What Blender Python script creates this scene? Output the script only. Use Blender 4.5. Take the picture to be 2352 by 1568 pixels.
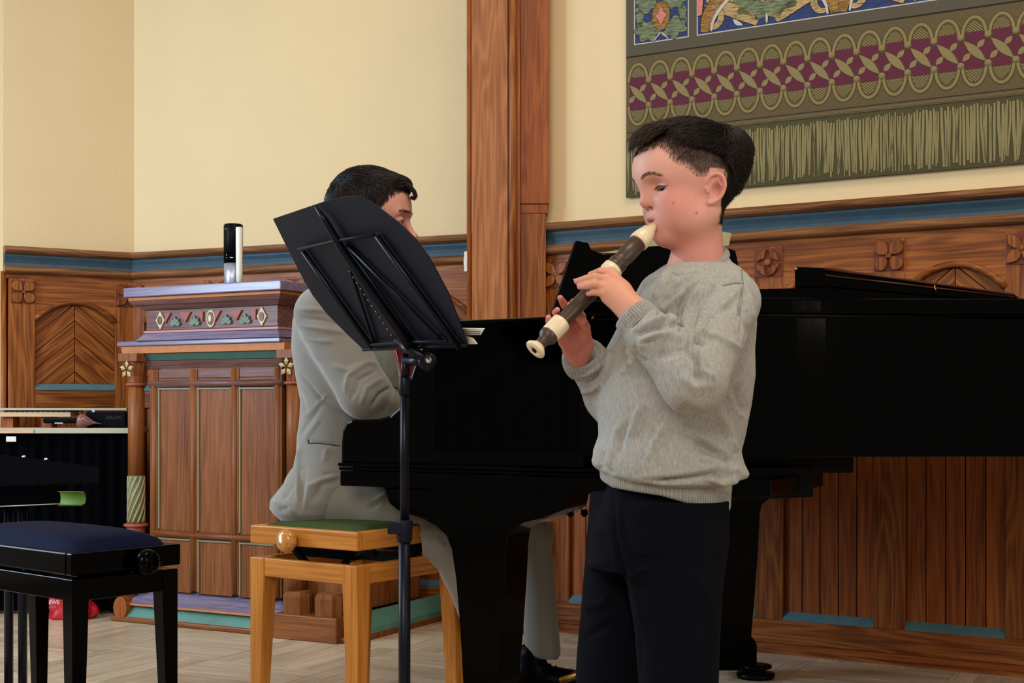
import bpy, math, random
import numpy as np
from mathutils import Vector, Matrix
from mathutils.bvhtree import BVHTree

for _o in list(bpy.data.objects): bpy.data.objects.remove(_o)
SC = bpy.context.scene
COL = SC.collection
F = 3100.0; CX = 1176.0; HY = 935.0; CH = 0.787

# ------------------------------------------------------------------ camera, light, exposure
_cd = bpy.data.cameras.new('camera'); _cam = bpy.data.objects.new('camera', _cd); COL.objects.link(_cam)
_cam.location = (0, 0, CH); _cam.rotation_euler = (math.radians(90), 0, 0)
_cd.sensor_width = 36.0; _cd.lens = F / 2352.0 * 36.0; _cd.shift_y = (HY - 784.0) / 2352.0
_cd.clip_start = 0.05
SC.camera = _cam
SC.view_settings.view_transform = 'Standard'
try: SC.view_settings.look = 'None'
except Exception: pass
SC.view_settings.gamma = 1.0
SC.view_settings.use_curve_mapping = False
SC.view_settings.exposure = -0.10
_w = bpy.data.worlds.new('hall_ambience'); SC.world = _w; _w.use_nodes = True
_bg = _w.node_tree.nodes['Background']; _bg.inputs[0].default_value = (1.0, 0.91, 0.80, 1); _bg.inputs[1].default_value = 0.40

def area(name, loc, target, sx, sy, power, col):
    l = bpy.data.lights.new(name, 'AREA'); l.shape = 'RECTANGLE'; l.size = sx; l.size_y = sy
    l.energy = power; l.color = col
    o = bpy.data.objects.new(name, l); COL.objects.link(o); o.location = loc
    d = Vector(target) - Vector(loc); o.rotation_euler = d.to_track_quat('-Z', 'Y').to_euler()
    return o
area('window_light', (-3.3, 3.4, 1.9), (0.0, 3.7, 0.9), 1.0, 1.9, 115, (0.58, 0.78, 1.0))
area('hall_window_light', (-1.6, -3.0, 3.5), (0.2, 4.0, 1.4), 2.4, 2.2, 185, (1.0, 0.95, 0.88))
area('right_fill_light', (3.6, -0.6, 2.0), (1.3, 4.2, 0.3), 1.4, 1.6, 48, (1.0, 0.90, 0.76))  # unseen fill, added to brighten the lower right wall and floor
area('ceiling_lamp_light', (0.9, 1.6, 4.6), (0.2, 3.9, 1.0), 1.6, 1.6, 85, (1.0, 0.86, 0.68))

# ------------------------------------------------------------------ helpers
def P(x, y, Y): return np.array([(x - CX) * Y / F, Y, CH - (y - HY) * Y / F])
def srgb(r, g, b):
    o = []
    for c in (r, g, b):
        c = c / 255.0
        o.append(c / 12.92 if c <= 0.04045 else ((c + 0.055) / 1.055) ** 2.4)
    return tuple(o) + (1.0,)
RNG = np.random.default_rng(7)
random.seed(5)

def project(V):
    V = np.asarray(V)
    return CX + F * V[:, 0] / V[:, 1], HY - F * (V[:, 2] - CH) / V[:, 1]

class MB:
    def __init__(s): s.v = []; s.f = []; s.g = []; s.sm = []; s.mi = []; s.n = 0
    def add(s, verts, faces, al=(0, 0, 1), smooth=False, mi=0):
        V = np.asarray(verts, float)
        a = np.asarray(al, float); a = a / np.linalg.norm(a)
        t = np.array([0, 1, 0]) if abs(a[1]) < 0.9 else np.array([1, 0, 0])
        b = np.cross(a, t); b /= np.linalg.norm(b); c = np.cross(a, b)
        off = RNG.random(3) * 7
        G = np.stack([V @ a, V @ b, V @ c], 1) + off
        s.v.append(V); s.g.append(G)
        for q in faces:
            s.f.append(tuple(i + s.n for i in q)); s.sm.append(smooth); s.mi.append(mi)
        s.n += len(V); return s
    def box(s, x0, x1, y0, y1, z0, z1, al=(0, 0, 1), mi=0):
        v = [(x, y, z) for z in (z0, z1) for x, y in ((x0, y0), (x1, y0), (x1, y1), (x0, y1))]
        return s.add(v, [(0, 3, 2, 1), (4, 5, 6, 7), (0, 1, 5, 4), (1, 2, 6, 5), (2, 3, 7, 6), (3, 0, 4, 7)], al, False, mi)
    def obox(s, c, ax, ay, az, hx, hy, hz, al=None, mi=0, taper=1.0):
        c = np.asarray(c, float); ax, ay, az = (np.asarray(k, float) / np.linalg.norm(k) for k in (ax, ay, az))
        v = []
        for k in (-1, 1):
            tt = taper if k < 0 else 1.0
            for i, j in ((-1, -1), (1, -1), (1, 1), (-1, 1)):
                v.append(c + ax * hx * i * tt + ay * hy * j * tt + az * hz * k)
        return s.add(v, [(0, 3, 2, 1), (4, 5, 6, 7), (0, 1, 5, 4), (1, 2, 6, 5), (2, 3, 7, 6), (3, 0, 4, 7)], az if al is None else al, False, mi)
    def prism(s, poly, h0, h1, fn, al=(0, 0, 1), mi=0, smooth=False):
        n = len(poly)
        v = [fn(a, b, h0) for a, b in poly] + [fn(a, b, h1) for a, b in poly]
        f = [tuple(range(n))[::-1], tuple(range(n, 2 * n))] + [(i, (i + 1) % n, n + (i + 1) % n, n + i) for i in range(n)]
        return s.add(v, f, al, smooth, mi)
    def tube(s, pts, rad, seg=8, al=None, mi=0, caps=True, smooth=True):
        pts = [np.asarray(p, float) for p in pts]
        if not hasattr(rad, '__len__'): rad = [rad] * len(pts)
        v = []; f = []; up = None
        for i, p in enumerate(pts):
            d = pts[min(i + 1, len(pts) - 1)] - pts[max(i - 1, 0)]; d = d / (np.linalg.norm(d) + 1e-9)
            if up is None: up = np.array([0, 0, 1.0]) if abs(d[2]) < 0.9 else np.array([1.0, 0, 0])
            a = np.cross(d, up); a /= (np.linalg.norm(a) + 1e-9); b = np.cross(a, d); up = b
            for k in range(seg):
                t = 2 * math.pi * k / seg; v.append(p + rad[i] * (a * math.cos(t) + b * math.sin(t)))
        for i in range(len(pts) - 1):
            for k in range(seg):
                k2 = (k + 1) % seg; f.append((i * seg + k, i * seg + k2, (i + 1) * seg + k2, (i + 1) * seg + k))
        if caps: f.append(tuple(range(seg))); f.append(tuple(range((len(pts) - 1) * seg, len(pts) * seg))[::-1])
        d = pts[-1] - pts[0]
        return s.add(v, f, d if al is None and np.linalg.norm(d) > 1e-6 else (al or (0, 0, 1)), smooth, mi)
    def lathe(s, prof, o, axis=(0, 0, 1), seg=24, mi=0, smooth=True):
        o = np.asarray(o, float); d = np.asarray(axis, float); d = d / np.linalg.norm(d)
        t = np.array([1.0, 0, 0]) if abs(d[0]) < 0.9 else np.array([0, 1.0, 0])
        a = np.cross(d, t); a /= np.linalg.norm(a); b = np.cross(d, a)
        v = []; f = []
        for r, h in prof:
            for k in range(seg):
                q = 2 * math.pi * k / seg; v.append(o + d * h + r * (a * math.cos(q) + b * math.sin(q)))
        for i in range(len(prof) - 1):
            for k in range(seg):
                k2 = (k + 1) % seg; f.append((i * seg + k, i * seg + k2, (i + 1) * seg + k2, (i + 1) * seg + k))
        f.append(tuple(range(seg))[::-1]); f.append(tuple(range((len(prof) - 1) * seg, len(prof) * seg)))
        return s.add(v, f, d, smooth, mi)
    def sweepx(s, prof, x0, x1, al=(1, 0, 0), mi=0, smooth=False):
        n = len(prof)
        v = [(x0, y, z) for y, z in prof] + [(x1, y, z) for y, z in prof]
        f = [tuple(range(n)), tuple(range(n, 2 * n))[::-1]] + [(i, n + i, n + (i + 1) % n, (i + 1) % n) for i in range(n)]
        return s.add(v, f, al, smooth, mi)
    def mesh(s, name, mats, off=None):
        V = np.concatenate(s.v); G = np.concatenate(s.g)
        if off is not None: V = V - np.asarray(off)
        me = bpy.data.meshes.new(name); me.from_pydata(V.tolist(), [], s.f)
        at = me.attributes.new('gr', 'FLOAT_VECTOR', 'POINT'); at.data.foreach_set('vector', G.astype(np.float32).ravel())
        me.polygons.foreach_set('use_smooth', s.sm); me.polygons.foreach_set('material_index', s.mi)
        for m in (mats if isinstance(mats, (list, tuple)) else [mats]): me.materials.append(m)
        import bmesh
        bm = bmesh.new(); bm.from_mesh(me); bmesh.ops.recalc_face_normals(bm, faces=bm.faces); bm.to_mesh(me); bm.free()
        me.update(); return me

def parts_each(name, mb, mats, parent, world=False, kind=None, group=1):
    # every piece of the builder becomes an object of its own
    n = 0; base = 0; F_ = list(zip(mb.f, mb.sm, mb.mi)); fi = 0; out = []
    for k in range(0, len(mb.v), group):
        sub = MB(); vs = mb.v[k:k + group]; cnt = sum(len(v) for v in vs)
        sub.v = vs; sub.g = mb.g[k:k + group]; sub.n = cnt
        while fi < len(F_) and max(F_[fi][0]) < base + cnt:
            sub.f.append(tuple(i - base for i in F_[fi][0])); sub.sm.append(F_[fi][1]); sub.mi.append(F_[fi][2]); fi += 1
        base += cnt; out.append(part(name, sub, mats, parent, world=world))
    return out

def link(name, me, parent=None, bevel=0.0, smooth_bevel=2):
    o = bpy.data.objects.new(name, me); COL.objects.link(o)
    if parent is not None: o.parent = parent
    if bevel > 0:
        m = o.modifiers.new('bevel', 'BEVEL'); m.width = bevel; m.segments = smooth_bevel; m.limit_method = 'ANGLE'; m.angle_limit = 0.6
    return o
def wparent(o):          # world location of an unrotated chain of parents
    t = np.zeros(3)
    while o is not None: t = t + np.array(o.location); o = o.parent
    return t
def part(name, mb, mats, parent, bevel=0.0, label=None, world=False):
    o = link(name, mb.mesh(name, mats, wparent(parent) if (world and parent is not None) else None), parent, bevel)
    if label: o['label'] = label
    return o
def tag(o, label, cat, group=None, kind=None):
    if label: o['label'] = label
    if cat: o['category'] = cat
    if group: o['group'] = group
    if kind: o['kind'] = kind
    return o
def empty(name, loc, rz=0.0):
    o = bpy.data.objects.new(name, None); COL.objects.link(o); o.location = loc; o.rotation_euler = (0, 0, rz)
    o.empty_display_size = 0.1; return o

# ------------------------------------------------------------------ materials
def newmat(name):
    m = bpy.data.materials.new(name); m.use_nodes = True; nt = m.node_tree
    return m, nt, nt.nodes['Principled BSDF']
def nd(nt, t, **kw):
    n = nt.nodes.new(t)
    for k, v in kw.items():
        if k.startswith('i_'): n.inputs[int(k[2:])].default_value = v
        else: setattr(n, k, v)
    return n
def ramp(nt, stops):
    r = nt.nodes.new('ShaderNodeValToRGB'); e = r.color_ramp.elements
    while len(e) < len(stops): e.new(0.5)
    for i, (p, c) in enumerate(stops): e[i].position = p; e[i].color = c
    return r
def plain(name, col, rough=0.5, spec=0.5, metal=0.0, coat=0.0, noise=0.0, nscale=40, bump=0.0, bscale=200, sheen=0.0):
    m, nt, b = newmat(name); L = nt.links
    b.inputs['Base Color'].default_value = col; b.inputs['Roughness'].default_value = rough
    b.inputs['Specular IOR Level'].default_value = spec; b.inputs['Metallic'].default_value = metal
    b.inputs['Coat Weight'].default_value = coat; b.inputs['Coat Roughness'].default_value = 0.08
    if sheen: b.inputs['Sheen Weight'].default_value = sheen
    tc = nd(nt, 'ShaderNodeTexCoord')
    if noise:
        n = nd(nt, 'ShaderNodeTexNoise'); n.inputs['Scale'].default_value = nscale; n.inputs['Detail'].default_value = 5
        L.new(tc.outputs['Object'], n.inputs['Vector'])
        r = ramp(nt, [(0.3, tuple(c * (1 - noise) for c in col[:3]) + (1,)), (0.7, tuple(min(1, c * (1 + noise)) for c in col[:3]) + (1,))])
        L.new(n.outputs['Fac'], r.inputs[0]); L.new(r.outputs[0], b.inputs['Base Color'])
    if bump:
        n2 = nd(nt, 'ShaderNodeTexNoise'); n2.inputs['Scale'].default_value = bscale; n2.inputs['Detail'].default_value = 3
        L.new(tc.outputs['Object'], n2.inputs['Vector'])
        bp = nd(nt, 'ShaderNodeBump'); bp.inputs['Strength'].default_value = bump; bp.inputs['Distance'].default_value = 0.003
        L.new(n2.outputs['Fac'], bp.inputs['Height']); L.new(bp.outputs[0], b.inputs['Normal'])
    return m
def wood(name, dark, mid, light, rough=0.42, freq=70, var=0.25, coat=0.0, contrast=1.0, spec=0.22):
    m, nt, b = newmat(name); L = nt.links
    at = nd(nt, 'ShaderNodeAttribute', attribute_name='gr')
    oi = nd(nt, 'ShaderNodeObjectInfo')
    addv = nd(nt, 'ShaderNodeVectorMath', operation='ADD'); sc0 = nd(nt, 'ShaderNodeVectorMath', operation='SCALE'); sc0.inputs[3].default_value = 11
    cmb = nd(nt, 'ShaderNodeCombineXYZ'); L.new(oi.outputs['Random'], cmb.inputs[0]); L.new(oi.outputs['Random'], cmb.inputs[1])
    L.new(cmb.outputs[0], sc0.inputs[0]); L.new(at.outputs['Vector'], addv.inputs[0]); L.new(sc0.outputs[0], addv.inputs[1])
    mp = nd(nt, 'ShaderNodeMapping'); mp.inputs['Scale'].default_value = (0.9, 9, 9); L.new(addv.outputs[0], mp.inputs['Vector'])
    n1 = nd(nt, 'ShaderNodeTexNoise'); n1.inputs['Scale'].default_value = 1.0; n1.inputs['Detail'].default_value = 2; L.new(mp.outputs[0], n1.inputs['Vector'])
    mul = nd(nt, 'ShaderNodeMath', operation='MULTIPLY'); mul.inputs[1].default_value = freq * 1.1; L.new(n1.outputs['Fac'], mul.inputs[0])
    sn = nd(nt, 'ShaderNodeMath', operation='SINE'); L.new(mul.outputs[0], sn.inputs[0])
    mr = nd(nt, 'ShaderNodeMapRange'); mr.inputs[1].default_value = -1; mr.inputs[2].default_value = 1; L.new(sn.outputs[0], mr.inputs[0])
    pw = nd(nt, 'ShaderNodeMath', operation='POWER'); pw.inputs[1].default_value = 1.8; L.new(mr.outputs[0], pw.inputs[0])
    mp2 = nd(nt, 'ShaderNodeMapping'); mp2.inputs['Scale'].default_value = (5, 150, 150); L.new(addv.outputs[0], mp2.inputs['Vector'])
    n2 = nd(nt, 'ShaderNodeTexNoise'); n2.inputs['Scale'].default_value = 1.0; n2.inputs['Detail'].default_value = 3; L.new(mp2.outputs[0], n2.inputs['Vector'])
    mp3 = nd(nt, 'ShaderNodeMapping'); mp3.inputs['Scale'].default_value = (1.5, 12, 12); L.new(addv.outputs[0], mp3.inputs['Vector'])
    n3 = nd(nt, 'ShaderNodeTexNoise'); n3.inputs['Scale'].default_value = 1.0; n3.inputs['Detail'].default_value = 4; L.new(mp3.outputs[0], n3.inputs['Vector'])
    s1 = nd(nt, 'ShaderNodeMath', operation='MULTIPLY_ADD'); s1.inputs[1].default_value = 0.17 * contrast; s1.inputs[2].default_value = 0.02 - 0.07 * contrast; L.new(pw.outputs[0], s1.inputs[0])
    s2 = nd(nt, 'ShaderNodeMath', operation='MULTIPLY_ADD'); s2.inputs[1].default_value = 0.55; L.new(n2.outputs['Fac'], s2.inputs[0]); L.new(s1.outputs[0], s2.inputs[2])
    s3 = nd(nt, 'ShaderNodeMath', operation='MULTIPLY_ADD'); s3.inputs[1].default_value = 0.36; L.new(n3.outputs['Fac'], s3.inputs[0]); L.new(s2.outputs[0], s3.inputs[2])
    r = ramp(nt, [(0.28, dark), (0.5, mid), (0.74, light)]); L.new(s3.outputs[0], r.inputs[0])
    hs = nd(nt, 'ShaderNodeHueSaturation'); mv = nd(nt, 'ShaderNodeMapRange'); mv.inputs[3].default_value = 1 - var; mv.inputs[4].default_value = 1 + var
    L.new(oi.outputs['Random'], mv.inputs[0]); L.new(mv.outputs[0], hs.inputs['Value']); L.new(r.outputs[0], hs.inputs['Color'])
    L.new(hs.outputs[0], b.inputs['Base Color'])
    b.inputs['Roughness'].default_value = rough; b.inputs['Specular IOR Level'].default_value = spec
    b.inputs['Coat Weight'].default_value = coat; b.inputs['Coat Roughness'].default_value = 0.15
    bp = nd(nt, 'ShaderNodeBump'); bp.inputs['Strength'].default_value = 0.25; bp.inputs['Distance'].default_value = 0.001
    L.new(n2.outputs['Fac'], bp.inputs['Height']); L.new(bp.outputs[0], b.inputs['Normal'])
    return m
def vcol(name, rough=0.6, spec=0.3, sss=0.0, bump=0.0, bscale=600, heather=0.0, sheen=0.0, coat=0.0):
    m, nt, b = newmat(name); L = nt.links
    at = nd(nt, 'ShaderNodeVertexColor', layer_name='Col'); src = at.outputs['Color']
    tc = nd(nt, 'ShaderNodeTexCoord')
    if heather:
        n = nd(nt, 'ShaderNodeTexNoise'); n.inputs['Scale'].default_value = 260; n.inputs['Detail'].default_value = 4; n.inputs['Roughness'].default_value = 0.7
        mpp = nd(nt, 'ShaderNodeMapping'); mpp.inputs['Scale'].default_value = (1, 1, 0.35); L.new(tc.outputs['Object'], mpp.inputs[0]); L.new(mpp.outputs[0], n.inputs['Vector'])
        r = ramp(nt, [(0.3, (1 - heather,) * 3 + (1,)), (0.7, (1 + heather,) * 3 + (1,))]); L.new(n.outputs['Fac'], r.inputs[0])
        mx = nd(nt, 'ShaderNodeMix', data_type='RGBA', blend_type='MULTIPLY'); mx.inputs[0].default_value = 1
        L.new(src, mx.inputs[6]); L.new(r.outputs[0], mx.inputs[7]); src = mx.outputs[2]
    L.new(src, b.inputs['Base Color'])
    b.inputs['Roughness'].default_value = rough; b.inputs['Specular IOR Level'].default_value = spec
    b.inputs['Coat Weight'].default_value = coat
    if sheen: b.inputs['Sheen Weight'].default_value = sheen
    if sss:
        b.inputs['Subsurface Weight'].default_value = sss; b.inputs['Subsurface Radius'].default_value = (0.012, 0.005, 0.003); b.inputs['Subsurface Scale'].default_value = 0.5
    if bump:
        n2 = nd(nt, 'ShaderNodeTexNoise'); n2.inputs['Scale'].default_value = bscale; n2.inputs['Detail'].default_value = 3
        L.new(tc.outputs['Object'], n2.inputs['Vector'])
        bp = nd(nt, 'ShaderNodeBump'); bp.inputs['Strength'].default_value = bump; bp.inputs['Distance'].default_value = 0.001
        L.new(n2.outputs['Fac'], bp.inputs['Height']); L.new(bp.outputs[0], b.inputs['Normal'])
    return m

M = {}
M['plaster'] = plain('cream_plaster', srgb(214, 190, 147), 0.85, 0.2, noise=0.02, nscale=3, bump=0.35, bscale=120)
M['pine'] = wood('stained_pine', srgb(86, 41, 13), srgb(134, 74, 29), srgb(160, 98, 44), var=0.10)
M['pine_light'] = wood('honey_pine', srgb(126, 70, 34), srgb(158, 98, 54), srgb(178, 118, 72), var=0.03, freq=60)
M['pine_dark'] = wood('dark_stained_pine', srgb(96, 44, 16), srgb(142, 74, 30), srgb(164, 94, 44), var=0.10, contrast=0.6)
M['oak'] = wood('lectern_oak', srgb(88, 46, 20), srgb(124, 72, 36), srgb(146, 92, 50), var=0.06, contrast=0.5)
M['mauve'] = wood('aged_mauve_oak', srgb(78, 50, 46), srgb(112, 78, 72), srgb(136, 102, 98), var=0.05, contrast=0.4, rough=0.35)
M['rail'] = wood('rail_wood', srgb(86, 54, 30), srgb(122, 80, 48), srgb(146, 102, 66), rough=0.35, var=0.05)
M['blue'] = plain('blue_paint', srgb(46, 70, 84), 0.45, 0.4, noise=0.12, nscale=25)
M['sill'] = plain('pale_blue_paint', srgb(74, 106, 112), 0.5, 0.4, noise=0.08, nscale=25)
M['teal'] = plain('teal_paint', srgb(84, 128, 116), 0.35, 0.5, noise=0.15, nscale=12)
M['green_paint'] = plain('dark_green_paint', srgb(44, 76, 62), 0.5, 0.4, noise=0.1, nscale=20)
M['red_paint'] = plain('brick_red_paint', srgb(150, 72, 54), 0.5, 0.4, noise=0.12, nscale=60)
M['coral'] = plain('coral_red_paint', srgb(190, 78, 52), 0.5, 0.4, noise=0.1, nscale=60)
M['cream'] = plain('cream_paint', srgb(196, 180, 140), 0.5, 0.4)
M['leafgreen'] = plain('sage_green_paint', srgb(100, 118, 98), 0.5, 0.4)
M['stripe'] = plain('ochre_stripe', srgb(168, 146, 98), 0.5, 0.3)
M['groove'] = plain('groove_shadow_brown', srgb(44, 18, 8), 0.9, 0.1)
M['sage'] = plain('dull_sage_paint', srgb(122, 118, 90), 0.5, 0.4)
M['orange_paint'] = plain('ochre_orange_paint', srgb(184, 116, 70), 0.5, 0.4, noise=0.08)
M['rose_line'] = plain('rose_line_paint', srgb(176, 120, 116), 0.4, 0.4)
M['carved_red'] = plain('carved_ground_red', srgb(104, 44, 30), 0.6, 0.3)
M['black'] = plain('black_lacquer', srgb(1, 1, 1), 0.10, 0.07)
M['black_soft'] = plain('black_satin', srgb(3, 3, 5), 0.4, 0.08)
M['black_cloth'] = plain('black_cloth', srgb(3, 3, 6), 0.95, 0.04)
M['stand'] = plain('navy_black_enamel', srgb(15, 19, 33), 0.5, 0.14, noise=0.08, nscale=90, bump=0.15, bscale=500)
M['stand_dark'] = plain('black_enamel_tube', srgb(7, 9, 22), 0.35, 0.2)
M['stand_black'] = plain('shaded_black_enamel', srgb(4, 5, 12), 0.6, 0.05)
M['chrome'] = plain('chrome', srgb(220, 220, 225), 0.15, 0.5, metal=1.0)
M['steel'] = plain('brushed_steel', srgb(178, 184, 196), 0.38, 0.5, metal=0.7)
M['brass'] = plain('brass', srgb(170, 130, 60), 0.3, 0.5, metal=1.0)
M['beech'] = wood('beech_wood', srgb(150, 88, 30), srgb(186, 118, 48), srgb(206, 140, 68), var=0.03, freq=40, contrast=0.3, rough=0.35)
M['green_cloth'] = plain('green_velvet', srgb(58, 70, 36), 0.95, 0.1, noise=0.1, nscale=80)
M['blue_cloth'] = plain('navy_velvet', srgb(5, 13, 40), 0.8, 0.08, noise=0.1, nscale=80)
M['paper'] = plain('paper', srgb(222, 218, 206), 0.7, 0.3)
M['paper_old'] = plain('aged_paper', srgb(170, 160, 128), 0.7, 0.3)
M['ink'] = plain('black_ink', srgb(40, 38, 40), 0.7, 0.2)
M['cream_plastic'] = plain('ivory_plastic', srgb(226, 206, 172), 0.28, 0.5)
M['brown_plastic'] = plain('dark_brown_plastic', srgb(66, 50, 40), 0.38, 0.4, noise=0.06)
M['hole'] = plain('hole_dark', srgb(14, 10, 8), 0.8, 0.1)
M['white'] = plain('white_print', srgb(214, 206, 204), 0.6, 0.3)
M['red_bag'] = plain('red_plastic', srgb(178, 22, 34), 0.35, 0.5, noise=0.1, nscale=30)
M['green_plastic'] = plain('lime_green_plastic', srgb(92, 124, 40), 0.6, 0.3)
M['pale_wood'] = wood('pale_wood', srgb(176, 140, 104), srgb(204, 170, 132), srgb(220, 190, 152), var=0.03, contrast=0.3)
M['laminate'] = plain('pale_grey_laminate', srgb(172, 166, 142), 0.5, 0.4)
M["lav"] = wood("glare_lavender_oak", srgb(86,74,90), srgb(120,108,132), srgb(142,130,158), var=0.0, contrast=0.4, rough=0.25, spec=0.6)  # cool window glare on the oak ledges and slopes, put into the colour
# ------------------------------------------------------------------ the room
def s_at(s0, b, x): return s0 + b * (x - CX)
def pt_on(x, s): return np.array([(x - CX) / s, F / s, 0.0])
A_left = pt_on(7, 573.4); C1 = pt_on(308, 547.0)
B_back = pt_on(1240, 626.5)
R0 = pt_on(1240, 648.3); R1 = pt_on(2700, 825.0)

def wall_root(name, A, B):
    d = B - A; ln = float(np.linalg.norm(d)); ang = math.atan2(d[1], d[0])
    r = empty(name, A.tolist(), ang); tag(r, None, None, kind='structure')
    return r, ln
def clip_poly(poly, x0, x1, z0, z1):
    for ax, lim, sg in ((0, x0, 1), (0, x1, -1), (1, z0, 1), (1, z1, -1)):
        out = []
        for i in range(len(poly)):
            a = poly[i]; b = poly[(i + 1) % len(poly)]
            da = (a[ax] - lim) * sg; db = (b[ax] - lim) * sg
            if da >= 0: out.append(a)
            if (da >= 0) != (db >= 0):
                t = da / (da - db); out.append((a[0] + t * (b[0] - a[0]), a[1] + t * (b[1] - a[1])))
        poly = out
        if len(poly) < 3: return []
    return poly

def petal(mb, cx, cz, ang, ln, wd, y0, y1, notch=False):
    pts = []
    n = 14
    for i in range(n):
        t = 2 * math.pi * i / n
        a = ln * 0.5 * (1 + math.cos(t)); b = wd * math.sin(t) * (0.55 + 0.45 * math.sin(min(1, a / ln) * math.pi * 0.5) if notch else math.sin(math.pi * min(1, max(0, a / ln))) ** 0.3 if 0 else 1)
        if not notch: b *= (0.45 + 0.55 * math.sin(math.pi * a / ln)) if 0.02 < a / ln < 0.98 else 0.2
        pts.append((cx + a * math.cos(ang) - b * math.sin(ang), cz + a * math.sin(ang) + b * math.cos(ang)))
    mb.prism(pts, y0, y1, lambda a, b, h: (a, h, b))

ROSE_MESH = {}
def rosette(kind, x, z, parent):
    # a carved square: sunk red-brown ground with petals standing proud
    if kind not in ROSE_MESH:
        g = MB(); h = 0.045
        g.box(-h, h, -0.004, 0.0, -h, h)
        gm = g.mesh('rosette_ground', M['carved_red'])
        p = MB()
        if kind == 0:      # circle with a four-pointed star cut in it
            for q in range(4):
                a0 = q * math.pi / 2
                pts = []
                for i in range(9): t = a0 + 0.06 + (math.pi / 2 - 0.12) * i / 8; pts.append((0.037 * math.cos(t), 0.043 * math.sin(t)))
                c = a0 + math.pi / 4
                for i in range(5):
                    t = a0 + math.pi / 2 - 0.25 - (math.pi / 2 - 0.5) * i / 4; r = 0.017 + 0.008 * (abs(i - 2) / 2) ** 1.5 * 1.6
                    pts.append((r * math.cos(t), r * math.sin(t)))
                p.prism(pts, -0.013, -0.003, lambda a, b, h: (a, h, b))
            p.lathe([(0.012, 0), (0.012, 0.009), (0.009, 0.011)], (0, -0.003, 0), (0, -1, 0), 14, smooth=False)
        elif kind == 1:    # quatrefoil of four round petals
            for q in range(4): petal(p, 0.008 * math.cos(math.pi / 4 + q * math.pi / 2), 0.008 * math.sin(math.pi / 4 + q * math.pi / 2), math.pi / 4 + q * math.pi / 2, 0.046, 0.0235, -0.014, -0.003, True)
            p.box(-0.0075, 0.0075, -0.017, -0.003, -0.0075, 0.0075)
        else:              # four pointed leaves
            for q in range(4): petal(p, 0, 0, math.pi / 4 + q * math.pi / 2, 0.058, 0.017, -0.014, -0.003)
            p.lathe([(0.009, 0), (0.009, 0.012), (0.006, 0.015)], (0, -0.003, 0), (0, -1, 0), 12, smooth=False)
        pm = p.mesh('rosette_petals', M['pine'])
        ROSE_MESH[kind] = (gm, pm)
    gm, pm = ROSE_MESH[kind]
    o = link('rosette', gm, parent); o.location = (x, -0.024, z)
    c = link('rosette_petals', pm, o, 0.0015, 1)
    return o

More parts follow.
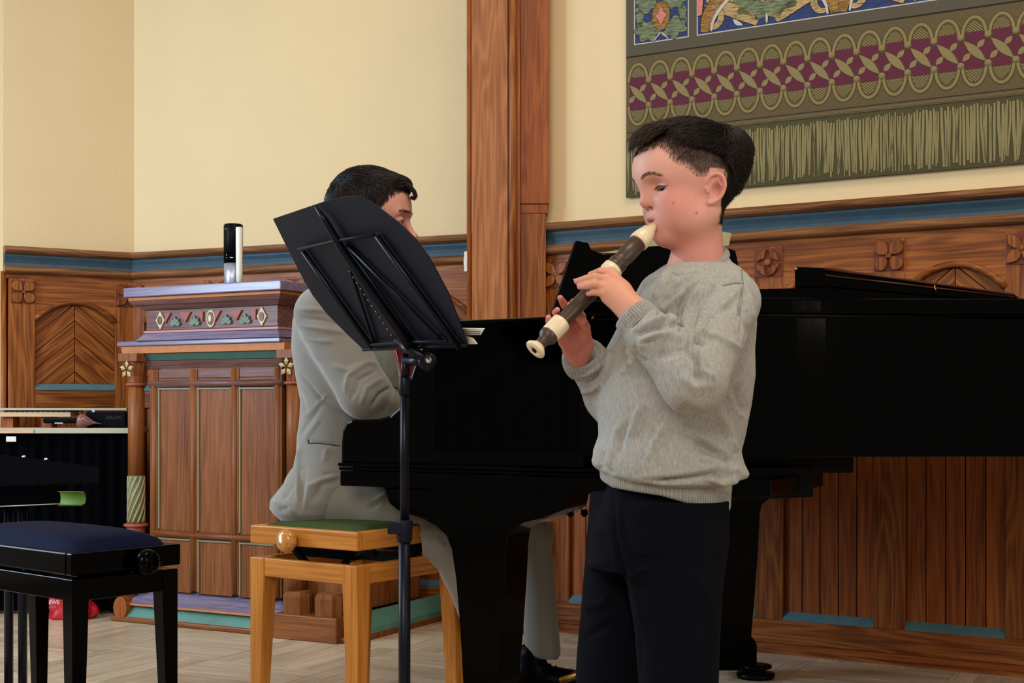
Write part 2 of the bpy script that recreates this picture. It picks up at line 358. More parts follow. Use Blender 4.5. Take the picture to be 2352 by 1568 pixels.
def wainscot(root, ln, first, sp, kinds, x_lo=0.0, x_hi=None, visible=(0, 1e9)):
    x_hi = ln if x_hi is None else x_hi
    # plaster field behind everything
    pb = MB(); pb.box(0, ln, 0.0, 0.16, 0.0, 3.6); part('plaster', pb, M['plaster'], root)
    pb = MB(); pb.box(x_lo, x_hi, -0.0025, 0.0, 0.05, 1.31); part('backing', pb, M['groove'], root)
    # moulded dado rail: two wooden rolls with a painted blue cove between
    def prof(pts, mat, nm):
        mb = MB(); mb.sweepx([(0.0, pts[0][1])] + [(-p, z) for p, z in pts] + [(0.0, pts[-1][1])], x_lo, x_hi); part(nm, mb, mat, root)
    prof([(0.018, 1.432), (0.05, 1.430), (0.058, 1.424), (0.060, 1.416), (0.056, 1.408), (0.047, 1.403), (0.036, 1.400)], M['rail'], 'rail_moulding')
    prof([(0.034, 1.400), (0.036, 1.392), (0.030, 1.378), (0.027, 1.365), (0.030, 1.354)], M['blue'], 'blue_band')
    r = 0.017; prof([(0.026 + r * math.sin(t) * 1.5, 1.338 + r * math.cos(t)) for t in np.linspace(0.05, math.pi - 0.05, 9)], M['rail'], 'rail_moulding')
    # skirting: base rail, recess strip, quadrant
    b = MB(); b.box(x_lo, x_hi, -0.026, 0.0, 0.034, 0.108, (1, 0, 0)); part('base_rail', b, M['pine'], root, 0.002)
    b = MB(); b.box(x_lo, x_hi, -0.018, 0.0, 0.010, 0.035, (1, 0, 0)); part('base_strip', b, M['pine_dark'], root, 0.002)
    b = MB(); b.sweepx([(0, 0), (-0.034, 0), (-0.033, 0.006), (-0.027, 0.012), (0, 0.014)], x_lo, x_hi); part('quadrant_bead', b, M['pine'], root)
    # frieze backing rail top strip
    b = MB(); b.box(x_lo, x_hi, -0.022, 0.0, 1.302, 1.322, (1, 0, 0)); part('frieze_strip', b, M['pine'], root, 0.001)
    sw = 0.095
    k0 = int(math.floor((x_lo - first) / sp)) ; k1 = int(math.ceil((x_hi - first) / sp))
    for k in range(k0, k1 + 1):
        cx = first + k * sp
        a0, a1 = max(x_lo, cx - sw / 2), min(x_hi, cx + sw / 2)
        if a1 - a0 > 0.01:
            b = MB(); b.box(a0, a1, -0.024, 0.0, 0.108, 1.303); part('stile', b, M['pine'], root, 0.002)
            if a0 + 0.055 < a1: rosette(kinds[k % len(kinds)], cx, 1.25, root)
        p0, p1 = cx + sw / 2, cx + sp - sw / 2
        q0, q1 = max(x_lo, p0), min(x_hi, p1)
        if q1 - q0 < 0.03: continue
        mid = (p0 + p1) / 2; hw = (p1 - p0) / 2
        # lower boards
        n = 5; w = (p1 - p0) / n
        for i in range(n):
            c0, c1 = max(q0, p0 + i * w + 0.0015), min(q1, p0 + (i + 1) * w - 0.0015)
            if c1 - c0 < 0.01: continue
            b = MB(); b.box(c0, c1, -0.008, 0.0, 0.125, 0.80); part('plank', b, M['pine_dark'], root, 0.0022, None)
        # painted sloping sills
        for zz, nm in ((0.108, 'sill'), (0.856, 'sill')):
            b = MB(); b.sweepx([(0, zz), (-0.025, zz), (-0.025, zz + 0.006), (-0.008, zz + 0.026), (0, zz + 0.026)], q0, q1); part(nm, b, M['sill'], root)
        b = MB(); b.box(q0, q1, -0.0225, 0.0, 0.785, 0.856, (1, 0, 0)); part('mid_rail', b, M['pine'], root, 0.002)
        # chevron boards above
        st = 0.070; m = 0.86
        for i in range(9):
            for sgn in (-1, 1):
                zt = 0.93 + i * st
                poly = [(0, zt - st + 0.003), (0.4, zt - st + 0.003 - 0.4 * m), (0.4, zt - 0.4 * m), (0, zt)]
                poly = [(a + 0.0012, z) for a, z in poly]
                poly = clip_poly(poly, 0, hw, 0.882, 1.24)
                if len(poly) < 3: continue
                poly = [(mid + sgn * a, z) for a, z in poly]
                poly = clip_poly(poly, q0, q1, 0.8, 1.3)
                if len(poly) < 3: continue
                b = MB(); b.prism(poly, -0.008, 0.0, lambda a, z, h: (a, h, z), al=(sgn, 0, -m)); part('chevron_board', b, M['pine'], root, 0.0018)
        # spandrel board with its arched cut-out
        zs = 1.135; rise = 0.075
        top = 1.303; arc = [(mid + hw * t, zs + rise * (1 - t * t) ** 0.5 if False else zs + rise * math.cos(t * math.pi / 2) ** 0.8) for t in np.linspace(-0.999, 0.999, 17)]
        arc = [a for a in arc if q0 - 1e-6 <= a[0] <= q1 + 1e-6]
        if len(arc) > 2:
            b = MB()
            for i in range(len(arc) - 1):
                (xa, za), (xb, zb) = arc[i], arc[i + 1]
                b.prism([(xa, za), (xb, zb), (xb, top), (xa, top)], -0.022, 0.0, lambda a, z, h: (a, h, z), al=(1, 0, 0))
            # one board: share grain offset
            g0 = b.g[0][0] - b.v[0][0][[0, 2, 1]] * 0
            V = np.concatenate(b.v); b.g = [np.stack([V[:, 0], V[:, 2], V[:, 1]], 1) + RNG.random(3) * 5]
            part('spandrel', b, M['pine'], root)
            b = MB(); b.tube([(x, -0.021, z + 0.006) for x, z in arc], 0.0105, 8); part('arch_moulding', b, M['pine'], root)

w_left, lnl = wall_root('wall_left', A_left, C1)
w_back, lnb = wall_root('wall_back', C1, B_back)
w_right, lnr = wall_root('wall_right', R0, R1)
def u_on(root, A, pt): a = root.rotation_euler[2]; d = pt - A; return d[0] * math.cos(a) + d[1] * math.sin(a)
def wall_pt(x, A, B):    # where the viewing ray at pixel column x meets the wall A-B
    d = B - A; k = (x - CX) / F
    t = (k * A[1] - A[0]) / (d[0] - k * d[1]); return A + t * d
fl = u_on(w_left, A_left, wall_pt(50, A_left, C1)); sl = u_on(w_left, A_left, wall_pt(288, A_left, C1)) - fl
wainscot(w_left, lnl, fl, sl, [1, 2])
b = MB(); b.tube([(0.0, -0.012, 0), (0.0, -0.012, 1.33)], 0.012, 10); b.tube([(0.022, -0.014, 0), (0.022, -0.014, 1.33)], 0.007, 8); part('end_bead', b, M['pine'], w_left)
sidew = empty('wall_side', (float(A_left[0]), float(A_left[1]), 0), w_left.rotation_euler[2]); tag(sidew, None, None, kind='structure')
b = MB(); b.box(-0.9, -0.002, 0.16, 0.3, 0, 3.6); part('plaster', b, M['plaster'], sidew)
fb = u_on(w_back, C1, wall_pt(690, C1, B_back))
wainscot(w_back, lnb, fb, 0.395, [2, 1])
fr = u_on(w_right, R0, wall_pt(1771, R0, R1))
wainscot(w_right, lnr, fr, 0.386, [0, 1, 2, 1])

# tall timber post between the two walls
post = empty('trim_1', (0, 0, 0)); tag(post, None, None, kind='structure')
def xz(x, Y): return (x - CX) * Y / F
Yp = 4.66
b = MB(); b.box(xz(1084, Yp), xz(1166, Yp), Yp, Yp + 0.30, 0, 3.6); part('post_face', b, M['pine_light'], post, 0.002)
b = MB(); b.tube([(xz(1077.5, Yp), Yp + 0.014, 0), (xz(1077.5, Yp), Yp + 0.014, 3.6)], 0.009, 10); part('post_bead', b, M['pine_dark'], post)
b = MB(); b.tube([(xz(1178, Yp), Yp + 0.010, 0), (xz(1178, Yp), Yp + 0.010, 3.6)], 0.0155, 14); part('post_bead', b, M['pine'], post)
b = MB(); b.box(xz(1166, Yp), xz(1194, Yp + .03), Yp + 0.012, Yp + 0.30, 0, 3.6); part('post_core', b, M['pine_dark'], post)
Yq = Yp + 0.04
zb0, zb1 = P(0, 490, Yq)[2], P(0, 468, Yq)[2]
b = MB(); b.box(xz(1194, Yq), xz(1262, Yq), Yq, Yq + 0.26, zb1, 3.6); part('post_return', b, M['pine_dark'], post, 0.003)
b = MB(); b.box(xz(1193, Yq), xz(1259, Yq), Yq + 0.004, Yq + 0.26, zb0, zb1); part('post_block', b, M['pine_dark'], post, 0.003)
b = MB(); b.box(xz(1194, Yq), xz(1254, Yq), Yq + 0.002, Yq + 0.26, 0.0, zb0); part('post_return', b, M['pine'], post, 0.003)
sw = empty('light_switch', P(1074, 600, Yp - 0.001).tolist()); tag(sw, 'small white switch plate at the left edge of the timber post', 'switch')
b = MB(); b.box(-0.012, -0.001, 0.004, 0.03, -0.035, 0.035); part('plate', b, M['white'], sw, 0.002)
b = MB(); b.box(-0.014, -0.012, 0.009, 0.025, -0.012, 0.012); part('rocker', b, M['white'], sw)
# floor: parquet of pale strips in square fields turned against each other
fl_ = empty('floor', (0, 0, 0)); tag(fl_, None, None, kind='structure')
b = MB(); b.box(-4.5, 4.5, -1.5, 8.0, -0.1, -0.006); part('subfloor', b, plain('joint_brown', srgb(96, 72, 48), 0.8), fl_)
M['parquet'] = wood('oak_parquet', srgb(162, 134, 104), srgb(198, 176, 148), srgb(220, 204, 182), var=0.12, contrast=0.35, rough=0.28, spec=0.5)
ang = math.radians(-27); ca, sa = math.cos(ang), math.sin(ang)
def fr2w(a, b_): return np.array([a * ca - b_ * sa, 4.2 + a * sa + b_ * ca])
def in_view(c):
    if c[1] < 3.5 or c[1] > 5.8: return False
    x = CX + F * c[0] / c[1]; y = HY + F * CH / c[1]
    return -60 < x < 2400 and 1415 < y < 1590
near = []; rest = MB()
T = 0.42; NS = 6; w_ = T / NS
strip_m = None
for i in range(-12, 13):
    for j in range(-14, 9):
        for k in range(NS):
            if (i + j) % 2 == 0: a0, a1, b0, b1, al = i * T, (i + 1) * T, j * T + k * w_, j * T + (k + 1) * w_, 0
            else: a0, a1, b0, b1, al = i * T + k * w_, i * T + (k + 1) * w_, j * T, (j + 1) * T, 1
            c = fr2w((a0 + a1) / 2, (b0 + b1) / 2)
            if c[1] > 6.2 or c[1] < -1 or abs(c[0]) > 4: continue
            near.append((0 if in_view(c) else 1, abs(c[1] - 4.0), c, al))
near.sort(key=lambda t: (t[0], t[1]))
mb = MB(); mb.box(-T / 2 + 0.0008, T / 2 - 0.0008, -w_ / 2 + 0.0008, w_ / 2 - 0.0008, -0.006, 0.0, (1, 0, 0))
sm = mb.mesh('parquet_strip', M['parquet'])
for idx, (q, _, c, al) in enumerate(near):
    if idx < 290 and q == 0:
        o = link('parquet_strip', sm, fl_); o.location = (c[0], c[1], 0); o.rotation_euler = (0, 0, ang + (math.pi / 2 if al else 0))
    else:
        dx = np.array([ca, sa, 0]) if not al else np.array([-sa, ca, 0]); dy = np.array([-dx[1], dx[0], 0])
        rest.obox((c[0], c[1], -0.003), dx, dy, (0, 0, 1), T / 2 - 0.0008, w_ / 2 - 0.0008, 0.003, al=dx)
o = part('parquet_strips', rest, M['parquet'], fl_); o['kind'] = 'stuff'
# side and ceiling of the hall beyond the frame
hall = empty('ceiling', (0, 0, 0)); tag(hall, None, None, kind='structure')
b = MB(); b.box(-6, 6, 3.2, 8, 3.6, 3.7); part('ceiling_board', b, M['plaster'], hall)

# ------------------------------------------------------------------ tapestry on the right wall
tp = wall_pt(1443, R0, R1); a_r = w_right.rotation_euler[2]
nrm = np.array([math.sin(a_r), -math.cos(a_r), 0.0])
tp3 = tp + nrm * 0.012
tap = empty('tapestry', (float(tp3[0]), float(tp3[1]), 1.5), a_r)
tag(tap, 'large olive, purple and blue woven tapestry hanging on the cream wall behind the boy', 'tapestry')
def weave(name, col, hs=(1, 1, 1), amt=0.14, sx=160, sz=700):
    m, nt, bs = newmat(name); L = nt.links; tc = nd(nt, 'ShaderNodeTexCoord')
    mp = nd(nt, 'ShaderNodeMapping'); mp.inputs['Scale'].default_value = (sx, 1, sz); L.new(tc.outputs['Object'], mp.inputs[0])
    n = nd(nt, 'ShaderNodeTexNoise'); n.inputs['Scale'].default_value = 1; n.inputs['Detail'].default_value = 3; L.new(mp.outputs[0], n.inputs['Vector'])
    r = ramp(nt, [(0.3, tuple(c * (1 - 2.2 * amt) for c in col[:3]) + (1,)), (0.7, tuple(c * (1 + 1.8 * amt) for c in col[:3]) + (1,))]); L.new(n.outputs['Fac'], r.inputs[0]); L.new(r.outputs[0], bs.inputs['Base Color'])
    bs.inputs['Roughness'].default_value = 0.95; bs.inputs['Specular IOR Level'].default_value = 0.1
    return m
W = {}
W['ground'] = weave('tapestry_ground', srgb(92, 80, 58), sx=700, sz=120)
W['dark'] = weave('tapestry_dark_band', srgb(84, 78, 66), amt=0.10, sx=150, sz=800)
W['olive'] = weave('tapestry_olive', srgb(126, 114, 78), amt=0.05)
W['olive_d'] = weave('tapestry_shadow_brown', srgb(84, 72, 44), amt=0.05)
W['line'] = weave('tapestry_line', srgb(46, 40, 34), amt=0.05)
W['purple'] = weave('tapestry_purple', srgb(90, 44, 58), amt=0.09, sx=300, sz=300)
W['fringe'] = weave('tapestry_fringe', srgb(128, 118, 82), amt=0.05, sx=500, sz=60)
W['fringe_bg'] = weave('tapestry_fringe_dark', srgb(74, 70, 48), amt=0.08)
W['blue'] = weave('tapestry_blue', srgb(52, 62, 100), amt=0.16, sx=45, sz=260)
W['green'] = weave('tapestry_green', srgb(104, 112, 86), amt=0.30, sx=34, sz=220)
W['gold'] = weave('tapestry_gold', srgb(136, 102, 58), amt=0.30, sx=34, sz=220)
W['tan'] = weave('tapestry_tan', srgb(160, 136, 94), amt=0.28, sx=34, sz=220)
W['pink'] = weave('tapestry_pink', srgb(190, 118, 106), amt=0.18, sx=60, sz=330)
W['white'] = weave('tapestry_edging', srgb(176, 170, 158), amt=0.08)
EL = lambda z: z - 1.5
def fl3(a, b_, h): return (a, h, b_)
TW = 1.62
b = MB(); b.box(0, TW, -0.004, 0.004, 0, 1.1); part('cloth', b, W['ground'], tap)
b = MB(); b.box(0, TW, -0.0046, -0.0035, EL(1.976), EL(2.6)); part('border_band', b, W['dark'], tap)
b = MB(); b.box(0, TW, -0.0054, -0.0035, EL(1.974), EL(1.978)); b.box(0.002, TW, -0.0054, -0.0035, EL(1.719), EL(1.7205)); b.box(0.002, TW, -0.0054, -0.0035, EL(1.699), EL(1.7005)); part('border_line', b, W['line'], tap)
b = MB(); b.box(0.014, TW, -0.0050, -0.0035, EL(1.794), EL(1.903)); part('purple_band', b, W['purple'], tap)
per = 0.0785; nb = int(TW / per)
sc_ = MB(); ht = MB(); bd = MB(); lf = MB(); lf2 = MB(); sh = MB(); sh2 = MB()
def arc_band(mb, cx, cz, rx, rz, t, a0, a1, y0, y1, n=14):
    v = []
    for a in np.linspace(a0, a1, n):
        for q in (0, t):
            for y in (y0, y1): v.append((cx + (rx - q) * math.cos(a), y, cz + (rz - q) * math.sin(a)))
    f = [(0, 1, 3, 2), (4 * n - 4, 4 * n - 2, 4 * n - 1, 4 * n - 3)]
    for i in range(n - 1):
        o = 4 * i; f += [(o, o + 2, o + 6, o + 4), (o + 1, o + 5, o + 7, o + 3), (o, o + 4, o + 5, o + 1), (o + 2, o + 3, o + 7, o + 6)]
    mb.add(v, f)
def leaf(mb, x0, z0, x1, z1, w, y0, y1):
    d = np.array([x1 - x0, z1 - z0]); l = np.linalg.norm(d); d /= l; n_ = np.array([-d[1], d[0]])
    pts = []
    for t in np.linspace(0, 1, 7): q = np.array([x0, z0]) + d * l * t + n_ * w * (math.sin(math.pi * t) + 0.12); pts.append(tuple(q))
    for t in np.linspace(1, 0, 7): q = np.array([x0, z0]) + d * l * t - n_ * w * (math.sin(math.pi * t) + 0.12); pts.append(tuple(q))
    mb.prism(pts, y0, y1, fl3)
for i in range(nb + 1):
    xb = 0.084 + (i - 1) * per; xm = xb + per / 2
    zu, zl = EL(1.890), EL(1.806)
    if xm + per / 2 < TW:
        for cz, a0, a1, sg in ((zu, 0.0, math.pi, 1), (zl, math.pi, 2 * math.pi, -1)):
            rz = 0.062 if sg > 0 else 0.066
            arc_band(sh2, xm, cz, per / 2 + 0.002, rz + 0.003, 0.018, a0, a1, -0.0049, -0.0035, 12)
            arc_band(sc_, xm, cz, per / 2 - 0.0005, rz, 0.0085, a0, a1, -0.0058, -0.0035)
            rad = per / 2 - 0.0125; rzz = rz - 0.015
            tilt = -1 if (i % 2 == 0) else 1
            if sg < 0: tilt = -tilt
            for q in np.linspace(-1.3, 0.8, 9):       # hatched filling
                # line of slope tilt crossing the half ellipse
                cxx = q * rad * 1.3
                pts = []
                for t in np.linspace(-rad, rad, 40):
                    zz = (t - cxx) * tilt * 0.9 + rzz * 0.42
                    if 0.014 < zz < rzz * math.sqrt(max(0, 1 - (t / rad) ** 2)): pts.append((t, zz))
                if len(pts) > 2:
                    (ta, za), (tb, zb_) = pts[0], pts[-1]
                    d = np.array([tb - ta, (zb_ - za)]); l = np.linalg.norm(d)
                    if l < 0.004: continue
                    n_ = np.array([-d[1], d[0]]) / l * 0.0017
                    pl = [(ta + n_[0], za + n_[1]), (tb + n_[0], zb_ + n_[1]), (tb - n_[0], zb_ - n_[1]), (ta - n_[0], za - n_[1])]
                    ht.prism([(xm + a, cz + sg * zz) for a, zz in pl], -0.0056, -0.0035, fl3)
    if xb < TW - 0.02 and i > 0:
        for cz in (zu, zl):
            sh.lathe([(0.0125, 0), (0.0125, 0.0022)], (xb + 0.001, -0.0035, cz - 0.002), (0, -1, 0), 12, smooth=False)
            bd.lathe([(0.0108, 0), (0.0105, 0.003), (0.008, 0.0055), (0.004, 0.0066), (0.0006, 0.007)], (xb, -0.0035, cz), (0, -1, 0), 14)
    if i > 0 and xb + per < TW or i == 0:
        x1 = xb + per
        if i > 0 or True:
            if x1 > 0.02:
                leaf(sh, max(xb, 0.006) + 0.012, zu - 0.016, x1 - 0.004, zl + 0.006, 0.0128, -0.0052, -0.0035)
                leaf(lf, max(xb, 0.006) + 0.010, zu - 0.012, x1 - 0.008, zl + 0.008, 0.0112, -0.0066, -0.0035)
                for ta, tb in ((0.08, 0.40), (0.60, 0.92)):
                    xa_, xb_ = x1 - 0.004 - (x1 - xb) * ta, x1 - (x1 - xb) * tb
                    leaf(lf2, xa_, zu - 0.008 - (zu - zl - 0.016) * ta, xb_, zu - 0.008 - (zu - zl - 0.016) * tb, 0.0078, -0.0058, -0.0035)
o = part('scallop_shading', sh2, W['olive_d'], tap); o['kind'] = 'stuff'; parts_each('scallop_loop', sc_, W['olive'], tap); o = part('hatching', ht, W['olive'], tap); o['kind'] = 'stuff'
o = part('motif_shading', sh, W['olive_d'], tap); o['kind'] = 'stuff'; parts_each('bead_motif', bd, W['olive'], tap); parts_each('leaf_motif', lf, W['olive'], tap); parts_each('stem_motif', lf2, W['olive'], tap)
# small zigzag braid over the fringe
bz = MB(); x = 0.30
while x < TW - 0.01:
    up = 1 if int(x / 0.03) % 2 else -1
    c = np.array([x, 0, EL(1.7095)]); bz.obox(c + np.array([0, -0.0045, 0]), (1, 0, 0.8 * up), (0, 1, 0), (-0.8 * up, 0, 1), 0.006, 0.001, 0.0008); x += 0.0052
o = part('braid', bz, W['olive'], tap); o['kind'] = 'stuff'
# painted fringe: uneven upright strands
b = MB(); b.box(0.0, TW, -0.0052, -0.0035, 0.0, EL(1.697)); part('fringe_ground', b, W['fringe_bg'], tap)
fg = MB(); x = 0.004; rg = np.random.default_rng(3)
while x < TW - 0.012:
    w = rg.uniform(0.003, 0.0095); zt = EL(1.690) - rg.uniform(0, 0.014); zb_ = rg.uniform(0.006, 0.026); lean = rg.uniform(-0.007, 0.007); dx = rg.uniform(-0.002, 0.002)
    L_ = []; R_ = []
    for t in np.linspace(0, 1, 7):
        xc = x + w / 2 + lean * t + dx * math.sin(t * 5); ww = w / 2 * (0.55 + 0.5 * math.sin(math.pi * (0.12 + 0.8 * t)))
        L_.append((xc - ww, zt + (zb_ - zt) * t)); R_.append((xc + ww, zt + (zb_ - zt) * t))
    fg.prism(L_ + R_[::-1], -0.0066, -0.0035, fl3); x += w + rg.uniform(0.0006, 0.0034)
o = part('fringe_strands', fg, W['fringe'], tap); o['kind'] = 'stuff'
# ornamented panels at the top
def panel(x0, x1, z0, z1):
    b = MB(); b.box(x0 - 0.004, x1 + 0.004, -0.0052, -0.0035, z0 - 0.004, z1); part('panel_edging', b, W['white'], tap)
    b = MB(); b.box(x0, x1, -0.0058, -0.0035, z0, z1); part('panel_ground', b, W['blue'], tap)
panel(0.034, 0.226, EL(2.018), EL(2.45)); panel(0.262, TW - 0.01, EL(2.018), EL(2.45))
orn = {k: MB() for k in ('green', 'gold', 'tan', 'pink', 'white', 'line', 'blue')}
def blob(key, pts, lay=0):
    y = -0.0064 - 0.0006 * lay
    c = np.mean(np.array(pts), 0)
    orn['line'].prism([tuple(c + (np.array(p) - c) * 1.0 + (np.array(p) - c) / (np.linalg.norm(np.array(p) - c) + 1e-6) * 0.0016) for p in pts], y + 0.0003, -0.0035, fl3)
    orn[key].prism(pts, y, -0.0035, fl3)
def ell(cx, cz, rx, rz, n=18, wob=0.0, wn=6, rot=0.0):
    out = []
    for t in np.linspace(0, 2 * math.pi, n, endpoint=False):
        r = 1 + wob * math.sin(wn * t); a, b_ = rx * r * math.cos(t), rz * r * math.sin(t)
        out.append((cx + a * math.cos(rot) - b_ * math.sin(rot), cz + a * math.sin(rot) + b_ * math.cos(rot)))
    return out
zc = EL(2.10)
for sx_ in (-1, 1):
    blob('green', ell(0.13 + sx_ * 0.050, zc - 0.045, 0.044, 0.033, 30, 0.2, 6, sx_ * 0.3)); blob('green', ell(0.13 + sx_ * 0.052, zc + 0.048, 0.042, 0.030, 30, 0.2, 6, -sx_ * 0.3))
    blob('green', ell(0.13 + sx_ * 0.078, zc - 0.0, 0.014, 0.03, 24, 0.2, 5))
    blob('white', [(0.13 + sx_ * 0.03, EL(2.018)), (0.13 + sx_ * 0.026, EL(2.018)), (0.13, zc - 0.058), (0.13 + sx_ * 0.003, zc - 0.054)], 1)
blob('gold', ell(0.13, zc, 0.032, 0.048, 24), 1)
blob('pink', [(0.13, zc + 0.034), (0.141, zc + 0.011), (0.152, zc), (0.141, zc - 0.011), (0.13, zc - 0.034), (0.119, zc - 0.011), (0.108, zc), (0.119, zc + 0.011)], 2)
z0 = EL(2.018)
def curve_band(key, pts, w, lay=0):
    pts = [np.array(p) for p in pts]; L_ = []; R_ = []
    for i, p in enumerate(pts):
        d = pts[min(i + 1, len(pts) - 1)] - pts[max(i - 1, 0)]; d = d / np.linalg.norm(d); n_ = np.array([-d[1], d[0]])
        ww = w * (0.35 + 0.65 * math.sin(math.pi * (0.1 + 0.8 * i / (len(pts) - 1))))
        L_.append(p + n_ * ww); R_.append(p - n_ * ww)
    y = -0.0064 - 0.0006 * lay
    orn['line'].prism([tuple(p + (p - q) * 0.06) for p, q in zip(L_, R_)] + [tuple(q - (p - q) * 0.06) for p, q in zip(L_, R_)][::-1], y + 0.0003, -0.0035, fl3)
    orn[key].prism([tuple(p) for p in L_] + [tuple(q) for q in R_[::-1]], y, -0.0035, fl3)
for cxp, mir in ((0.50, 1), (0.97, 1), (1.42, 1)):
    # leafy cup rising from the lower edge, scrolls either side
    blob('green', ell(cxp, z0 + 0.080, 0.105, 0.060, 44, 0.10, 9), 1)
    for q in (-0.05, -0.018, 0.018, 0.05): blob('green', ell(cxp + q, z0 + 0.105, 0.013, 0.034, 18), 2)
    for q in (-0.012, 0.016): blob('pink', ell(cxp + q, z0 + 0.105, 0.010, 0.030, 18, 0.15, 3), 3)
    blob('white', ell(cxp, z0 + 0.020, 0.004, 0.018, 10), 2)
    for sx_ in (-1, 1):
        curve_band('tan', [(cxp + sx_ * (0.03 + 0.16 * t), z0 + 0.012 + 0.030 * math.sin(t * 3.0) + 0.07 * t * t) for t in np.linspace(0, 1, 9)], 0.022, 1)
        curve_band('tan', [(cxp + sx_ * (0.185 - 0.03 * math.sin(a)), z0 + 0.05 + 0.035 * math.cos(a)) for a in np.linspace(0, 3.6, 9)], 0.011, 2)
for cxg in (0.275, 0.735, 1.195):
    sgn = 1 if cxg < 0.3 else 0
    curve_band('white', [(cxg + 0.035 + 0.11 * t ** 1.6, z0 + 0.004 + 0.13 * t ** 0.8) for t in np.linspace(0, 1, 9)], 0.006, 3)
    curve_band('gold', [(cxg + 0.012 + 0.10 * t ** 1.7, z0 + 0.004 + 0.14 * t ** 0.85) for t in np.linspace(0, 1, 9)], 0.024, 2)
    if not sgn:
        curve_band('white', [(cxg - 0.035 - 0.11 * t ** 1.6, z0 + 0.004 + 0.13 * t ** 0.8) for t in np.linspace(0, 1, 9)], 0.006, 3)
        curve_band('gold', [(cxg - 0.012 - 0.10 * t ** 1.7, z0 + 0.004 + 0.14 * t ** 0.85) for t in np.linspace(0, 1, 9)], 0.024, 2)
        blob('tan', ell(cxg, z0 + 0.12, 0.03, 0.02, 16, 0.2, 5), 4)
    else:
        blob('pink', [(0.263, z0 + 0.06), (0.278, z0 + 0.062), (0.284, z0 + 0.16), (0.263, z0 + 0.16)], 4)
rs_ = np.random.default_rng(12)
for k in range(46):
    x_ = rs_.uniform(0.30, TW - 0.05); z_ = z0 + rs_.uniform(0.012, 0.12)
    blob(['tan', 'green', 'blue', 'white'][k % 4] if k % 4 != 2 else 'tan', ell(x_, z_, rs_.uniform(0.010, 0.022), rs_.uniform(0.006, 0.011), 14, 0.2, 3, rs_.uniform(-1, 1)))
for k, mb in orn.items():
    if k == 'line': o = part('outline_threads', mb, W[k], tap); o['kind'] = 'stuff'
    elif mb.n: parts_each(k + '_ornament', mb, W[k], tap)
# ------------------------------------------------------------------ lectern (carved, painted oak)
def sL(x): return 620 + 0.125 * (x - 300)
LA = pt_on(300, sL(300)); LBp = pt_on(640, sL(640)); dL = (LBp - LA); LW = float(np.linalg.norm(dL)); aL = math.atan2(dL[1], dL[0])
lec = empty('lectern', (float(LA[0]), float(LA[1]), 0), aL)
tag(lec, 'carved wooden lectern with painted frieze and corner column behind the pianist', 'lectern')
def ul(x): return (wall_pt(x, LA, LBp) - LA)[0] / dL[0] * LW
def zl(x, y): s = sL(x); return CH + (HY - y) / s
DP = 0.50
def frus(mb, u0, u1, z0, z1, o0, o1, dep=DP, al=(1, 0, 0)):   # o0/o1: overhang towards the room at z0 / z1
    v = []
    for z, o in ((z0, o0), (z1, o1)): v += [(u0 - o, -o, z), (u1 + o, -o, z), (u1 + o, dep, z), (u0 - o, dep, z)]
    mb.add(v, [(0, 3, 2, 1), (4, 5, 6, 7), (0, 1, 5, 4), (1, 2, 6, 5), (2, 3, 7, 6), (3, 0, 4, 7)], al)
def lp(nm, lst, mat, bev=0.002, label=None):
    mb = MB()
    for a in lst: frus(mb, *a)
    return part(nm, mb, M[mat], lec, bev, label)
uf0, uf1 = ul(336), ul(638)
lp('top_slab', [(uf0, uf1, 1.188, 1.222, 0.058, 0.058)], 'lav' if 'lav' in M else 'oak', 0.004)
lp('cornice', [(uf0, uf1, 1.176, 1.187, 0.043, 0.046)], 'orange_paint', 0.001)
lp('cornice', [(uf0, uf1, 1.160, 1.175, 0.032, 0.044), (uf0, uf1, 1.142, 1.160, 0.004, 0.026)], 'mauve', 0.001)
lp('frieze', [(uf0, uf1, 1.068, 1.142, 0.0, 0.0)], 'mauve')
lp('painted_bead', [(uf0, uf1, 1.058, 1.067, 0.007, 0.007)], 'rose_line', 0.002)
lp('plinth_slope', [(uf0, uf1, 1.030, 1.058, 0.028, 0.003)], 'lav', 0.001)
lp('ledge', [(ul(286), ul(640), 1.012, 1.030, 0.020, 0.020)], 'lav', 0.004)
lp('ochre_band', [(ul(288), ul(652), 0.985, 1.011, 0.008, 0.012)], 'orange_paint', 0.001)
lp('green_band', [(ul(316), ul(650), 0.958, 0.984, -0.006, 0.0)], 'green_paint', 0.001)
lp('neck_moulding', [(ul(322), ul(650), 0.925, 0.957, -0.022, -0.004)], 'mauve', 0.003)
bu0, bu1 = ul(350), ul(642)
lp('carcass', [(bu0, bu1, 0.12, 0.93, -0.020, -0.020)], 'oak')
# frieze ornaments
def lob(nm, mb, mat): return part(nm, mb, M[mat], lec)
fzc = 1.104
def fz(x): return ul(x)
leafs = MB(); tri = MB(); dia = MB(); cir = MB()
for x in (405, 450, 522, 566):
    u = fz(x)
    for a in (-60, -30, 0, 30, 60):
        t = math.radians(90 + a); c = np.array([u, fzc - 0.024])
        d = np.array([math.cos(t), math.sin(t)]) ; n_ = np.array([-d[1], d[0]])
        ln = 0.036 - 0.008 * abs(a) / 60
        pts = [tuple(c + d * 0.004), tuple(c + d * ln * 0.6 + n_ * 0.007), tuple(c + d * ln), tuple(c + d * ln * 0.6 - n_ * 0.007)]
        leafs.prism(pts, -0.009, 0.0, fl3)
for x, w in ((388, .7), (428, 1.25), (462, .7), (502, .7), (545, 1.25), (583, .7)):
    u = fz(x); ww = 0.020 * w
    tri.prism([(u - ww, fzc + 0.026), (u + ww, fzc + 0.026), (u + (0.0 if w > 1 else 0.012 * (1 if x in (462, 583) else -1)), fzc - 0.010)], -0.007, 0.0, fl3)
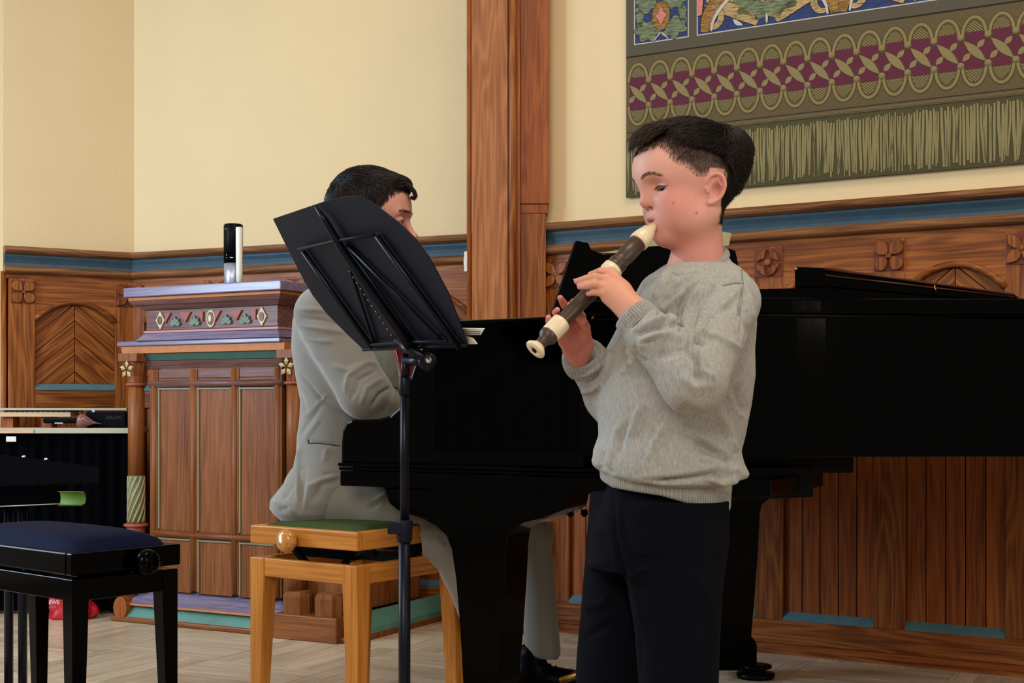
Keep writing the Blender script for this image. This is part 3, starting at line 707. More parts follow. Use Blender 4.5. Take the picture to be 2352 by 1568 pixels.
for x in (370, 603):
    u = fz(x)
    dia.prism(ell(u, fzc, 0.021, 0.033, 4), -0.006, 0, fl3); 
    cir.prism(ell(u, fzc, 0.011, 0.016, 12), -0.0085, 0, fl3)
for x in (486,): dia.prism(ell(fz(x), fzc, 0.019, 0.031, 18), -0.006, 0, fl3); cir.prism(ell(fz(x), fzc, 0.014, 0.024, 18), -0.0085, 0, fl3); dia.prism(ell(fz(x), fzc, 0.007, 0.013, 14), -0.011, 0, fl3)
parts_each('leaf_carving', leafs, M['leafgreen'], lec, group=5); parts_each('red_carving', tri, M['red_paint'], lec); parts_each('lozenge_carving', dia, M['cream'], lec); parts_each('lozenge_core', cir, M['mauve'], lec)
# framed panels: posts, beads, sunk boards with sage edging
px_ = [350, 440, 535, 634]
zt, zm, zb_ = 0.872, 0.325, 0.125
for i, x in enumerate(px_):
    u = ul(x); b = MB(); b.tube([(u, 0.012, zb_), (u, 0.012, 0.925)], 0.013, 10); b.box(u - 0.018, u + 0.018, 0.008, 0.03, zb_, 0.925); part('post', b, M['oak'], lec)
b = MB(); b.tube([(bu0 - 0.02, 0.010, zt), (bu1 + 0.01, 0.010, zt)], 0.0125, 10); part('rail_bead', b, M['mauve'], lec)
b = MB(); b.tube([(bu0 - 0.0, 0.010, zm), (bu1, 0.010, zm)], 0.0125, 10); part('rail_bead', b, M['oak'], lec)
b = MB(); b.box(bu0, bu1, 0.012, 0.03, 0.893, 0.925, (1, 0, 0)); part('top_rail', b, M['mauve'], lec, 0.002)
for i in range(3):
    u0, u1 = ul(px_[i]) + 0.016, ul(px_[i + 1]) - 0.016
    for z0_, z1_ in ((zm + 0.012, zt - 0.012), (zb_ - 0.01, zm - 0.012)):
        b = MB(); b.box(u0, u1, 0.0135, 0.022, z0_, z1_); part('panel', b, M['oak'], lec, 0.001)
        e = MB(); e.box(u0 + 0.004, u0 + 0.010, 0.008, 0.016, z0_ + 0.006, z1_); e.box(u0 + 0.010, u1, 0.008, 0.016, z1_ - 0.009, z1_ - 0.003)
        parts_each('panel_edging', e, M['sage'], lec)
    b = MB(); b.box(u0, u1, 0.012, 0.022, zt + 0.012, 0.892, (1, 0, 0)); part('panel', b, M['oak'], lec, 0.001)
# stepped base
bs0, bs1 = ul(300), ul(652)
lp('base_slab', [(bs0 + 0.02, bs1, 0.066, 0.122, 0.03, -0.045)], 'lav', 0.003)
lp('base_fillet', [(bs0, bs1, 0.060, 0.068, 0.034, 0.034)], 'orange_paint', 0.001)
lp('teal_slope', [(bs0 + 0.01, bs1, 0.020, 0.060, 0.046, 0.012)], 'teal', 0.002)
lp('base_foot', [(bs0, ul(800), 0.0, 0.020, 0.052, 0.052)], 'oak', 0.006)
b = MB(); b.prism(ell(bs0 - 0.004, 0.05, 0.034, 0.042, 14), -0.052, 0.02, fl3); part('foot_scroll', b, M['pine_dark'], lec, 0.003)
pb0, pb1 = ul(655), ul(800)
b = MB(); b.box(pb0, pb1, -0.07, 0.12, 0.0, 0.085, (1, 0, 0)); part('column_plinth', b, M['oak'], lec, 0.004)
b = MB(); b.lathe([(0.05, 0), (0.05, 0.06), (0.042, 0.075)], (ul(692), -0.02, 0.085), (0, 0, 1), 8, smooth=False); part('column_foot', b, M['oak'], lec)
b = MB(); b.lathe([(0.05, 0), (0.05, 0.06), (0.042, 0.075)], (ul(765), -0.02, 0.085), (0, 0, 1), 8, smooth=False); part('column_foot', b, M['oak'], lec)
b = MB(); b.box(ul(642) , ul(785), 0.04, DP, 0.085, 0.98); part('side_case', b, M['oak'], lec, 0.003)
b = MB(); b.sweepx([(0, 0), (0, 0.068), (-0.012, 0.066), (-0.05, 0.02), (-0.052, 0.0)], 0, DP + 0.15); m_ = b.mesh('side_base', M['teal']); o = link('side_teal_slope', m_, lec); o.location = (pb1, 0.05, 0.018); o.rotation_euler = (0, 0, math.pi / 2)
b = MB(); b.box(pb1 - 0.1, pb1 + 0.055, 0.05, DP + 0.2, 0, 0.02); part('side_foot', b, M['oak'], lec, 0.002)
# the two corner columns: column > shaft, rings, capital, flower
def corner_column(x, full=True):
    u = ul(x); y = 0.004
    r = 0.030
    sh_ = MB(); sh_.lathe([(r, 0.535 if full else 0.20), (r * 0.98, 0.87)], (u, y, 0), (0, 0, 1), 24)
    col = part('column', sh_, M['oak'], lec)
    g = MB(); g.lathe([(r * 1.0, 0.36), (r * 1.0, 0.535)], (u, y, 0), (0, 0, 1), 24); part('painted_shaft', g, M['leafgreen'], col)
    sp = MB()
    for q in range(10):
        pts = []
        for t in np.linspace(0, 1, 14): a = q * 2 * math.pi / 10 + t * 2.4; pts.append((u + r * 1.0 * math.cos(a), y + r * math.sin(a), 0.362 + t * 0.17))
        sp.tube(pts, 0.0040, 6)
    parts_each('spiral_stripe', sp, M['stripe'], col)
    rg_ = MB()
    for z, rr, h in ((0.865, 0.039, 0.012), (0.345, 0.046, 0.014), (0.302, 0.054, 0.016)): rg_.lathe([(rr * .85, z), (rr, z + h * .3), (rr, z + h * .7), (rr * .85, z + h)], (u, y, 0), (0, 0, 1), 24)
    rg_.lathe([(0.035, 0.315), (0.032, 0.33), (0.036, 0.345)], (u, y, 0), (0, 0, 1), 20)
    parts_each('ring', rg_, M['red_paint'], col)
    lo = MB(); lo.lathe([(0.040, 0.12), (0.040, 0.302)], (u, y, 0), (0, 0, 1), 16); part('column_drum', lo, M['oak'], col)
    cp = MB(); cp.lathe([(0.030, 0.877), (0.030, 0.90), (0.037, 0.93), (0.047, 0.985)], (u, y, 0), (0, 0, 1), 12, smooth=False); cp.box(u - 0.046, u + 0.046, y - 0.046, y + 0.046, 0.955, 0.985); part('capital', cp, M['oak'], col, 0.002)
    for dx_, dy_ in ((0, -1),):
        fl = MB(); c = np.array([u + 0.0, y - 0.050, 0.925])
        for q in range(5):
            t = q * 2 * math.pi / 5 + 0.3; d = np.array([math.cos(t), 0, math.sin(t)]); n_ = np.array([-math.sin(t), 0, math.cos(t)])
            fl.add([c + d * .006, c + d * .02 + n_ * .009, c + d * .034, c + d * .02 - n_ * .009, c + d * .02 + np.array([0, -0.008, 0]), c + d * .02 + np.array([0, 0.014, 0])],
                   [(0, 1, 4), (1, 2, 4), (2, 3, 4), (3, 0, 4), (1, 0, 5), (2, 1, 5), (3, 2, 5), (0, 3, 5)])
        part('capital_flower', fl, M['cream'], col)
corner_column(311); corner_column(676)

# items standing on the lectern
def on_lec(x, dy, z): u = ul(x); return (float(LA[0] + u * math.cos(aL) - dy * math.sin(aL)), float(LA[1] + u * math.sin(aL) + dy * math.cos(aL)), z)
Yc = 4.93
can = empty('speaker_tube', (float(P(536, 0, Yc)[0]), Yc, 1.222)); tag(can, 'tall black and silver cylinder standing on the lectern top', 'speaker')
b = MB(); b.lathe([(0.030, 0), (0.033, 0.002), (0.0335, 0.09)], (0, 0, 0), (0, 0, 1), 32); part('silver_base', b, M['steel'], can)
b = MB(); b.lathe([(0.0335, 0.09), (0.0345, 0.09), (0.035, 0.228), (0.031, 0.233), (0.0, 0.233)], (0, 0, 0), (0, 0, 1), 32); part('black_sleeve', b, M['black_soft'], can)
b = MB()
for zz, w in ((0.212, 0.011), (0.1075, 0.006), (0.118, 0.008)): b.box(-0.022, -0.022 + w * 1.6, -0.0285, -0.0265, zz - 0.0022, zz + 0.0022) if zz > .2 else b.box(-0.020, -0.020 + w * 1.3, -0.0300, -0.028, zz - 0.0012, zz + 0.0012)
b.box(-0.006, 0.006, -0.0353, -0.0338, 0.1065, 0.1095); parts_each('printed_mark', b, M['white'], can)
tb = empty('white_tube', (float(P(549.5, 0, Yc - 0.05)[0]), Yc - 0.05, 1.222)); tag(tb, 'slim pale white tube standing in front of the black and silver cylinder', 'tube')
b = MB(); b.lathe([(0.0095, 0), (0.0115, 0.05), (0.0125, 0.214), (0.010, 0.216), (0, 0.216)], (0, 0, 0), (0, 0, 1), 24); part('barrel', b, M['paper'], tb)

# ------------------------------------------------------------------ table at the far left with instruments
Yt = 5.10
def W3(x, y, Y): return P(x, y, Y)
t0 = W3(-70, 990, Yt); t1 = W3(297, 990, Yt)
zt_ = P(0, 983, Yt)[2]; 
tbl = empty('table', (float(t0[0]), Yt, 0)); tag(tbl, 'long table with a pale edge under a black cloth at the left wall', 'table')
wT = float(t1[0] - t0[0])
b = MB(); b.box(0, wT, 0, 0.27, zt_ - 0.020, zt_, (1, 0, 0)); part('tabletop', b, M['laminate'], tbl, 0.002)
uj = float(P(78, 990, Yt)[0] - t0[0]); b = MB(); b.box(uj - 0.22, uj, -0.004, 0.0, zt_ - 0.019, zt_ - 0.005, (1, 0, 0)); part('edge_strip', b, M['pale_wood'], tbl)
b = MB()
pts = []; n = 60
for i in range(n): x = wT * i / (n - 1); pts.append((x, 0.035 + 0.012 * math.sin(i * 1.3) + 0.006 * math.sin(i * 2.9)))
v = [(x, y, z) for z in (0.012, zt_ - 0.02) for x, y in pts]; f = [(i, i + 1, n + i + 1, n + i) for i in range(n - 1)]
v2 = [(x, y + 0.006, z) for x, y, z in v]; b.add(v, f, smooth=True); b.add(v2, [q[::-1] for q in f], smooth=True); part('cloth_skirt', b, M['black_cloth'], tbl)
for x in (0.05, wT - 0.05):
    for y in (0.08, 0.23): b = MB(); b.box(x - 0.02, x + 0.02, y - 0.02, y + 0.02, 0, zt_ - 0.02); part('leg', b, M['black_soft'], tbl)
lab = empty('card', (float(P(24, 1008, Yt)[0]), Yt + 0.0, float(P(24, 1008, Yt)[2]))); tag(lab, 'small white card pinned under the pale table edge', 'card')
b = MB(); b.box(-0.019, 0.019, 0.006, 0.008, -0.010, 0.010); part('card_face', b, M['paper'], lab, 0.0008)
# long flat zither-like instrument seen edge on, resting on a black case
zi = empty('zither', (float(P(0, 960, Yt)[0]), Yt + 0.14, zt_)); tag(zi, 'long flat stringed instrument with a pale wood edge lying on the table', 'musical instrument')
Yz = Yt + 0.12
def zz(y): return float(P(0, y, Yz)[2]) - zt_
x0z = -0.09
b = MB(); b.box(x0z, float(P(158, 0, Yz)[0]) - zi.location[0], 0, 0.10, zz(957), zz(945), (1, 0, 0)); part('soundboard_edge', b, M['pale_wood'], zi, 0.001)
b = MB(); b.box(x0z, float(P(289, 0, Yz)[0]) - zi.location[0], -0.01, 0.11, zz(942), zz(936.5), (1, 0, 0)); part('top_rail', b, M['laminate'], zi, 0.001)
b = MB()
for k in range(14): xk = float(P(6 + k * 12, 0, Yz)[0]) - zi.location[0]; b.box(xk, xk + 0.011, -0.006, 0.09, zz(945), zz(941.5))
parts_each('tuning_pin', b, M['black_soft'], zi)
b = MB(); xk = float(P(4, 0, Yz)[0]) - zi.location[0]
for x in (-0.05, 0.10): b.box(x, x + 0.04, 0.02, 0.09, 0, zz(956))
parts_each('foot', b, M['pine_dark'], zi)
cs = empty('instrument_case', (float(P(195, 970, Yt)[0]), Yt + 0.07, zt_)); tag(cs, 'black instrument case with faint lettering lying on the table beside the lectern', 'case')
def cx_(x): return float(P(x, 0, Yt + 0.07)[0]) - cs.location[0]
def cz_(y): return float(P(0, y, Yt + 0.07)[2]) - zt_
b = MB(); b.box(cx_(196), cx_(290), 0, 0.055, 0, cz_(944), (1, 0, 0)); b.box(cx_(98), cx_(198), 0.0, 0.055, cz_(972), cz_(959), (1, 0, 0)); part('shell', b, M['black_soft'], cs, 0.006)
b = MB(); b.box(cx_(212), cx_(218), -0.003, 0.0, cz_(946), cz_(939)); b.box(cx_(126), cx_(145), -0.003, 0.0, cz_(973), cz_(970)); part('clasp', b, M['steel'], cs)
tx = bpy.data.curves.new('lettering', 'FONT'); tx.body = 'KAOW'; tx.size = 0.018; tx.extrude = 0.0004
to = bpy.data.objects.new('lettering', tx); COL.objects.link(to)
def text_part(body, size, loc, rz, mat, parent, name='lettering', align='CENTER', ext=0.0004):
    c = bpy.data.curves.new(name, 'FONT'); c.body = body; c.size = size; c.extrude = ext; c.align_x = align; c.resolution_u = 2
    o = bpy.data.objects.new(name, c); COL.objects.link(o)
    bpy.context.view_layer.update()
    me = bpy.data.meshes.new_from_object(o.evaluated_get(bpy.context.evaluated_depsgraph_get())); me.name = name
    bpy.data.objects.remove(o); me.materials.clear(); me.materials.append(mat)
    q = bpy.data.objects.new(name, me); COL.objects.link(q); q.parent = parent; q.location = loc; q.rotation_euler = (math.pi / 2, 0, rz)
    return q
bpy.data.objects.remove(to)
text_part('IEAOW', 0.018, (cx_(262), -0.0012, cz_(962)), 0, plain('faint_print', srgb(52, 58, 76), 0.6, 0.2), cs)
# shiny pink-brown horn shape
hn = empty('horn_bell', (float(P(180, 960, Yt)[0]), Yt + 0.032, zt_ + 0.028)); tag(hn, 'shiny pinkish brown pear-shaped instrument end lying on the table', 'musical instrument')
b = MB(); b.lathe([(0.004, -0.014), (0.020, -0.012), (0.026, -0.002), (0.0245, 0.010), (0.016, 0.028), (0.007, 0.045), (0.0025, 0.056), (0.0015, 0.078)], (0, 0, 0), (1, 0.1, -0.16), 24); part('bell', b, plain('rosewood_gloss', srgb(128, 84, 80), 0.15, 0.5), hn)
b = MB(); b.tube([(-0.016, 0, 0.028), (-0.004, 0, 0.020), (0.012, 0, 0.010)], [0.002, 0.004, 0.003], 8); part('lug', b, M['black_soft'], hn)

# dark things in front of the table: folded black stand desk and lime roll
sd = empty('folded_music_stand', (float(P(60, 1200, 3.6)[0]), 3.6, 0)); tag(sd, 'folded black music stand in front of the table at the left edge', 'music stand')
b = MB(); v = []
for dy in (0, 0.004):
    for x, y in ((-120, 1025), (0, 1044), (228, 1072), (228, 1108), (0, 1115), (-120, 1120)): v.append(P(x, y, 3.6 + dy))
b.add(v, [(0, 1, 2, 3, 4, 5), (11, 10, 9, 8, 7, 6)] + [(i, 6 + i, 6 + (i + 1) % 6, (i + 1) % 6) for i in range(6)]); part('desk', b, M['stand_black'], sd, world=True)
b = MB()
for x, y in ((55, 1050), (106, 1056)): b.lathe([(0.006, 0), (0.005, 0.004), (0.001, 0.006)], P(x, y, 3.6), (0, 0, 1), 10)
parts_each('rivet', b, M['chrome'], sd, world=True)
b = MB(); b.tube([P(-120, 1168, 3.62), P(150, 1156, 3.62)], 0.0018, 6); part('lip_wire', b, M['steel'], sd, world=True)
b = MB(); v = []
for dy in (0, 0.10):
    for x, y in ((-120, 1118), (150, 1118), (150, 1156), (-120, 1166)): v.append(P(x, y, 3.62 + dy))
b.add(v, [(0, 1, 2, 3), (7, 6, 5, 4)] + [(i, 4 + i, 4 + (i + 1) % 4, (i + 1) % 4) for i in range(4)]); part('tray', b, M['black_cloth'], sd, world=True)
b = MB()
for x in (20, 52): b.tube([P(x, 1140, 3.66), P(x, 1140, 3.66) * [1, 1, 0] + [0, 0, 0.02]], 0.012, 10)
b.tube([P(-80, 1140, 3.7) * [1, 1, 0] + [0, 0, 0.012], P(120, 1140, 3.5) * [1, 1, 0] + [0, 0, 0.012]], 0.010, 8)
part('legs', b, M['stand_dark'], sd, world=True)
gr = empty('green_cup', P(160, 1145, 3.58).tolist()); tag(gr, 'lime green plastic scoop lying in the tray of the folded stand', 'container')
b = MB(); n = 14; v = []
R_ = 0.0195
for xx, rr in ((-0.032, R_), (0.030, R_), (0.036, R_ * 0.8)):
    for k in range(n): t = math.pi * (-0.62 + 1.25 * k / (n - 1)); v.append((xx, 0.010 + rr * math.cos(t) * 0.8, rr * math.sin(t)))
for xx, rr in ((-0.032, R_ * .92), (0.030, R_ * .92), (0.034, R_ * 0.72)):
    for k in range(n): t = math.pi * (-0.62 + 1.25 * k / (n - 1)); v.append((xx, 0.010 + rr * math.cos(t) * 0.8, rr * math.sin(t)))
f = []
for s_ in (0, 3):
    for i in range(2):
        for k in range(n - 1): f.append(((s_ + i) * n + k, (s_ + i) * n + k + 1, (s_ + i + 1) * n + k + 1, (s_ + i + 1) * n + k))
for k in range(n - 1): f.append((k, k + 1, 3 * n + k + 1, 3 * n + k)); f.append((2 * n + k, 5 * n + k, 5 * n + k + 1, 2 * n + k + 1))
b.add(v, f, smooth=True); part('scoop_shell', b, M['green_plastic'], gr)

# red carrier bag under the table
Yb = 4.62
bg_ = empty('carrier_bag', (float(P(155, 1430, 5.0)[0]), 5.035, 0.0)); tag(bg_, 'crumpled red plastic carrier bag with white lettering on the floor under the table', 'bag')
n1, n2 = 40, 22; v = []
rr = np.random.default_rng(4)
ph = rr.random(8) * 6
for j in range(n2):
    t = j / (n2 - 1); z = 0.115 * t
    for i in range(n1):
        a = 2 * math.pi * i / n1
        r = 1.0 - 0.45 * t ** 2 + 0.10 * math.sin(5 * a + ph[0] + 5 * t) + 0.08 * math.sin(9 * a + ph[1] - 8 * t) + 0.05 * math.sin(14 * a + ph[2] + 11 * t)
        if j == 0: r *= 0.9
        v.append((0.086 * r * math.cos(a) + 0.01 * math.sin(7 * t), 0.05 * r * math.sin(a), z + 0.006 * math.sin(6 * a + ph[3]) * t))
f = [(j * n1 + i, j * n1 + (i + 1) % n1, (j + 1) * n1 + (i + 1) % n1, (j + 1) * n1 + i) for j in range(n2 - 1) for i in range(n1)] + [tuple(range(n1))[::-1], tuple(range((n2 - 1) * n1, n2 * n1))]
b = MB(); b.add(v, f, smooth=True); part('film', b, M['red_bag'], bg_)
text_part('REWE', 0.020, (-0.047, -0.0605, 0.062), 0, M['white'], bg_)
text_part('DEIN', 0.010, (-0.047, -0.0575, 0.047), 0, M['rose_line'], bg_)

# ------------------------------------------------------------------ piano benches
def bench(name, C, e1, e2, L1, L2, zfr, zap, mats, label, leg_h, cushion_h, rim=0.052, apr=0.062, legw=0.042, inset=0.012, group=None, knob_u=0.38, zgap=None):
    # C nearest corner; e1 along the knob side, e2 along the long side; zfr top of the cushion frame, zap top of the apron
    e1 = np.array([e1[0], e1[1], 0.0]); e1 /= np.linalg.norm(e1); e2 = np.array([e2[0], e2[1], 0.0]); e2 -= e1 * (e1 @ e2); e2 /= np.linalg.norm(e2)
    up = np.array([0, 0, 1.0]); C = np.array([C[0], C[1], 0.0]); ctr = C + e1 * L1 / 2 + e2 * L2 / 2
    r = empty(name, ctr.tolist()); tag(r, label, 'piano bench', group)
    wd, cl, mt, kb = mats
    q = lambda a, b_, z: e1 * a + e2 * b_ + up * z
    h1, h2 = L1 / 2, L2 / 2
    mb = MB()
    for s in (-1, 1):
        mb.obox(q(0, s * (h2 - 0.011), zfr - rim / 2), e1, e2, up, h1, 0.011, rim / 2, al=e1)
        mb.obox(q(s * (h1 - 0.011), 0, zfr - rim / 2), e1, e2, up, 0.011, h2 - 0.0225, rim / 2, al=e2)
    mb.obox(q(0, 0, zfr - rim + 0.008), e1, e2, up, h1 - 0.02, h2 - 0.02, 0.006, al=e1)
    part('seat_frame', mb, wd, r, 0.003)
    # cushion: domed
    nn = 18; v = []
    for i in range(nn):
        for j in range(nn):
            a = -1 + 2 * i / (nn - 1); b_ = -1 + 2 * j / (nn - 1)
            z = cushion_h * ((1 - abs(a) ** 4) * (1 - abs(b_) ** 4)) ** 0.45
            v.append(q(a * (h1 - 0.012), b_ * (h2 - 0.012), zfr - 0.006 + z))
    f = [(i * nn + j, (i + 1) * nn + j, (i + 1) * nn + j + 1, i * nn + j + 1) for i in range(nn - 1) for j in range(nn - 1)]
    mb = MB(); mb.add(v, f, smooth=True); part('cushion', mb, cl, r)
    h1b, h2b = h1 - inset, h2 - inset
    for s in (-1, 1):
        mb = MB(); mb.obox(q(0, s * (h2b - 0.012), zap - apr / 2), e1, e2, up, h1b - legw, 0.010, apr / 2, al=e1); part('apron', mb, wd, r, 0.002)
        mb = MB(); mb.obox(q(s * (h1b - 0.012), 0, zap - apr / 2), e1, e2, up, 0.010, h2b - legw, apr / 2, al=e2); part('apron', mb, wd, r, 0.002)
    for s in (-1, 1):
        for t in (-1, 1):
            mb = MB(); top = q(s * (h1b - legw / 2), t * (h2b - legw / 2), 0)
            v = []
            for z, w in ((0.0, legw * 0.62), (zap - apr, legw), (zap, legw)):
                for a, b_ in ((-1, -1), (1, -1), (1, 1), (-1, 1)):
                    v.append(q(s * h1b, t * h2b, z) - e1 * s * (w / 2 - a * s * w / 2) - e2 * t * (w / 2 - b_ * t * w / 2))
            f = [(0, 3, 2, 1), (8, 9, 10, 11)] + [(k * 4 + i, k * 4 + (i + 1) % 4, k * 4 + 4 + (i + 1) % 4, k * 4 + 4 + i) for k in (0, 1) for i in range(4)]
            mb.add(v, f, up); part('leg', mb, wd, r, 0.002)
    # scissor lift mechanism and knobs
    mb = MB()
    for s in (-1, 1):
        for t in (-1, 1):
            mb.obox(q(s * 0.28 * L1, t * (h2 - 0.075), (zfr - rim + zap) / 2), e1 * 0.9 + up * s * 0.75, e2, np.cross(e1 * 0.9 + up * s * 0.75, e2), 0.05, 0.006, 0.007)
        mb.obox(q(0, s * (h2 - 0.085), (zfr - rim + zap) / 2 - 0.003), e1, e2, up, h1 - 0.075, 0.012, 0.012)
        mb.obox(q(0, s * (h2 - 0.055), zap - 0.02), e1, e2, up, h1 - 0.04, 0.02, 0.012)
    parts_each('lift_mechanism', mb, mt, r)
    for s in (-1, 1):
        c = q((knob_u - 0.5) * L1, s * (h2 + 0.002), zfr - rim * 0.66); d = e2 * s
        mb = MB(); mb.lathe([(0.008, -0.01), (0.010, 0.006), (0.022, 0.008), (0.0275, 0.016), (0.0275, 0.024), (0.024, 0.032), (0.014, 0.037), (0.0, 0.038)], c, d, 28); part('knob', mb, kb, r)
    return r
kbw = wood('turned_knob_wood', srgb(150, 92, 30), srgb(190, 128, 58), srgb(206, 150, 84), var=0.0, contrast=0.2, rough=0.18, coat=0.5)
N_ = np.array([-0.351, 3.060])
bench('piano_bench', N_, (-0.287, 0.203), (0.30, 0.424), 0.345, 0.40, 0.503, 0.426, (M['beech'], M['green_cloth'], M['black_soft'], kbw),
      'honey coloured wooden piano bench with green cushion under the seated pianist', 0, 0.021, rim=0.043, apr=0.044, legw=0.046, knob_u=0.58, inset=0.0)
Cb = P(165, 1272, 2.70)
bench('piano_bench', Cb[:2], (0.643, 0.766), (-0.766, 0.643), 0.262, 0.55, 0.494, 0.441, (M['black'], M['blue_cloth'], M['black_soft'], M['black']),
      'glossy black piano bench with dark blue cushion at the lower left corner', 0, 0.040, rim=0.045, apr=0.045, legw=0.038, inset=0.004, knob_u=0.62)
# ------------------------------------------------------------------ grand piano
M['walnut_edge'] = wood('walnut_edge', srgb(40, 18, 12), srgb(66, 30, 20), srgb(84, 44, 28), var=0, rough=0.2)
TH = math.radians(28); dU = np.array([math.cos(TH), -math.sin(TH), 0]); nV = np.array([math.sin(TH), math.cos(TH), 0])
P0 = np.array([-0.399, 3.147, 0.0]); UPZ = np.array([0, 0, 1.0])
def pw(u, v, z): return P0 + dU * u + nV * v + UPZ * z
pn = empty('grand_piano', pw(0.7, 0.6, 0).tolist()); tag(pn, 'black lacquered grand piano with closed lid behind the boy', 'piano')
W_ = 1.42
# plan outline from the end of the cheek to the tail (treble side curves in)
cur = [(0.25, 0.0), (0.62, 0.0), (0.80, 0.012), (0.92, 0.05), (1.02, 0.115), (1.12, 0.19), (1.24, 0.265), (1.38, 0.345), (1.52, 0.42), (1.66, 0.50), (1.78, 0.60), (1.86, 0.74), (1.88, 0.88), (1.84, 1.08), (1.74, 1.26), (1.60, 1.38), (1.45, W_), (0.25, W_)]
def smooth_poly(c, k0, k1):
    pts = [np.array(p, float) for p in c]; out = []
    for i in range(len(pts)):
        if k0 <= i < k1:
            p0, p1, p2, p3 = pts[i - 1], pts[i], pts[i + 1], pts[(i + 2) % len(pts)]
            for t in np.linspace(0, 1, 4, endpoint=False): out.append(tuple(0.5 * ((2 * p1) + (-p0 + p2) * t + (2 * p0 - 5 * p1 + 4 * p2 - p3) * t * t + (-p0 + 3 * p1 - 3 * p2 + p3) * t ** 3)))
        else: out.append(tuple(pts[i]))
    return out
out_ = smooth_poly(cur, 1, 15)
def pprism(mb, poly, z0, z1): mb.prism(poly, z0, z1, lambda a, b_, h: pw(a, b_, h), al=dU)
def offs(poly, d):
    c = np.mean(np.array(poly), 0); return [tuple(c + (np.array(p) - c) * (1 + d / np.linalg.norm(np.array(p) - c))) for p in poly]
def ppart(nm, mb, mat='black', bev=0.004, label=None): return part(nm, mb, M[mat], pn, bev, label, world=True)
b = MB(); pprism(b, out_, 0.684, 0.974); ppart('rim', b, bev=0.004)
b = MB(); pprism(b, clip_poly(offs(out_, -0.03), 0.64, 9, -9, 9), 0.974, 0.979); ppart('lid_gap', b, 'black_soft', 0)
lid = clip_poly(offs(out_, 0.012), 0.62, 9, -9, 9)
b = MB(); pprism(b, lid, 0.979, 1.012); ppart('lid', b, bev=0.006)
# raised front of the lid and folded front flap lying on it
YA = 2.86
def wedge(nm, pts_px, Y0, dep, mat, bev=0.003):
    b = MB(); v = []; n = len(pts_px)
    for k in (0, 1):
        for x, y in pts_px: p = P(x, y, Y0); v.append(p + nV * dep * k)
    b.add(v, [tuple(range(n)), tuple(range(n, 2 * n))[::-1]] + [(i, n + i, n + (i + 1) % n, (i + 1) % n) for i in range(n)], al=(1, 0, 0)); return ppart(nm, b, mat, bev)
wedge('lid_front', [(1700, 664), (1892, 660), (2345, 697), (2345, 704), (1700, 712)], YA, 0.55, 'black')
wedge('lid_flap', [(1825, 612), (1894, 615), (2330, 675), (2345, 692), (2340, 697), (1893, 659), (1825, 661)], YA + 0.01, 0.42, 'black', 0.003)
b = MB(); b.tube([P(1894, 617, YA + .005), P(2325, 676, YA + .005)], 0.003, 8); b.tube([P(1896, 632, YA + .004), P(2330, 682, YA + .004)], 0.002, 8); ppart('flap_moulding', b, 'walnut_edge' if 'walnut_edge' in M else 'black_soft', 0)
b = MB(); b.tube([P(2146, 655, YA + .002), P(2150, 672, YA + .002)], 0.0022, 6); b.lathe([(0.004, 0), (0.003, 0.003)], P(1828, 618, YA), (0, -1, 0), 10); parts_each('hinge_pin', b, M['brass'], pn, world=True)
# cheeks at both ends of the keyboard
prof = [(0.0, 0.655), (0.0, 0.70), (0.004, 0.735), (0.014, 0.752), (0.03, 0.758), (0.10, 0.760), (0.135, 0.768), (0.158, 0.785), (0.176, 0.815), (0.192, 0.86), (0.212, 0.91), (0.238, 0.955), (0.262, 0.972), (0.28, 0.980), (0.62, 0.982), (0.62, 0.655)]
for v0 in (0.0, W_ - 0.055):
    b = MB(); b.prism(prof, v0, v0 + 0.055, lambda a, z, h: pw(a, h, z), al=dU); ppart('cheek', b, bev=0.006)
b = MB(); pprism(b, [(0.0, -0.004), (0.72, -0.004), (0.90, 0.03), (1.0, 0.10), (1.0, 0.5), (0.72, W_ - .3), (0.6, W_ + 0.004), (0.0, W_ + 0.004)], 0.604, 0.640); ppart('keybed', b, bev=0.003)
b = MB()
for zz_, pr, hh in ((0.654, 0.008, 0.0045), (0.6445, 0.005, 0.0035)):
    b.box(0, 0, 0, 0, 0, 0) if False else None
    b.prism([(-0.004, zz_ - hh), (0.80, zz_ - hh), (0.80, zz_ + hh), (-0.004, zz_ + hh)], -pr, 0.02, lambda a, z, h: pw(a, h, z), al=dU)
ppart('side_moulding', b, bev=0.003)
b = MB(); b.prism([(-0.006, 0.640), (0.25, 0.640), (0.25, 0.70), (-0.0, 0.70)], 0.055, W_ - 0.055, lambda a, z, h: pw(a, h, z), al=nV); ppart('key_slip', b, bev=0.003)
b = MB(); b.prism([(0.235, 0.69), (0.25, 0.69), (0.29, 0.955), (0.275, 0.955)], 0.055, W_ - 0.055, lambda a, z, h: pw(a, h, z), al=nV); ppart('fallboard', b, bev=0.002)
kw = MB(); kb_ = MB(); nw = 52; kwid = (W_ - 0.16) / nw
for i in range(nw):
    v0 = 0.08 + i * kwid; kw.prism([(0.02, 0.70), (0.235, 0.70), (0.235, 0.722), (0.02, 0.722)], v0 + 0.0006, v0 + kwid - 0.0006, lambda a, z, h: pw(a, h, z))
    if i % 7 not in (2, 6): kb_.prism([(0.11, 0.722), (0.235, 0.722), (0.235, 0.734), (0.115, 0.734)], v0 + kwid - 0.006, v0 + kwid + 0.006, lambda a, z, h: pw(a, h, z))
o = ppart('white_keys', kw, 'paper', 0); o['kind'] = 'stuff'; o = ppart('black_keys', kb_, 'black_soft', 0); o['kind'] = 'stuff'
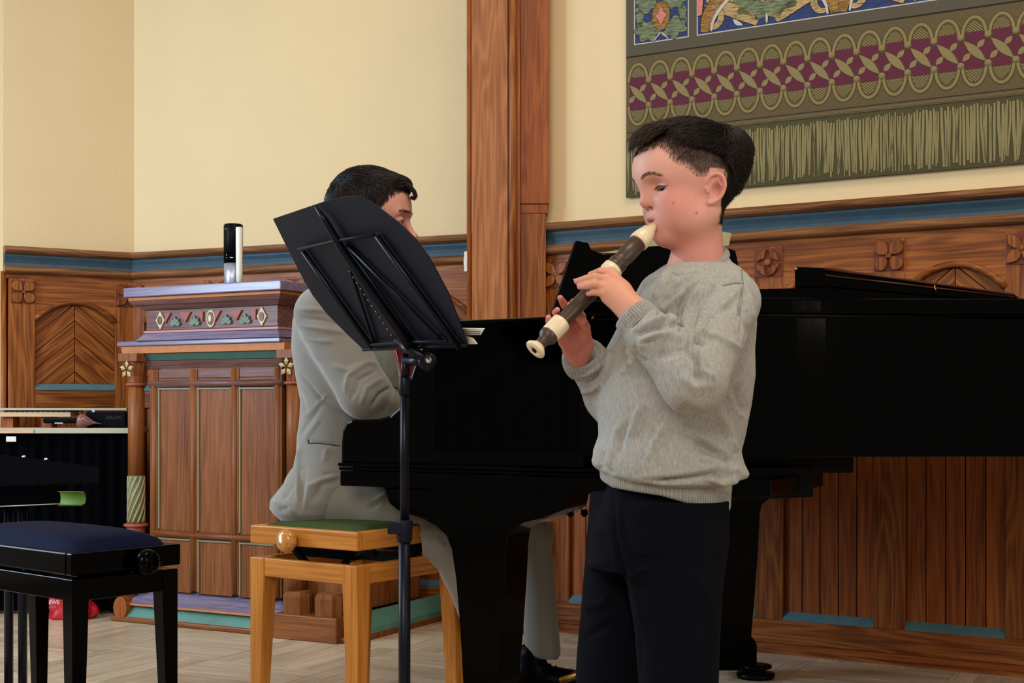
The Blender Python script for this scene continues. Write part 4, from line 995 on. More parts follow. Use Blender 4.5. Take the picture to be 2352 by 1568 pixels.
# under-structure
b = MB(); v = []
for (x, Y) in ((1660, 2.86), (1868, 2.97), (1850, 3.45), (1640, 3.4)):
    for z in (0.589, 0.66): v.append(np.array([(x - CX) * Y / F, Y, z]))
b.add(v, [(0, 2, 4, 6), (1, 7, 5, 3), (0, 1, 3, 2), (2, 3, 5, 4), (4, 5, 7, 6), (6, 7, 1, 0)], dU); ppart('frame_beam', b, 'black_soft')
b = MB(); v = []
for (x, Y) in ((1700, 2.95), (1960, 3.0), (1940, 3.5), (1700, 3.5)):
    for z in (0.641, 0.69): v.append(np.array([(x - CX) * Y / F, Y, z]))
b.add(v, [(0, 2, 4, 6), (1, 7, 5, 3), (0, 1, 3, 2), (2, 3, 5, 4), (4, 5, 7, 6), (6, 7, 1, 0)], dU); ppart('frame_beam', b, 'black_soft')
# treble front leg with scrolled bracket
def leg_profile(u_pts, v0, v1, nm='leg'):
    b = MB(); b.prism(u_pts, v0, v1, lambda a, z, h: pw(a, h, z), al=UPZ); return ppart(nm, b, bev=0.005)
def us(x, v):   # piano u where pixel column x meets the plane at lateral v
    k = (x - CX) / F; B0 = P0 + nV * v; return (k * B0[1] - B0[0]) / (dU[0] - k * dU[1])
def zs(x, y, v): u = us(x, v); Y = (P0 + dU * u + nV * v)[1]; return CH - (y - HY) * Y / F
LP_ = [(880, 1118), (884, 1135), (892, 1155), (912, 1172), (940, 1182), (970, 1192), (1000, 1208), (1022, 1228), (1036, 1262), (1046, 1330), (1056, 1450), (1062, 1568), (1070, 1655), (1130, 1655), (1142, 1568), (1152, 1450), (1160, 1330), (1163, 1260), (1168, 1222), (1200, 1200), (1250, 1188), (1300, 1168), (1310, 1118)]
vleg = 0.035
lg = leg_profile([(us(x, vleg), zs(x, y, vleg)) for x, y in LP_], vleg, vleg + 0.11)
def caster(u, v):
    c = pw(u, v, 0); b = MB()
    b.lathe([(0.045, 0.075), (0.045, 0.095), (0.02, 0.10), (0.02, 0.11)], c, UPZ, 20)
    ob = ppart('caster', b, 'black_soft', 0)
    for s in (-1, 1):
        w = MB(); w.lathe([(0.03, -0.008), (0.034, -0.005), (0.034, 0.005), (0.03, 0.008)], c + dU * s * 0.016 + UPZ * 0.034, dU, 20)
        q = part('wheel', w, M['black_soft'], ob, world=True)
uc = (us(1080, .09) + us(1190, .09)) / 2
caster(uc, 0.09)
# bass leg (far) seen right of the boy
Yl = 3.90
b = MB(); v = []
LB = [(1600, 1120), (1810, 1128), (1800, 1136), (1772, 1142), (1752, 1156), (1746, 1176), (1742, 1260), (1734, 1370), (1726, 1462), (1736, 1472), (1739, 1480), (1739, 1540), (1650, 1540), (1640, 1200), (1600, 1150)]
n = len(LB)
for k in (0, 0.11):
    for x, y in LB: v.append(P(x, y, Yl) + np.array([0, k, 0]))
b.add(v, [tuple(range(n)), tuple(range(n, 2 * n))[::-1]] + [(i, n + i, n + (i + 1) % n, (i + 1) % n) for i in range(n)]); ppart('leg', b)
b = MB(); c = P(1700, 1550, Yl + .03); c[2] = 0
b.lathe([(0.052, 0.0), (0.055, 0.006), (0.055, 0.014), (0.03, 0.018), (0.03, 0.028), (0.046, 0.030), (0.047, 0.037), (0.03, 0.040)], c + np.array([0.045, 0, 0]), UPZ, 28); ppart('caster', b, 'black_soft', 0)
# tail leg, out of frame
b = MB(); c = pw(1.55, 0.95, 0); b.lathe([(0.04, 0.08), (0.06, 0.45), (0.075, 0.62), (0.075, 0.69)], c, UPZ, 4, smooth=False); ppart('leg', b)
caster(1.55, 0.95)
# pedal lyre
b = MB(); c = pw(0.42, W_ / 2, 0)
for s in (-1, 1): b.tube([c + nV * s * 0.09 + UPZ * 0.62, c + nV * s * 0.11 + UPZ * 0.36, c + nV * s * 0.07 + UPZ * 0.14], 0.014, 8)
b.obox(c + UPZ * 0.11, dU, nV, UPZ, 0.05, 0.16, 0.035); ppart('pedal_lyre', b, 'black_soft', 0)
b = MB()
for s in (-1, 0, 1): b.tube([c + nV * s * 0.07 + UPZ * 0.09, c - dU * 0.10 + nV * s * 0.07 + UPZ * 0.085, c - dU * 0.16 + nV * s * 0.07 + UPZ * 0.06], [0.006, 0.008, 0.011], 8)
parts_each('pedal', b, M['brass'], pn, world=True)
b = MB(); v = []
for (x, y, Y) in ((1196, 1198, 3.4), (1250, 1180, 3.4), (1338, 1168, 3.4), (1335, 1172, 3.4), (1275, 1196, 3.4), (1205, 1203, 3.4)): v.append(P(x, y, Y))
for p in list(v): v.append(p + np.array([0.02, 0.2, 0]))
b.add(v, [(0, 1, 2, 3, 4, 5), (11, 10, 9, 8, 7, 6)] + [(i, 6 + i, 6 + (i + 1) % 6, (i + 1) % 6) for i in range(6)], dU); ppart('soundboard_rib', b, 'pale_wood', 0)
b = MB()
for x in (1310, 1342): b.lathe([(0.008, 0), (0.009, 0.012), (0.004, 0.018)], P(x, 1170, 3.3), (0, 0, -1), 12)
parts_each('stop_knob', b, M['black_soft'], pn, world=True)
# music desk on the piano and the open book on it
md = empty('music_desk', P(1400, 705, 3.25).tolist())
tag(md, 'black carved music desk standing up from the grand piano behind the recorder', 'music desk')
vd = [P(1268, 725, 3.30), P(1325, 551, 3.36), P(1352, 557, 3.37), P(1358, 572, 3.375), P(1385, 583, 3.39), P(1440, 580, 3.42), P(1482, 566, 3.45), P(1560, 560, 3.52), P(1650, 562, 3.60), P(1690, 575, 3.64), P(1720, 720, 3.62)]
b = MB(); n = len(vd); off = np.array([0.014, -0.012, 0])
# keep it planar: plane through first, second and last
pn_ = np.cross(vd[1] - vd[0], vd[-1] - vd[0]); pn_ /= np.linalg.norm(pn_)
cam0 = np.array([0, 0, CH])
vv = []
for p in vd: r = p - cam0; vv.append(cam0 + r * ((vd[0] - cam0) @ pn_) / (r @ pn_))
if pn_[1] > 0: pn_ = -pn_
b.add(vv + [p - pn_ * 0.014 for p in vv], [tuple(range(n)), tuple(range(n, 2 * n))[::-1]] + [(i, n + i, n + (i + 1) % n, (i + 1) % n) for i in range(n)]); part('desk_panel', b, M['black'], md, 0.003, world=True)
bk = empty('score', P(1480, 540, 3.45).tolist()); tag(bk, 'open score with yellowed pages on the piano music desk, mostly behind the boy', 'sheet music')
b = MB()
def planeP(x, y, d): r = P(x, y, 1.0) - cam0; return cam0 + r * (((vd[0] - cam0) @ pn_) / (r @ pn_)) - pn_ * d
pg = [(1385, 577), (1462, 566), (1478, 530), (1494, 512), (1560, 505), (1620, 524), (1660, 527), (1690, 532), (1684, 560), (1620, 572), (1470, 578)]
v = [planeP(x, y, 0.018) for x, y in pg]; n = len(v); v += [planeP(x, y, 0.030) for x, y in pg]
b.add(v, [tuple(range(n)), tuple(range(n, 2 * n))[::-1]] + [(i, n + i, n + (i + 1) % n, (i + 1) % n) for i in range(n)]); part('pages', b, M['paper_old'], bk, world=True)

# ------------------------------------------------------------------ the boy's music stand (seen from its back)
st = empty('music_stand', (float(P(928, 0, 2.50)[0]), 2.50, 0.0)); tag(st, 'black orchestral music stand with tilted desk seen from the back in front of the pianist', 'music stand')
BL = P(835, 803, 2.70); BR = P(1074, 793, 2.33); TL = P(627, 503, 2.62)
e1 = BR - BL; e2 = TL - BL; nn_ = np.cross(e1, e2); nn_ /= np.linalg.norm(nn_)
if nn_[1] > 0: nn_ = -nn_        # points to the camera side: the back of the desk
def onp(x, y, d=0.0): r = P(x, y, 1.0) - cam0; p = cam0 + r * (((BL - cam0) @ nn_) / (r @ nn_)); return p + nn_ * d
outl = [(835, 803), (800, 770), (752, 722), (718, 678), (696, 640), (660, 570), (627, 503), (742, 464), (790, 452), (828, 450), (850, 462), (880, 485), (918, 514), (952, 547), (984, 590), (1002, 622), (1030, 675), (1048, 722), (1062, 760), (1074, 793)]
cen = (860, 650)
b = MB(); v = []; n = len(outl)
for d in (0.0, -0.0022): v += [onp(x, y, d) for x, y in outl]
b.add(v, [tuple(range(n)), tuple(range(n, 2 * n))[::-1]] + [(i, n + i, n + (i + 1) % n, (i + 1) % n) for i in range(n)]); part('desk', b, M['stand'], st, world=True)
def wires(nm, lst, r, mat='stand_dark', d=0.007, seg=8):
    b = MB()
    for pl in lst: b.tube([onp(x, y, d) for x, y in pl], r, seg)
    return part(nm, b, M[mat], st, world=True)
wires('frame_wire', [[(694, 566), (780, 546), (868, 532)]], 0.0030, 'stand', 0.010)
for w__ in ([(702, 572), (862, 795)], [(872, 536), (1062, 794)]): wires('frame_wire', [w__], 0.0055)
for w__ in ([(790, 556), (866, 790)], [(800, 560), (965, 790)], [(806, 562), (1025, 782)]): wires('frame_wire', [w__], 0.0034, d=0.006)
wires('frame_wire', [[(862, 785), (940, 778), (1036, 776)]], 0.0030, 'stand', 0.010)
wires('lip', [[(835, 802), (950, 797), (1074, 792)]], 0.0035, 'stand', 0.001)
b = MB(); b.tube([onp(732, 468, 0.008), onp(760, 500, 0.012), onp(800, 570, 0.012), onp(880, 680, 0.014), onp(968, 800, 0.016)], [0.003, 0.006, 0.008, 0.010, 0.010], 10); part('spine', b, M['stand_dark'], st, world=True)
_rv = wires('rivet_row', [[(826 + 8.6 * k - 1.5, 606 + 13.2 * k - 2), (826 + 8.6 * k + 1.5, 606 + 13.2 * k + 2)] for k in range(13)], 0.0007, 'steel', 0.025, 6); _rv['kind'] = 'stuff'
knob = P(982, 830, 2.46); ptop = P(930, 812, 2.50)
b = MB(); b.tube([onp(925, 772, 0.012), onp(950, 785, 0.02), P(978, 822, 2.45)], [0.005, 0.008, 0.010], 10); part('tilt_bracket', b, M['stand_dark'], st, world=True)
b = MB(); b.lathe([(0.014, -0.02), (0.0165, -0.012), (0.0165, 0.008), (0.012, 0.012)], knob, (-0.1, -1, 0.05), 20); b.tube([knob + np.array([0, -0.002, 0]), P(930, 829, 2.50)], 0.009, 10); part('tilt_joint', b, M['stand_dark'], st, world=True)
b = MB(); b.lathe([(0.0062, 0), (0.006, 0.003), (0.003, 0.006), (0, 0.0065)], knob + np.array([0.003, -0.014, 0.002]), (-0.1, -1, 0.05), 14); part('chrome_bolt', b, M['chrome'], st, 0, 'shiny chrome bolt', world=True)
b = MB(); b.tube([ptop, P(930, 880, 2.50)], 0.0075, 12); part('upper_tube', b, M['stand_dark'], st, world=True)
b = MB(); b.tube([P(930, 868, 2.50), P(930, 1215, 2.50)], [0.0088, 0.0088], 12); part('middle_tube', b, M['stand_dark'], st, world=True)
b = MB(); b.lathe([(0.0105, 0), (0.012, 0.005), (0.012, 0.03), (0.0105, 0.034)], P(930, 907, 2.50), (0, 0, 1), 16); part('collar', b, M['stand_dark'], st, world=True)
b = MB(); b.tube([P(929, 1200, 2.50), np.array([P(929, 0, 2.5)[0], 2.5, 0.08])], 0.0112, 14); part('lower_tube', b, M['stand_dark'], st, world=True)
b = MB(); b.lathe([(0.0125, 0), (0.0140, 0.004), (0.0155, 0.036), (0.0135, 0.042)], P(929, 1245, 2.50), (0, 0, 1), 16); b.obox(P(908, 1212, 2.495), (1, 0, 0), (0, 1, 0), (0, 0, 1), 0.014, 0.008, 0.011); part('height_clamp', b, M['stand'], st, 0.002, world=True)
for k in range(3):
    a = 0.5 + k * 2 * math.pi / 3; c = np.array([P(929, 0, 2.5)[0], 2.5, 0])
    b = MB(); b.tube([c + [0, 0, 0.20], c + np.array([math.cos(a) * .16, math.sin(a) * .16, 0.13]), c + np.array([math.cos(a) * .27, math.sin(a) * .27, 0.012])], [0.008, 0.008, 0.008], 8); part('leg', b, M['stand_dark'], st, world=True)
shm = empty('sheet_music', BR.tolist()); tag(shm, 'white printed sheet music on the boy\'s stand, its corner showing past the desk', 'sheet music')
b = MB(); fr_ = -0.004
for k, c4 in enumerate((((1040, 797), (1088, 796), (1078, 783), (1030, 770)), ((1040, 780), (1092, 779), (1101, 764), (1050, 763)))):
    v = [onp(x, y, fr_ - 0.004 - k * 0.004) for x, y in c4] + [onp(x, y, fr_ - 0.0055 - k * 0.004) for x, y in c4]
    b.add(v, [(0, 1, 2, 3), (7, 6, 5, 4)] + [(i, 4 + i, 4 + (i + 1) % 4, (i + 1) % 4) for i in range(4)])
parts_each('page', b, M['paper'], shm, world=True)
b = MB()
for y in (767, 771, 775): b.tube([onp(1060, y, -0.0072), onp(1096, y, -0.0072)], 0.0006, 4)
parts_each('stave_line', b, M['ink'], shm, world=True)
# ------------------------------------------------------------------ distance-field modelling for the figures
f32 = np.float32
def v3(p): return np.asarray(p, f32)
def capsule(p, a, b, ra, rb=None, sq=None):
    rb = ra if rb is None else rb; a, b = v3(a), v3(b); ba = b - a
    q = p - a; h = np.clip((q @ ba) / max(float(ba @ ba), 1e-9), 0, 1)
    return np.linalg.norm(q - h[..., None] * ba, axis=-1) - (ra + (rb - ra) * h)
def ellips(p, c, r, R=None):
    q = p - v3(c)
    if R is not None: q = q @ np.asarray(R, f32).T
    r = v3(r); k0 = np.linalg.norm(q / r, axis=-1); k1 = np.linalg.norm(q / (r * r), axis=-1) + 1e-6
    return k0 * (k0 - 1.0) / k1
def smin(a, b, k):
    h = np.clip(0.5 + 0.5 * (b - a) / k, 0, 1); return b + (a - b) * h - k * h * (1 - h)
def smax(a, b, k): return -smin(-a, -b, k)
def chain(p, pts, rs, k=0.004):
    d = None
    for i in range(len(pts) - 1):
        e = capsule(p, pts[i], pts[i + 1], rs[i], rs[i + 1]); d = e if d is None else smin(d, e, k)
    return d
def surf_nets(fn, lo, hi, h):
    lo = np.asarray(lo, float); hi = np.asarray(hi, float); n = np.ceil((hi - lo) / h).astype(int) + 1
    xs = (lo[0] + h * np.arange(n[0])).astype(f32); ys = (lo[1] + h * np.arange(n[1])).astype(f32); zs_ = (lo[2] + h * np.arange(n[2])).astype(f32)
    V = np.empty(tuple(n), f32); step = max(1, int(600000 / (n[1] * n[2])))
    for i in range(0, n[0], step):
        g = np.stack(np.meshgrid(xs[i:i + step], ys, zs_, indexing='ij'), -1); V[i:i + step] = fn(g)
    S = V < 0
    nc = n - 1; cnt = np.zeros(tuple(nc), np.int8)
    for a in (0, 1):
        for b in (0, 1):
            for c in (0, 1): cnt += S[a:a + nc[0], b:b + nc[1], c:c + nc[2]]
    ii = np.argwhere((cnt > 0) & (cnt < 8)); idx = -np.ones(tuple(nc), np.int64); idx[ii[:, 0], ii[:, 1], ii[:, 2]] = np.arange(len(ii))
    acc = np.zeros((len(ii), 3)); num = np.zeros(len(ii)); cs_ = [(a, b, c) for a in (0, 1) for b in (0, 1) for c in (0, 1)]
    for p in cs_:
        for ax in range(3):
            if p[ax] == 1: continue
            q = list(p); q[ax] = 1
            v0 = V[ii[:, 0] + p[0], ii[:, 1] + p[1], ii[:, 2] + p[2]]; v1 = V[ii[:, 0] + q[0], ii[:, 1] + q[1], ii[:, 2] + q[2]]
            m = (v0 < 0) != (v1 < 0); t = np.where(m, v0 / np.where(m, v0 - v1, 1), 0)
            pos = np.array(p, float)[None] + t[:, None] * (np.array(q) - np.array(p))[None]
            acc[m] += pos[m]; num[m] += 1
    verts = lo + h * (ii + acc / num[:, None])
    faces = []
    for ax in range(3):
        o = [k for k in range(3) if k != ax]
        sl0 = [slice(None)] * 3; sl1 = [slice(None)] * 3; sl0[ax] = slice(0, -1); sl1[ax] = slice(1, None)
        A = S[tuple(sl0)]; D = A != S[tuple(sl1)]; e = np.argwhere(D)
        e = e[(e[:, o[0]] > 0) & (e[:, o[1]] > 0) & (e[:, o[0]] < nc[o[0]]) & (e[:, o[1]] < nc[o[1]])]
        def cell(d0, d1): c = e.copy(); c[:, o[0]] -= d0; c[:, o[1]] -= d1; return idx[c[:, 0], c[:, 1], c[:, 2]]
        q = np.stack([cell(1, 1), cell(0, 1), cell(0, 0), cell(1, 0)], 1)
        ins = A[e[:, 0], e[:, 1], e[:, 2]]; flip = ins if ax != 1 else ~ins
        q[~flip] = q[~flip][:, ::-1]
        faces.append(q)
    return verts, np.concatenate(faces)
def nmesh(name, V, Fc, mat, col=None, smooth=True):
    me = bpy.data.meshes.new(name); V = np.asarray(V, f32); Fc = np.asarray(Fc, np.int32); k = Fc.shape[1]
    me.vertices.add(len(V)); me.vertices.foreach_set('co', V.ravel()); me.loops.add(Fc.size); me.loops.foreach_set('vertex_index', Fc.ravel())
    me.polygons.add(len(Fc)); me.polygons.foreach_set('loop_start', np.arange(len(Fc), dtype=np.int32) * k); me.polygons.foreach_set('loop_total', np.full(len(Fc), k, np.int32))
    me.update(calc_edges=True); me.validate()
    me.polygons.foreach_set('use_smooth', np.full(len(me.polygons), smooth)); me.materials.append(mat)
    if col is not None:
        a = me.color_attributes.new('Col', 'FLOAT_COLOR', 'POINT'); c = np.ones((len(V), 4), f32); c[:, :3] = col; a.data.foreach_set('color', c.ravel())
    return me
def vnormals(V, Fc):
    N = np.zeros_like(V); a = V[Fc[:, 2]] - V[Fc[:, 0]]; b = V[Fc[:, 3]] - V[Fc[:, 1]]; n = np.cross(a, b)
    for k in range(4): np.add.at(N, Fc[:, k], n)
    return N / (np.linalg.norm(N, axis=1, keepdims=True) + 1e-12)
def seg_dist(px, py, pl):
    best = np.full(px.shape, 1e9); bt = np.zeros(px.shape); n = len(pl) - 1
    for i in range(n):
        (x0, y0), (x1, y1) = pl[i], pl[i + 1]; dx, dy = x1 - x0, y1 - y0; t = np.clip(((px - x0) * dx + (py - y0) * dy) / (dx * dx + dy * dy + 1e-9), 0, 1)
        d = np.hypot(px - x0 - t * dx, py - y0 - t * dy); m = d < best; best[m] = d[m]; bt[m] = (i + t[m]) / n
    return best, bt
def folds(V, Fc, lst, view=0.12, face=None):
    """cloth folds: each entry is (polyline on the near side, half width in mm-ish pixels, height in mm)."""
    N = vnormals(V, Fc); px, py = project(V)
    tocam = -V.copy(); tocam[:, 2] += CH; tocam /= np.linalg.norm(tocam, axis=1, keepdims=True)
    fz_ = np.clip(((N * tocam).sum(1) - view + 0.15) / 0.3, 0, 1); D = np.zeros(len(V))
    for it in lst:
        pl, w, amp = it[:3]; xs_ = [p[0] for p in pl]; ys_ = [p[1] for p in pl]; mk = 3.2 * w
        m = (px > min(xs_) - mk) & (px < max(xs_) + mk) & (py > min(ys_) - mk) & (py < max(ys_) + mk)
        if not m.any(): continue
        d, t = seg_dist(px[m], py[m], pl); env = np.clip(np.minimum(t, 1 - t) * 5 + 0.15, 0, 1)
        g = np.exp(-(d / w) ** 2)
        D[m] += 1.5 * amp * 0.001 * g * env
    return V + N * (D * fz_)[:, None], N
def inpoly(x, y, poly):
    r = np.zeros(x.shape, bool); n = len(poly)
    for i in range(n):
        x0, y0 = poly[i]; x1, y1 = poly[(i + 1) % n]
        if y0 == y1: continue
        c = ((y0 > y) != (y1 > y)) & (x < (x1 - x0) * (y - y0) / (y1 - y0) + x0); r ^= c
    return r
def vnoise(V, sc, seed=0, oct=3):
    rg_ = np.random.default_rng(seed); out = np.zeros(len(V)); a = 1.0
    for o in range(oct):
        for k in range(5):
            d = rg_.normal(size=3); d *= sc * (1.9 ** o) / np.linalg.norm(d) * rg_.uniform(0.7, 1.3); ph_ = rg_.random() * 6.28
            out += a * np.sin(V @ d + ph_ + 1.3 * np.sin(V @ (d[[1, 2, 0]] * 0.7) + ph_ * 2))
        a *= 0.55
    return out / 5.0
def loft(p, zs_, cx_, hx, cy_, hy):
    z = p[..., 2]; zs_ = np.asarray(zs_)
    o = np.argsort(zs_); g = lambda a: np.interp(z, zs_[o], np.asarray(a)[o]).astype(f32)
    a, b = g(hx), g(hy); x = p[..., 0] - g(cx_); y = p[..., 1] - g(cy_)
    k = (np.abs(x / a) ** 2.3 + np.abs(y / b) ** 2.3 + 1e-9) ** (1 / 2.3)
    d = (k - 1) * np.minimum(a, b) * (0.55 + 0.45 * np.maximum(a, b) / np.minimum(a, b) * 0.6)
    return np.maximum(d, np.maximum(zs_.min() - z, z - zs_.max()))
def strands(name, R, N, flow, length, r0, seg, mat, sdf=None, off=None, parent=None, seed=1, cols=None, lift=0.4, pushk=1.0):
    rg_ = np.random.default_rng(seed); n = len(R); p = R.copy(); pts = [p.copy()]; st_ = (length / seg)[:, None]; ns = rg_.normal(size=(n, 3)) * 0.12
    for i in range(seg):
        t = (i + 1) / seg; d = flow(p, N, t) + N * lift * (1 - t) + ns * (0.5 + t); d /= np.linalg.norm(d, axis=1, keepdims=True) + 1e-9; p = p + d * st_
        if sdf is not None:
            for _ in range(2):
                v = sdf(p.astype(f32)); e = 0.0015; g = np.stack([sdf((p + np.array(q) * e).astype(f32)) - v for q in ((1, 0, 0), (0, 1, 0), (0, 0, 1))], 1) / e
                g /= np.linalg.norm(g, axis=1, keepdims=True) + 1e-6; tgt = off * min(1, t * 2.0); m = (np.clip(tgt - v, 0, 0.02) - np.clip(v - tgt - 0.0025, 0, 0.006) * 0.7) * pushk; p = p + g * m[:, None]
        pts.append(p.copy())
    K = 3; A = np.stack(pts, 1); D = np.gradient(A, axis=1); D /= np.linalg.norm(D, axis=2, keepdims=True) + 1e-9
    up = N[:, None, :] + 0.01; a = np.cross(D, up); a /= np.linalg.norm(a, axis=2, keepdims=True) + 1e-9; b = np.cross(a, D)
    rad = r0 * (1 - (np.arange(seg + 1) / seg) ** 2.2 * 0.85)
    ring = [A + (a * math.cos(q) + b * math.sin(q)) * rad[None, :, None] for q in (math.pi / 2, math.pi / 2 + 2.1, math.pi / 2 - 2.1)]
    V = np.stack(ring, 2).reshape(-1, 3)
    base = (np.arange(n) * (seg + 1) * K)[:, None, None]; si = (np.arange(seg) * K)[None, :, None]; kk = np.arange(K)[None, None, :]; k2 = (kk + 1) % K
    Fc = np.stack([base + si + kk, base + si + k2, base + si + K + k2, base + si + K + kk], -1).reshape(-1, 4)
    c = None
    if cols is not None: c = np.repeat(cols, (seg + 1) * K, axis=0)
    me = nmesh(name, V - (wparent(parent) if parent is not None else 0), Fc, mat, c)
    return link(name, me, parent)
def flin(*c): return np.array(srgb(*c)[:3])

class Head:
    """head built in its own frame: f forward, l towards its left, u up."""
    def __init__(s, O, yaw, side=1, sc=1.0, adult=False, face='left'):
        s.O = np.asarray(O, float); s.sc = sc; s.adult = adult
        if face == 'left': s.Fd = np.array([-math.cos(yaw), -math.sin(yaw), 0]); 
        else: s.Fd = np.array([math.cos(yaw), -math.sin(yaw), 0])
        s.Ld = np.array([-s.Fd[1], s.Fd[0], 0]); s.Ud = np.array([0, 0, 1.0])
        s.R = np.stack([s.Fd, s.Ld, s.Ud]) / sc
        s.ex = 0.066 if adult else 0.0500; s.near = 1 if s.Ld[1] < 0 else -1       # which lateral side faces the camera
    def loc(s, p): return ((p - s.O.astype(f32)) @ s.R.T.astype(f32))
    def w(s, f, l, u): return s.O + (s.Fd * f + s.Ld * l + s.Ud * u) * s.sc
    def px(s, x, y, l):  # local coordinates of the ray through (x, y) at lateral offset l
        r = P(x, y, 1.0) - np.array([0, 0, CH]); c = np.array([0, 0, CH]); t = (l * s.sc - (c - s.O) @ s.Ld) / (r @ s.Ld); p = c + r * t
        q = p - s.O; return np.array([q @ s.Fd, q @ s.Ld, q @ s.Ud]) / s.sc
    def skull(s, q):
        d = ellips(q, (-0.003, 0, 0.005), (0.0905, 0.0725, 0.076))
        d = smin(d, ellips(q, (0.034, 0, 0.004), (0.053, 0.060, 0.056)), 0.02)
        return d
    def field(s, q):
        ad = s.adult; dz = -0.005 if ad else 0.0
        ql = q.copy(); ql[..., 1] = np.abs(ql[..., 1])
        d = s.skull(ql)
        d = smin(d, ellips(ql, (0.012, 0, -0.058), (0.051, 0.054, 0.060)), 0.022)
        d = smin(d, ellips(ql, (0.030, 0.028, -0.058), (0.031, 0.030, 0.032)), 0.016)          # cheeks
        d = smin(d, ellips(ql, (0.012, 0.036, -0.078), (0.034, 0.022, 0.026)), 0.02)
        d = smin(d, capsule(ql, (0.034, 0, -0.101), (-0.022, 0.045, -0.070), 0.021, 0.019), 0.02)   # jaw
        d = smin(d, ellips(ql, (0.037, 0, -0.101), (0.020, 0.023, 0.021)), 0.012)                  # chin
        d = smin(d, ellips(ql, (0.044, 0, -0.080), (0.021, 0.026, 0.020)), 0.014)                  # muzzle
        # brow ridge and eye socket
        bx = 0.010 if ad else 0.0; d = smin(d, capsule(ql, (0.068 + bx, 0.016, -0.013), (0.056 + bx, 0.040, -0.013), 0.011, 0.010), 0.012)
        d = smax(d, -ellips(ql, (0.078 + 0.9 * bx, 0.033, -0.0310), (0.0185, 0.020, 0.0125)), 0.014)
        # nose
        nt = (0.073, 0, -0.0505) if not ad else (0.097, 0, -0.064); nb = 0.0082 if not ad else 0.0075
        d = smin(d, capsule(ql, (0.070, 0, -0.012), nt, 0.0075, nb), 0.012)
        d = smin(d, ellips(ql, nt, (0.0105, 0.0105, 0.0095)), 0.006)
        d = smin(d, ellips(ql, (nt[0] - 0.010, 0.0105, nt[2] - 0.0035), (0.0085, 0.0062, 0.0068)), 0.004)
        d = smax(d, -ellips(ql, (nt[0] - 0.006, 0.0068, nt[2] - 0.0112), (0.0042, 0.0026, 0.0040)), 0.003)
        # lips pursed
        lx = 0.0605 if not ad else 0.058
        d = smin(d, ellips(ql, (lx, 0, -0.0765), (0.0095, 0.0135, 0.0065)), 0.005)
        d = smin(d, ellips(ql, (lx - 0.004, 0, -0.0895), (0.0085, 0.0115, 0.0065)), 0.005)
        d = smax(d, -ellips(ql, (lx + 0.009, 0, -0.0832), (0.0095, 0.0155, 0.0016)), 0.003)
        # neck
        d = smin(d, capsule(ql, (-0.020, 0, -0.060), (-0.030, 0, -0.20), 0.041, 0.044), 0.022)
        # eyelids round the eyeball
        e = np.array([s.ex, 0.0305, -0.0305]); lid = ellips(ql, e, (0.0132, 0.0148, 0.0122))
        d = smin(d, lid, 0.004)
        slit = ellips(ql, (e[0] + 0.0125, e[1] + 0.0005, e[2] - 0.0030), (0.0095, 0.0112, 0.0027)); d = smax(d, -slit, 0.0014)
        return d
    def ear(s, q, side):
        ql = q.copy(); ql[..., 1] = ql[..., 1] * side; ql[..., 0] = (ql[..., 0] - 0.0095 + 0.028) / 0.87 - 0.028; ql[..., 2] = (ql[..., 2] + 0.006) / 0.93
        if not hasattr(s, 'earpts'):
            s.earpts = [(-0.012, .0655, -.018), (-0.0185, .0715, -.0075), (-0.030, .0765, -.0045), (-0.0395, .079, -.0115), (-0.043, .0795, -.026), (-0.0375, .0755, -.043), (-0.0275, .070, -.0525), (-0.0175, .066, -.0555)]
            q_ = [np.array(a) for a in s.earpts]; o_ = []
            for i in range(len(q_) - 1):
                p0, p1, p2, p3 = q_[max(i - 1, 0)], q_[i], q_[i + 1], q_[min(i + 2, len(q_) - 1)]
                for t in (0, .33, .66): o_.append(0.5 * (2 * p1 + (p2 - p0) * t + (2 * p0 - 5 * p1 + 4 * p2 - p3) * t * t + (3 * p1 - p0 - 3 * p2 + p3) * t ** 3))
            s.earpts = o_ + [q_[-1]]; s.earr = np.interp(np.linspace(0, 7, len(s.earpts)), range(8), [.0028, .0031, .0034, .0035, .0035, .0034, .0038, .0044])
        d = chain(ql, s.earpts, list(s.earr), 0.002)
        a = ql - v3((-0.026, .0665, -.028)); n_ = v3((0.42, 0.90, -0.02)); n_ = n_ / np.linalg.norm(n_); t_ = v3((0.90, -0.42, 0)); t_ = t_ / np.linalg.norm(t_)
        x, y, z = a @ t_, a @ n_, a[..., 2]; dsk = np.sqrt((x / 0.0165) ** 2 + (z / 0.0245) ** 2 + (y / 0.0045) ** 2); dsk = (dsk - 1) * 0.0045
        d = smin(d, dsk, 0.004)
        d = smin(d, chain(ql, [(-.031, .0735, -.012), (-.0355, .0755, -.024), (-.030, .073, -.040)], [.0022, .0026, .0022], .002), 0.003)
        d = smin(d, capsule(ql, (-0.030, .058, -.020), (-0.026, .058, -.042), 0.009, 0.008), 0.008)
        d = smin(d, capsule(ql, (-0.0125, .0665, -.030), (-0.0145, .067, -.036), 0.0032), 0.003)
        con = (a[..., 0] + .001) ** 2 / 0.0085 ** 2 + ((a[..., 2] + .004) / 0.0125) ** 2 + ((a[..., 1] - 0.0075) / 0.0075) ** 2
        d = smax(d, -(np.sqrt(con) - 1) * 0.0075, 0.003)
        return d
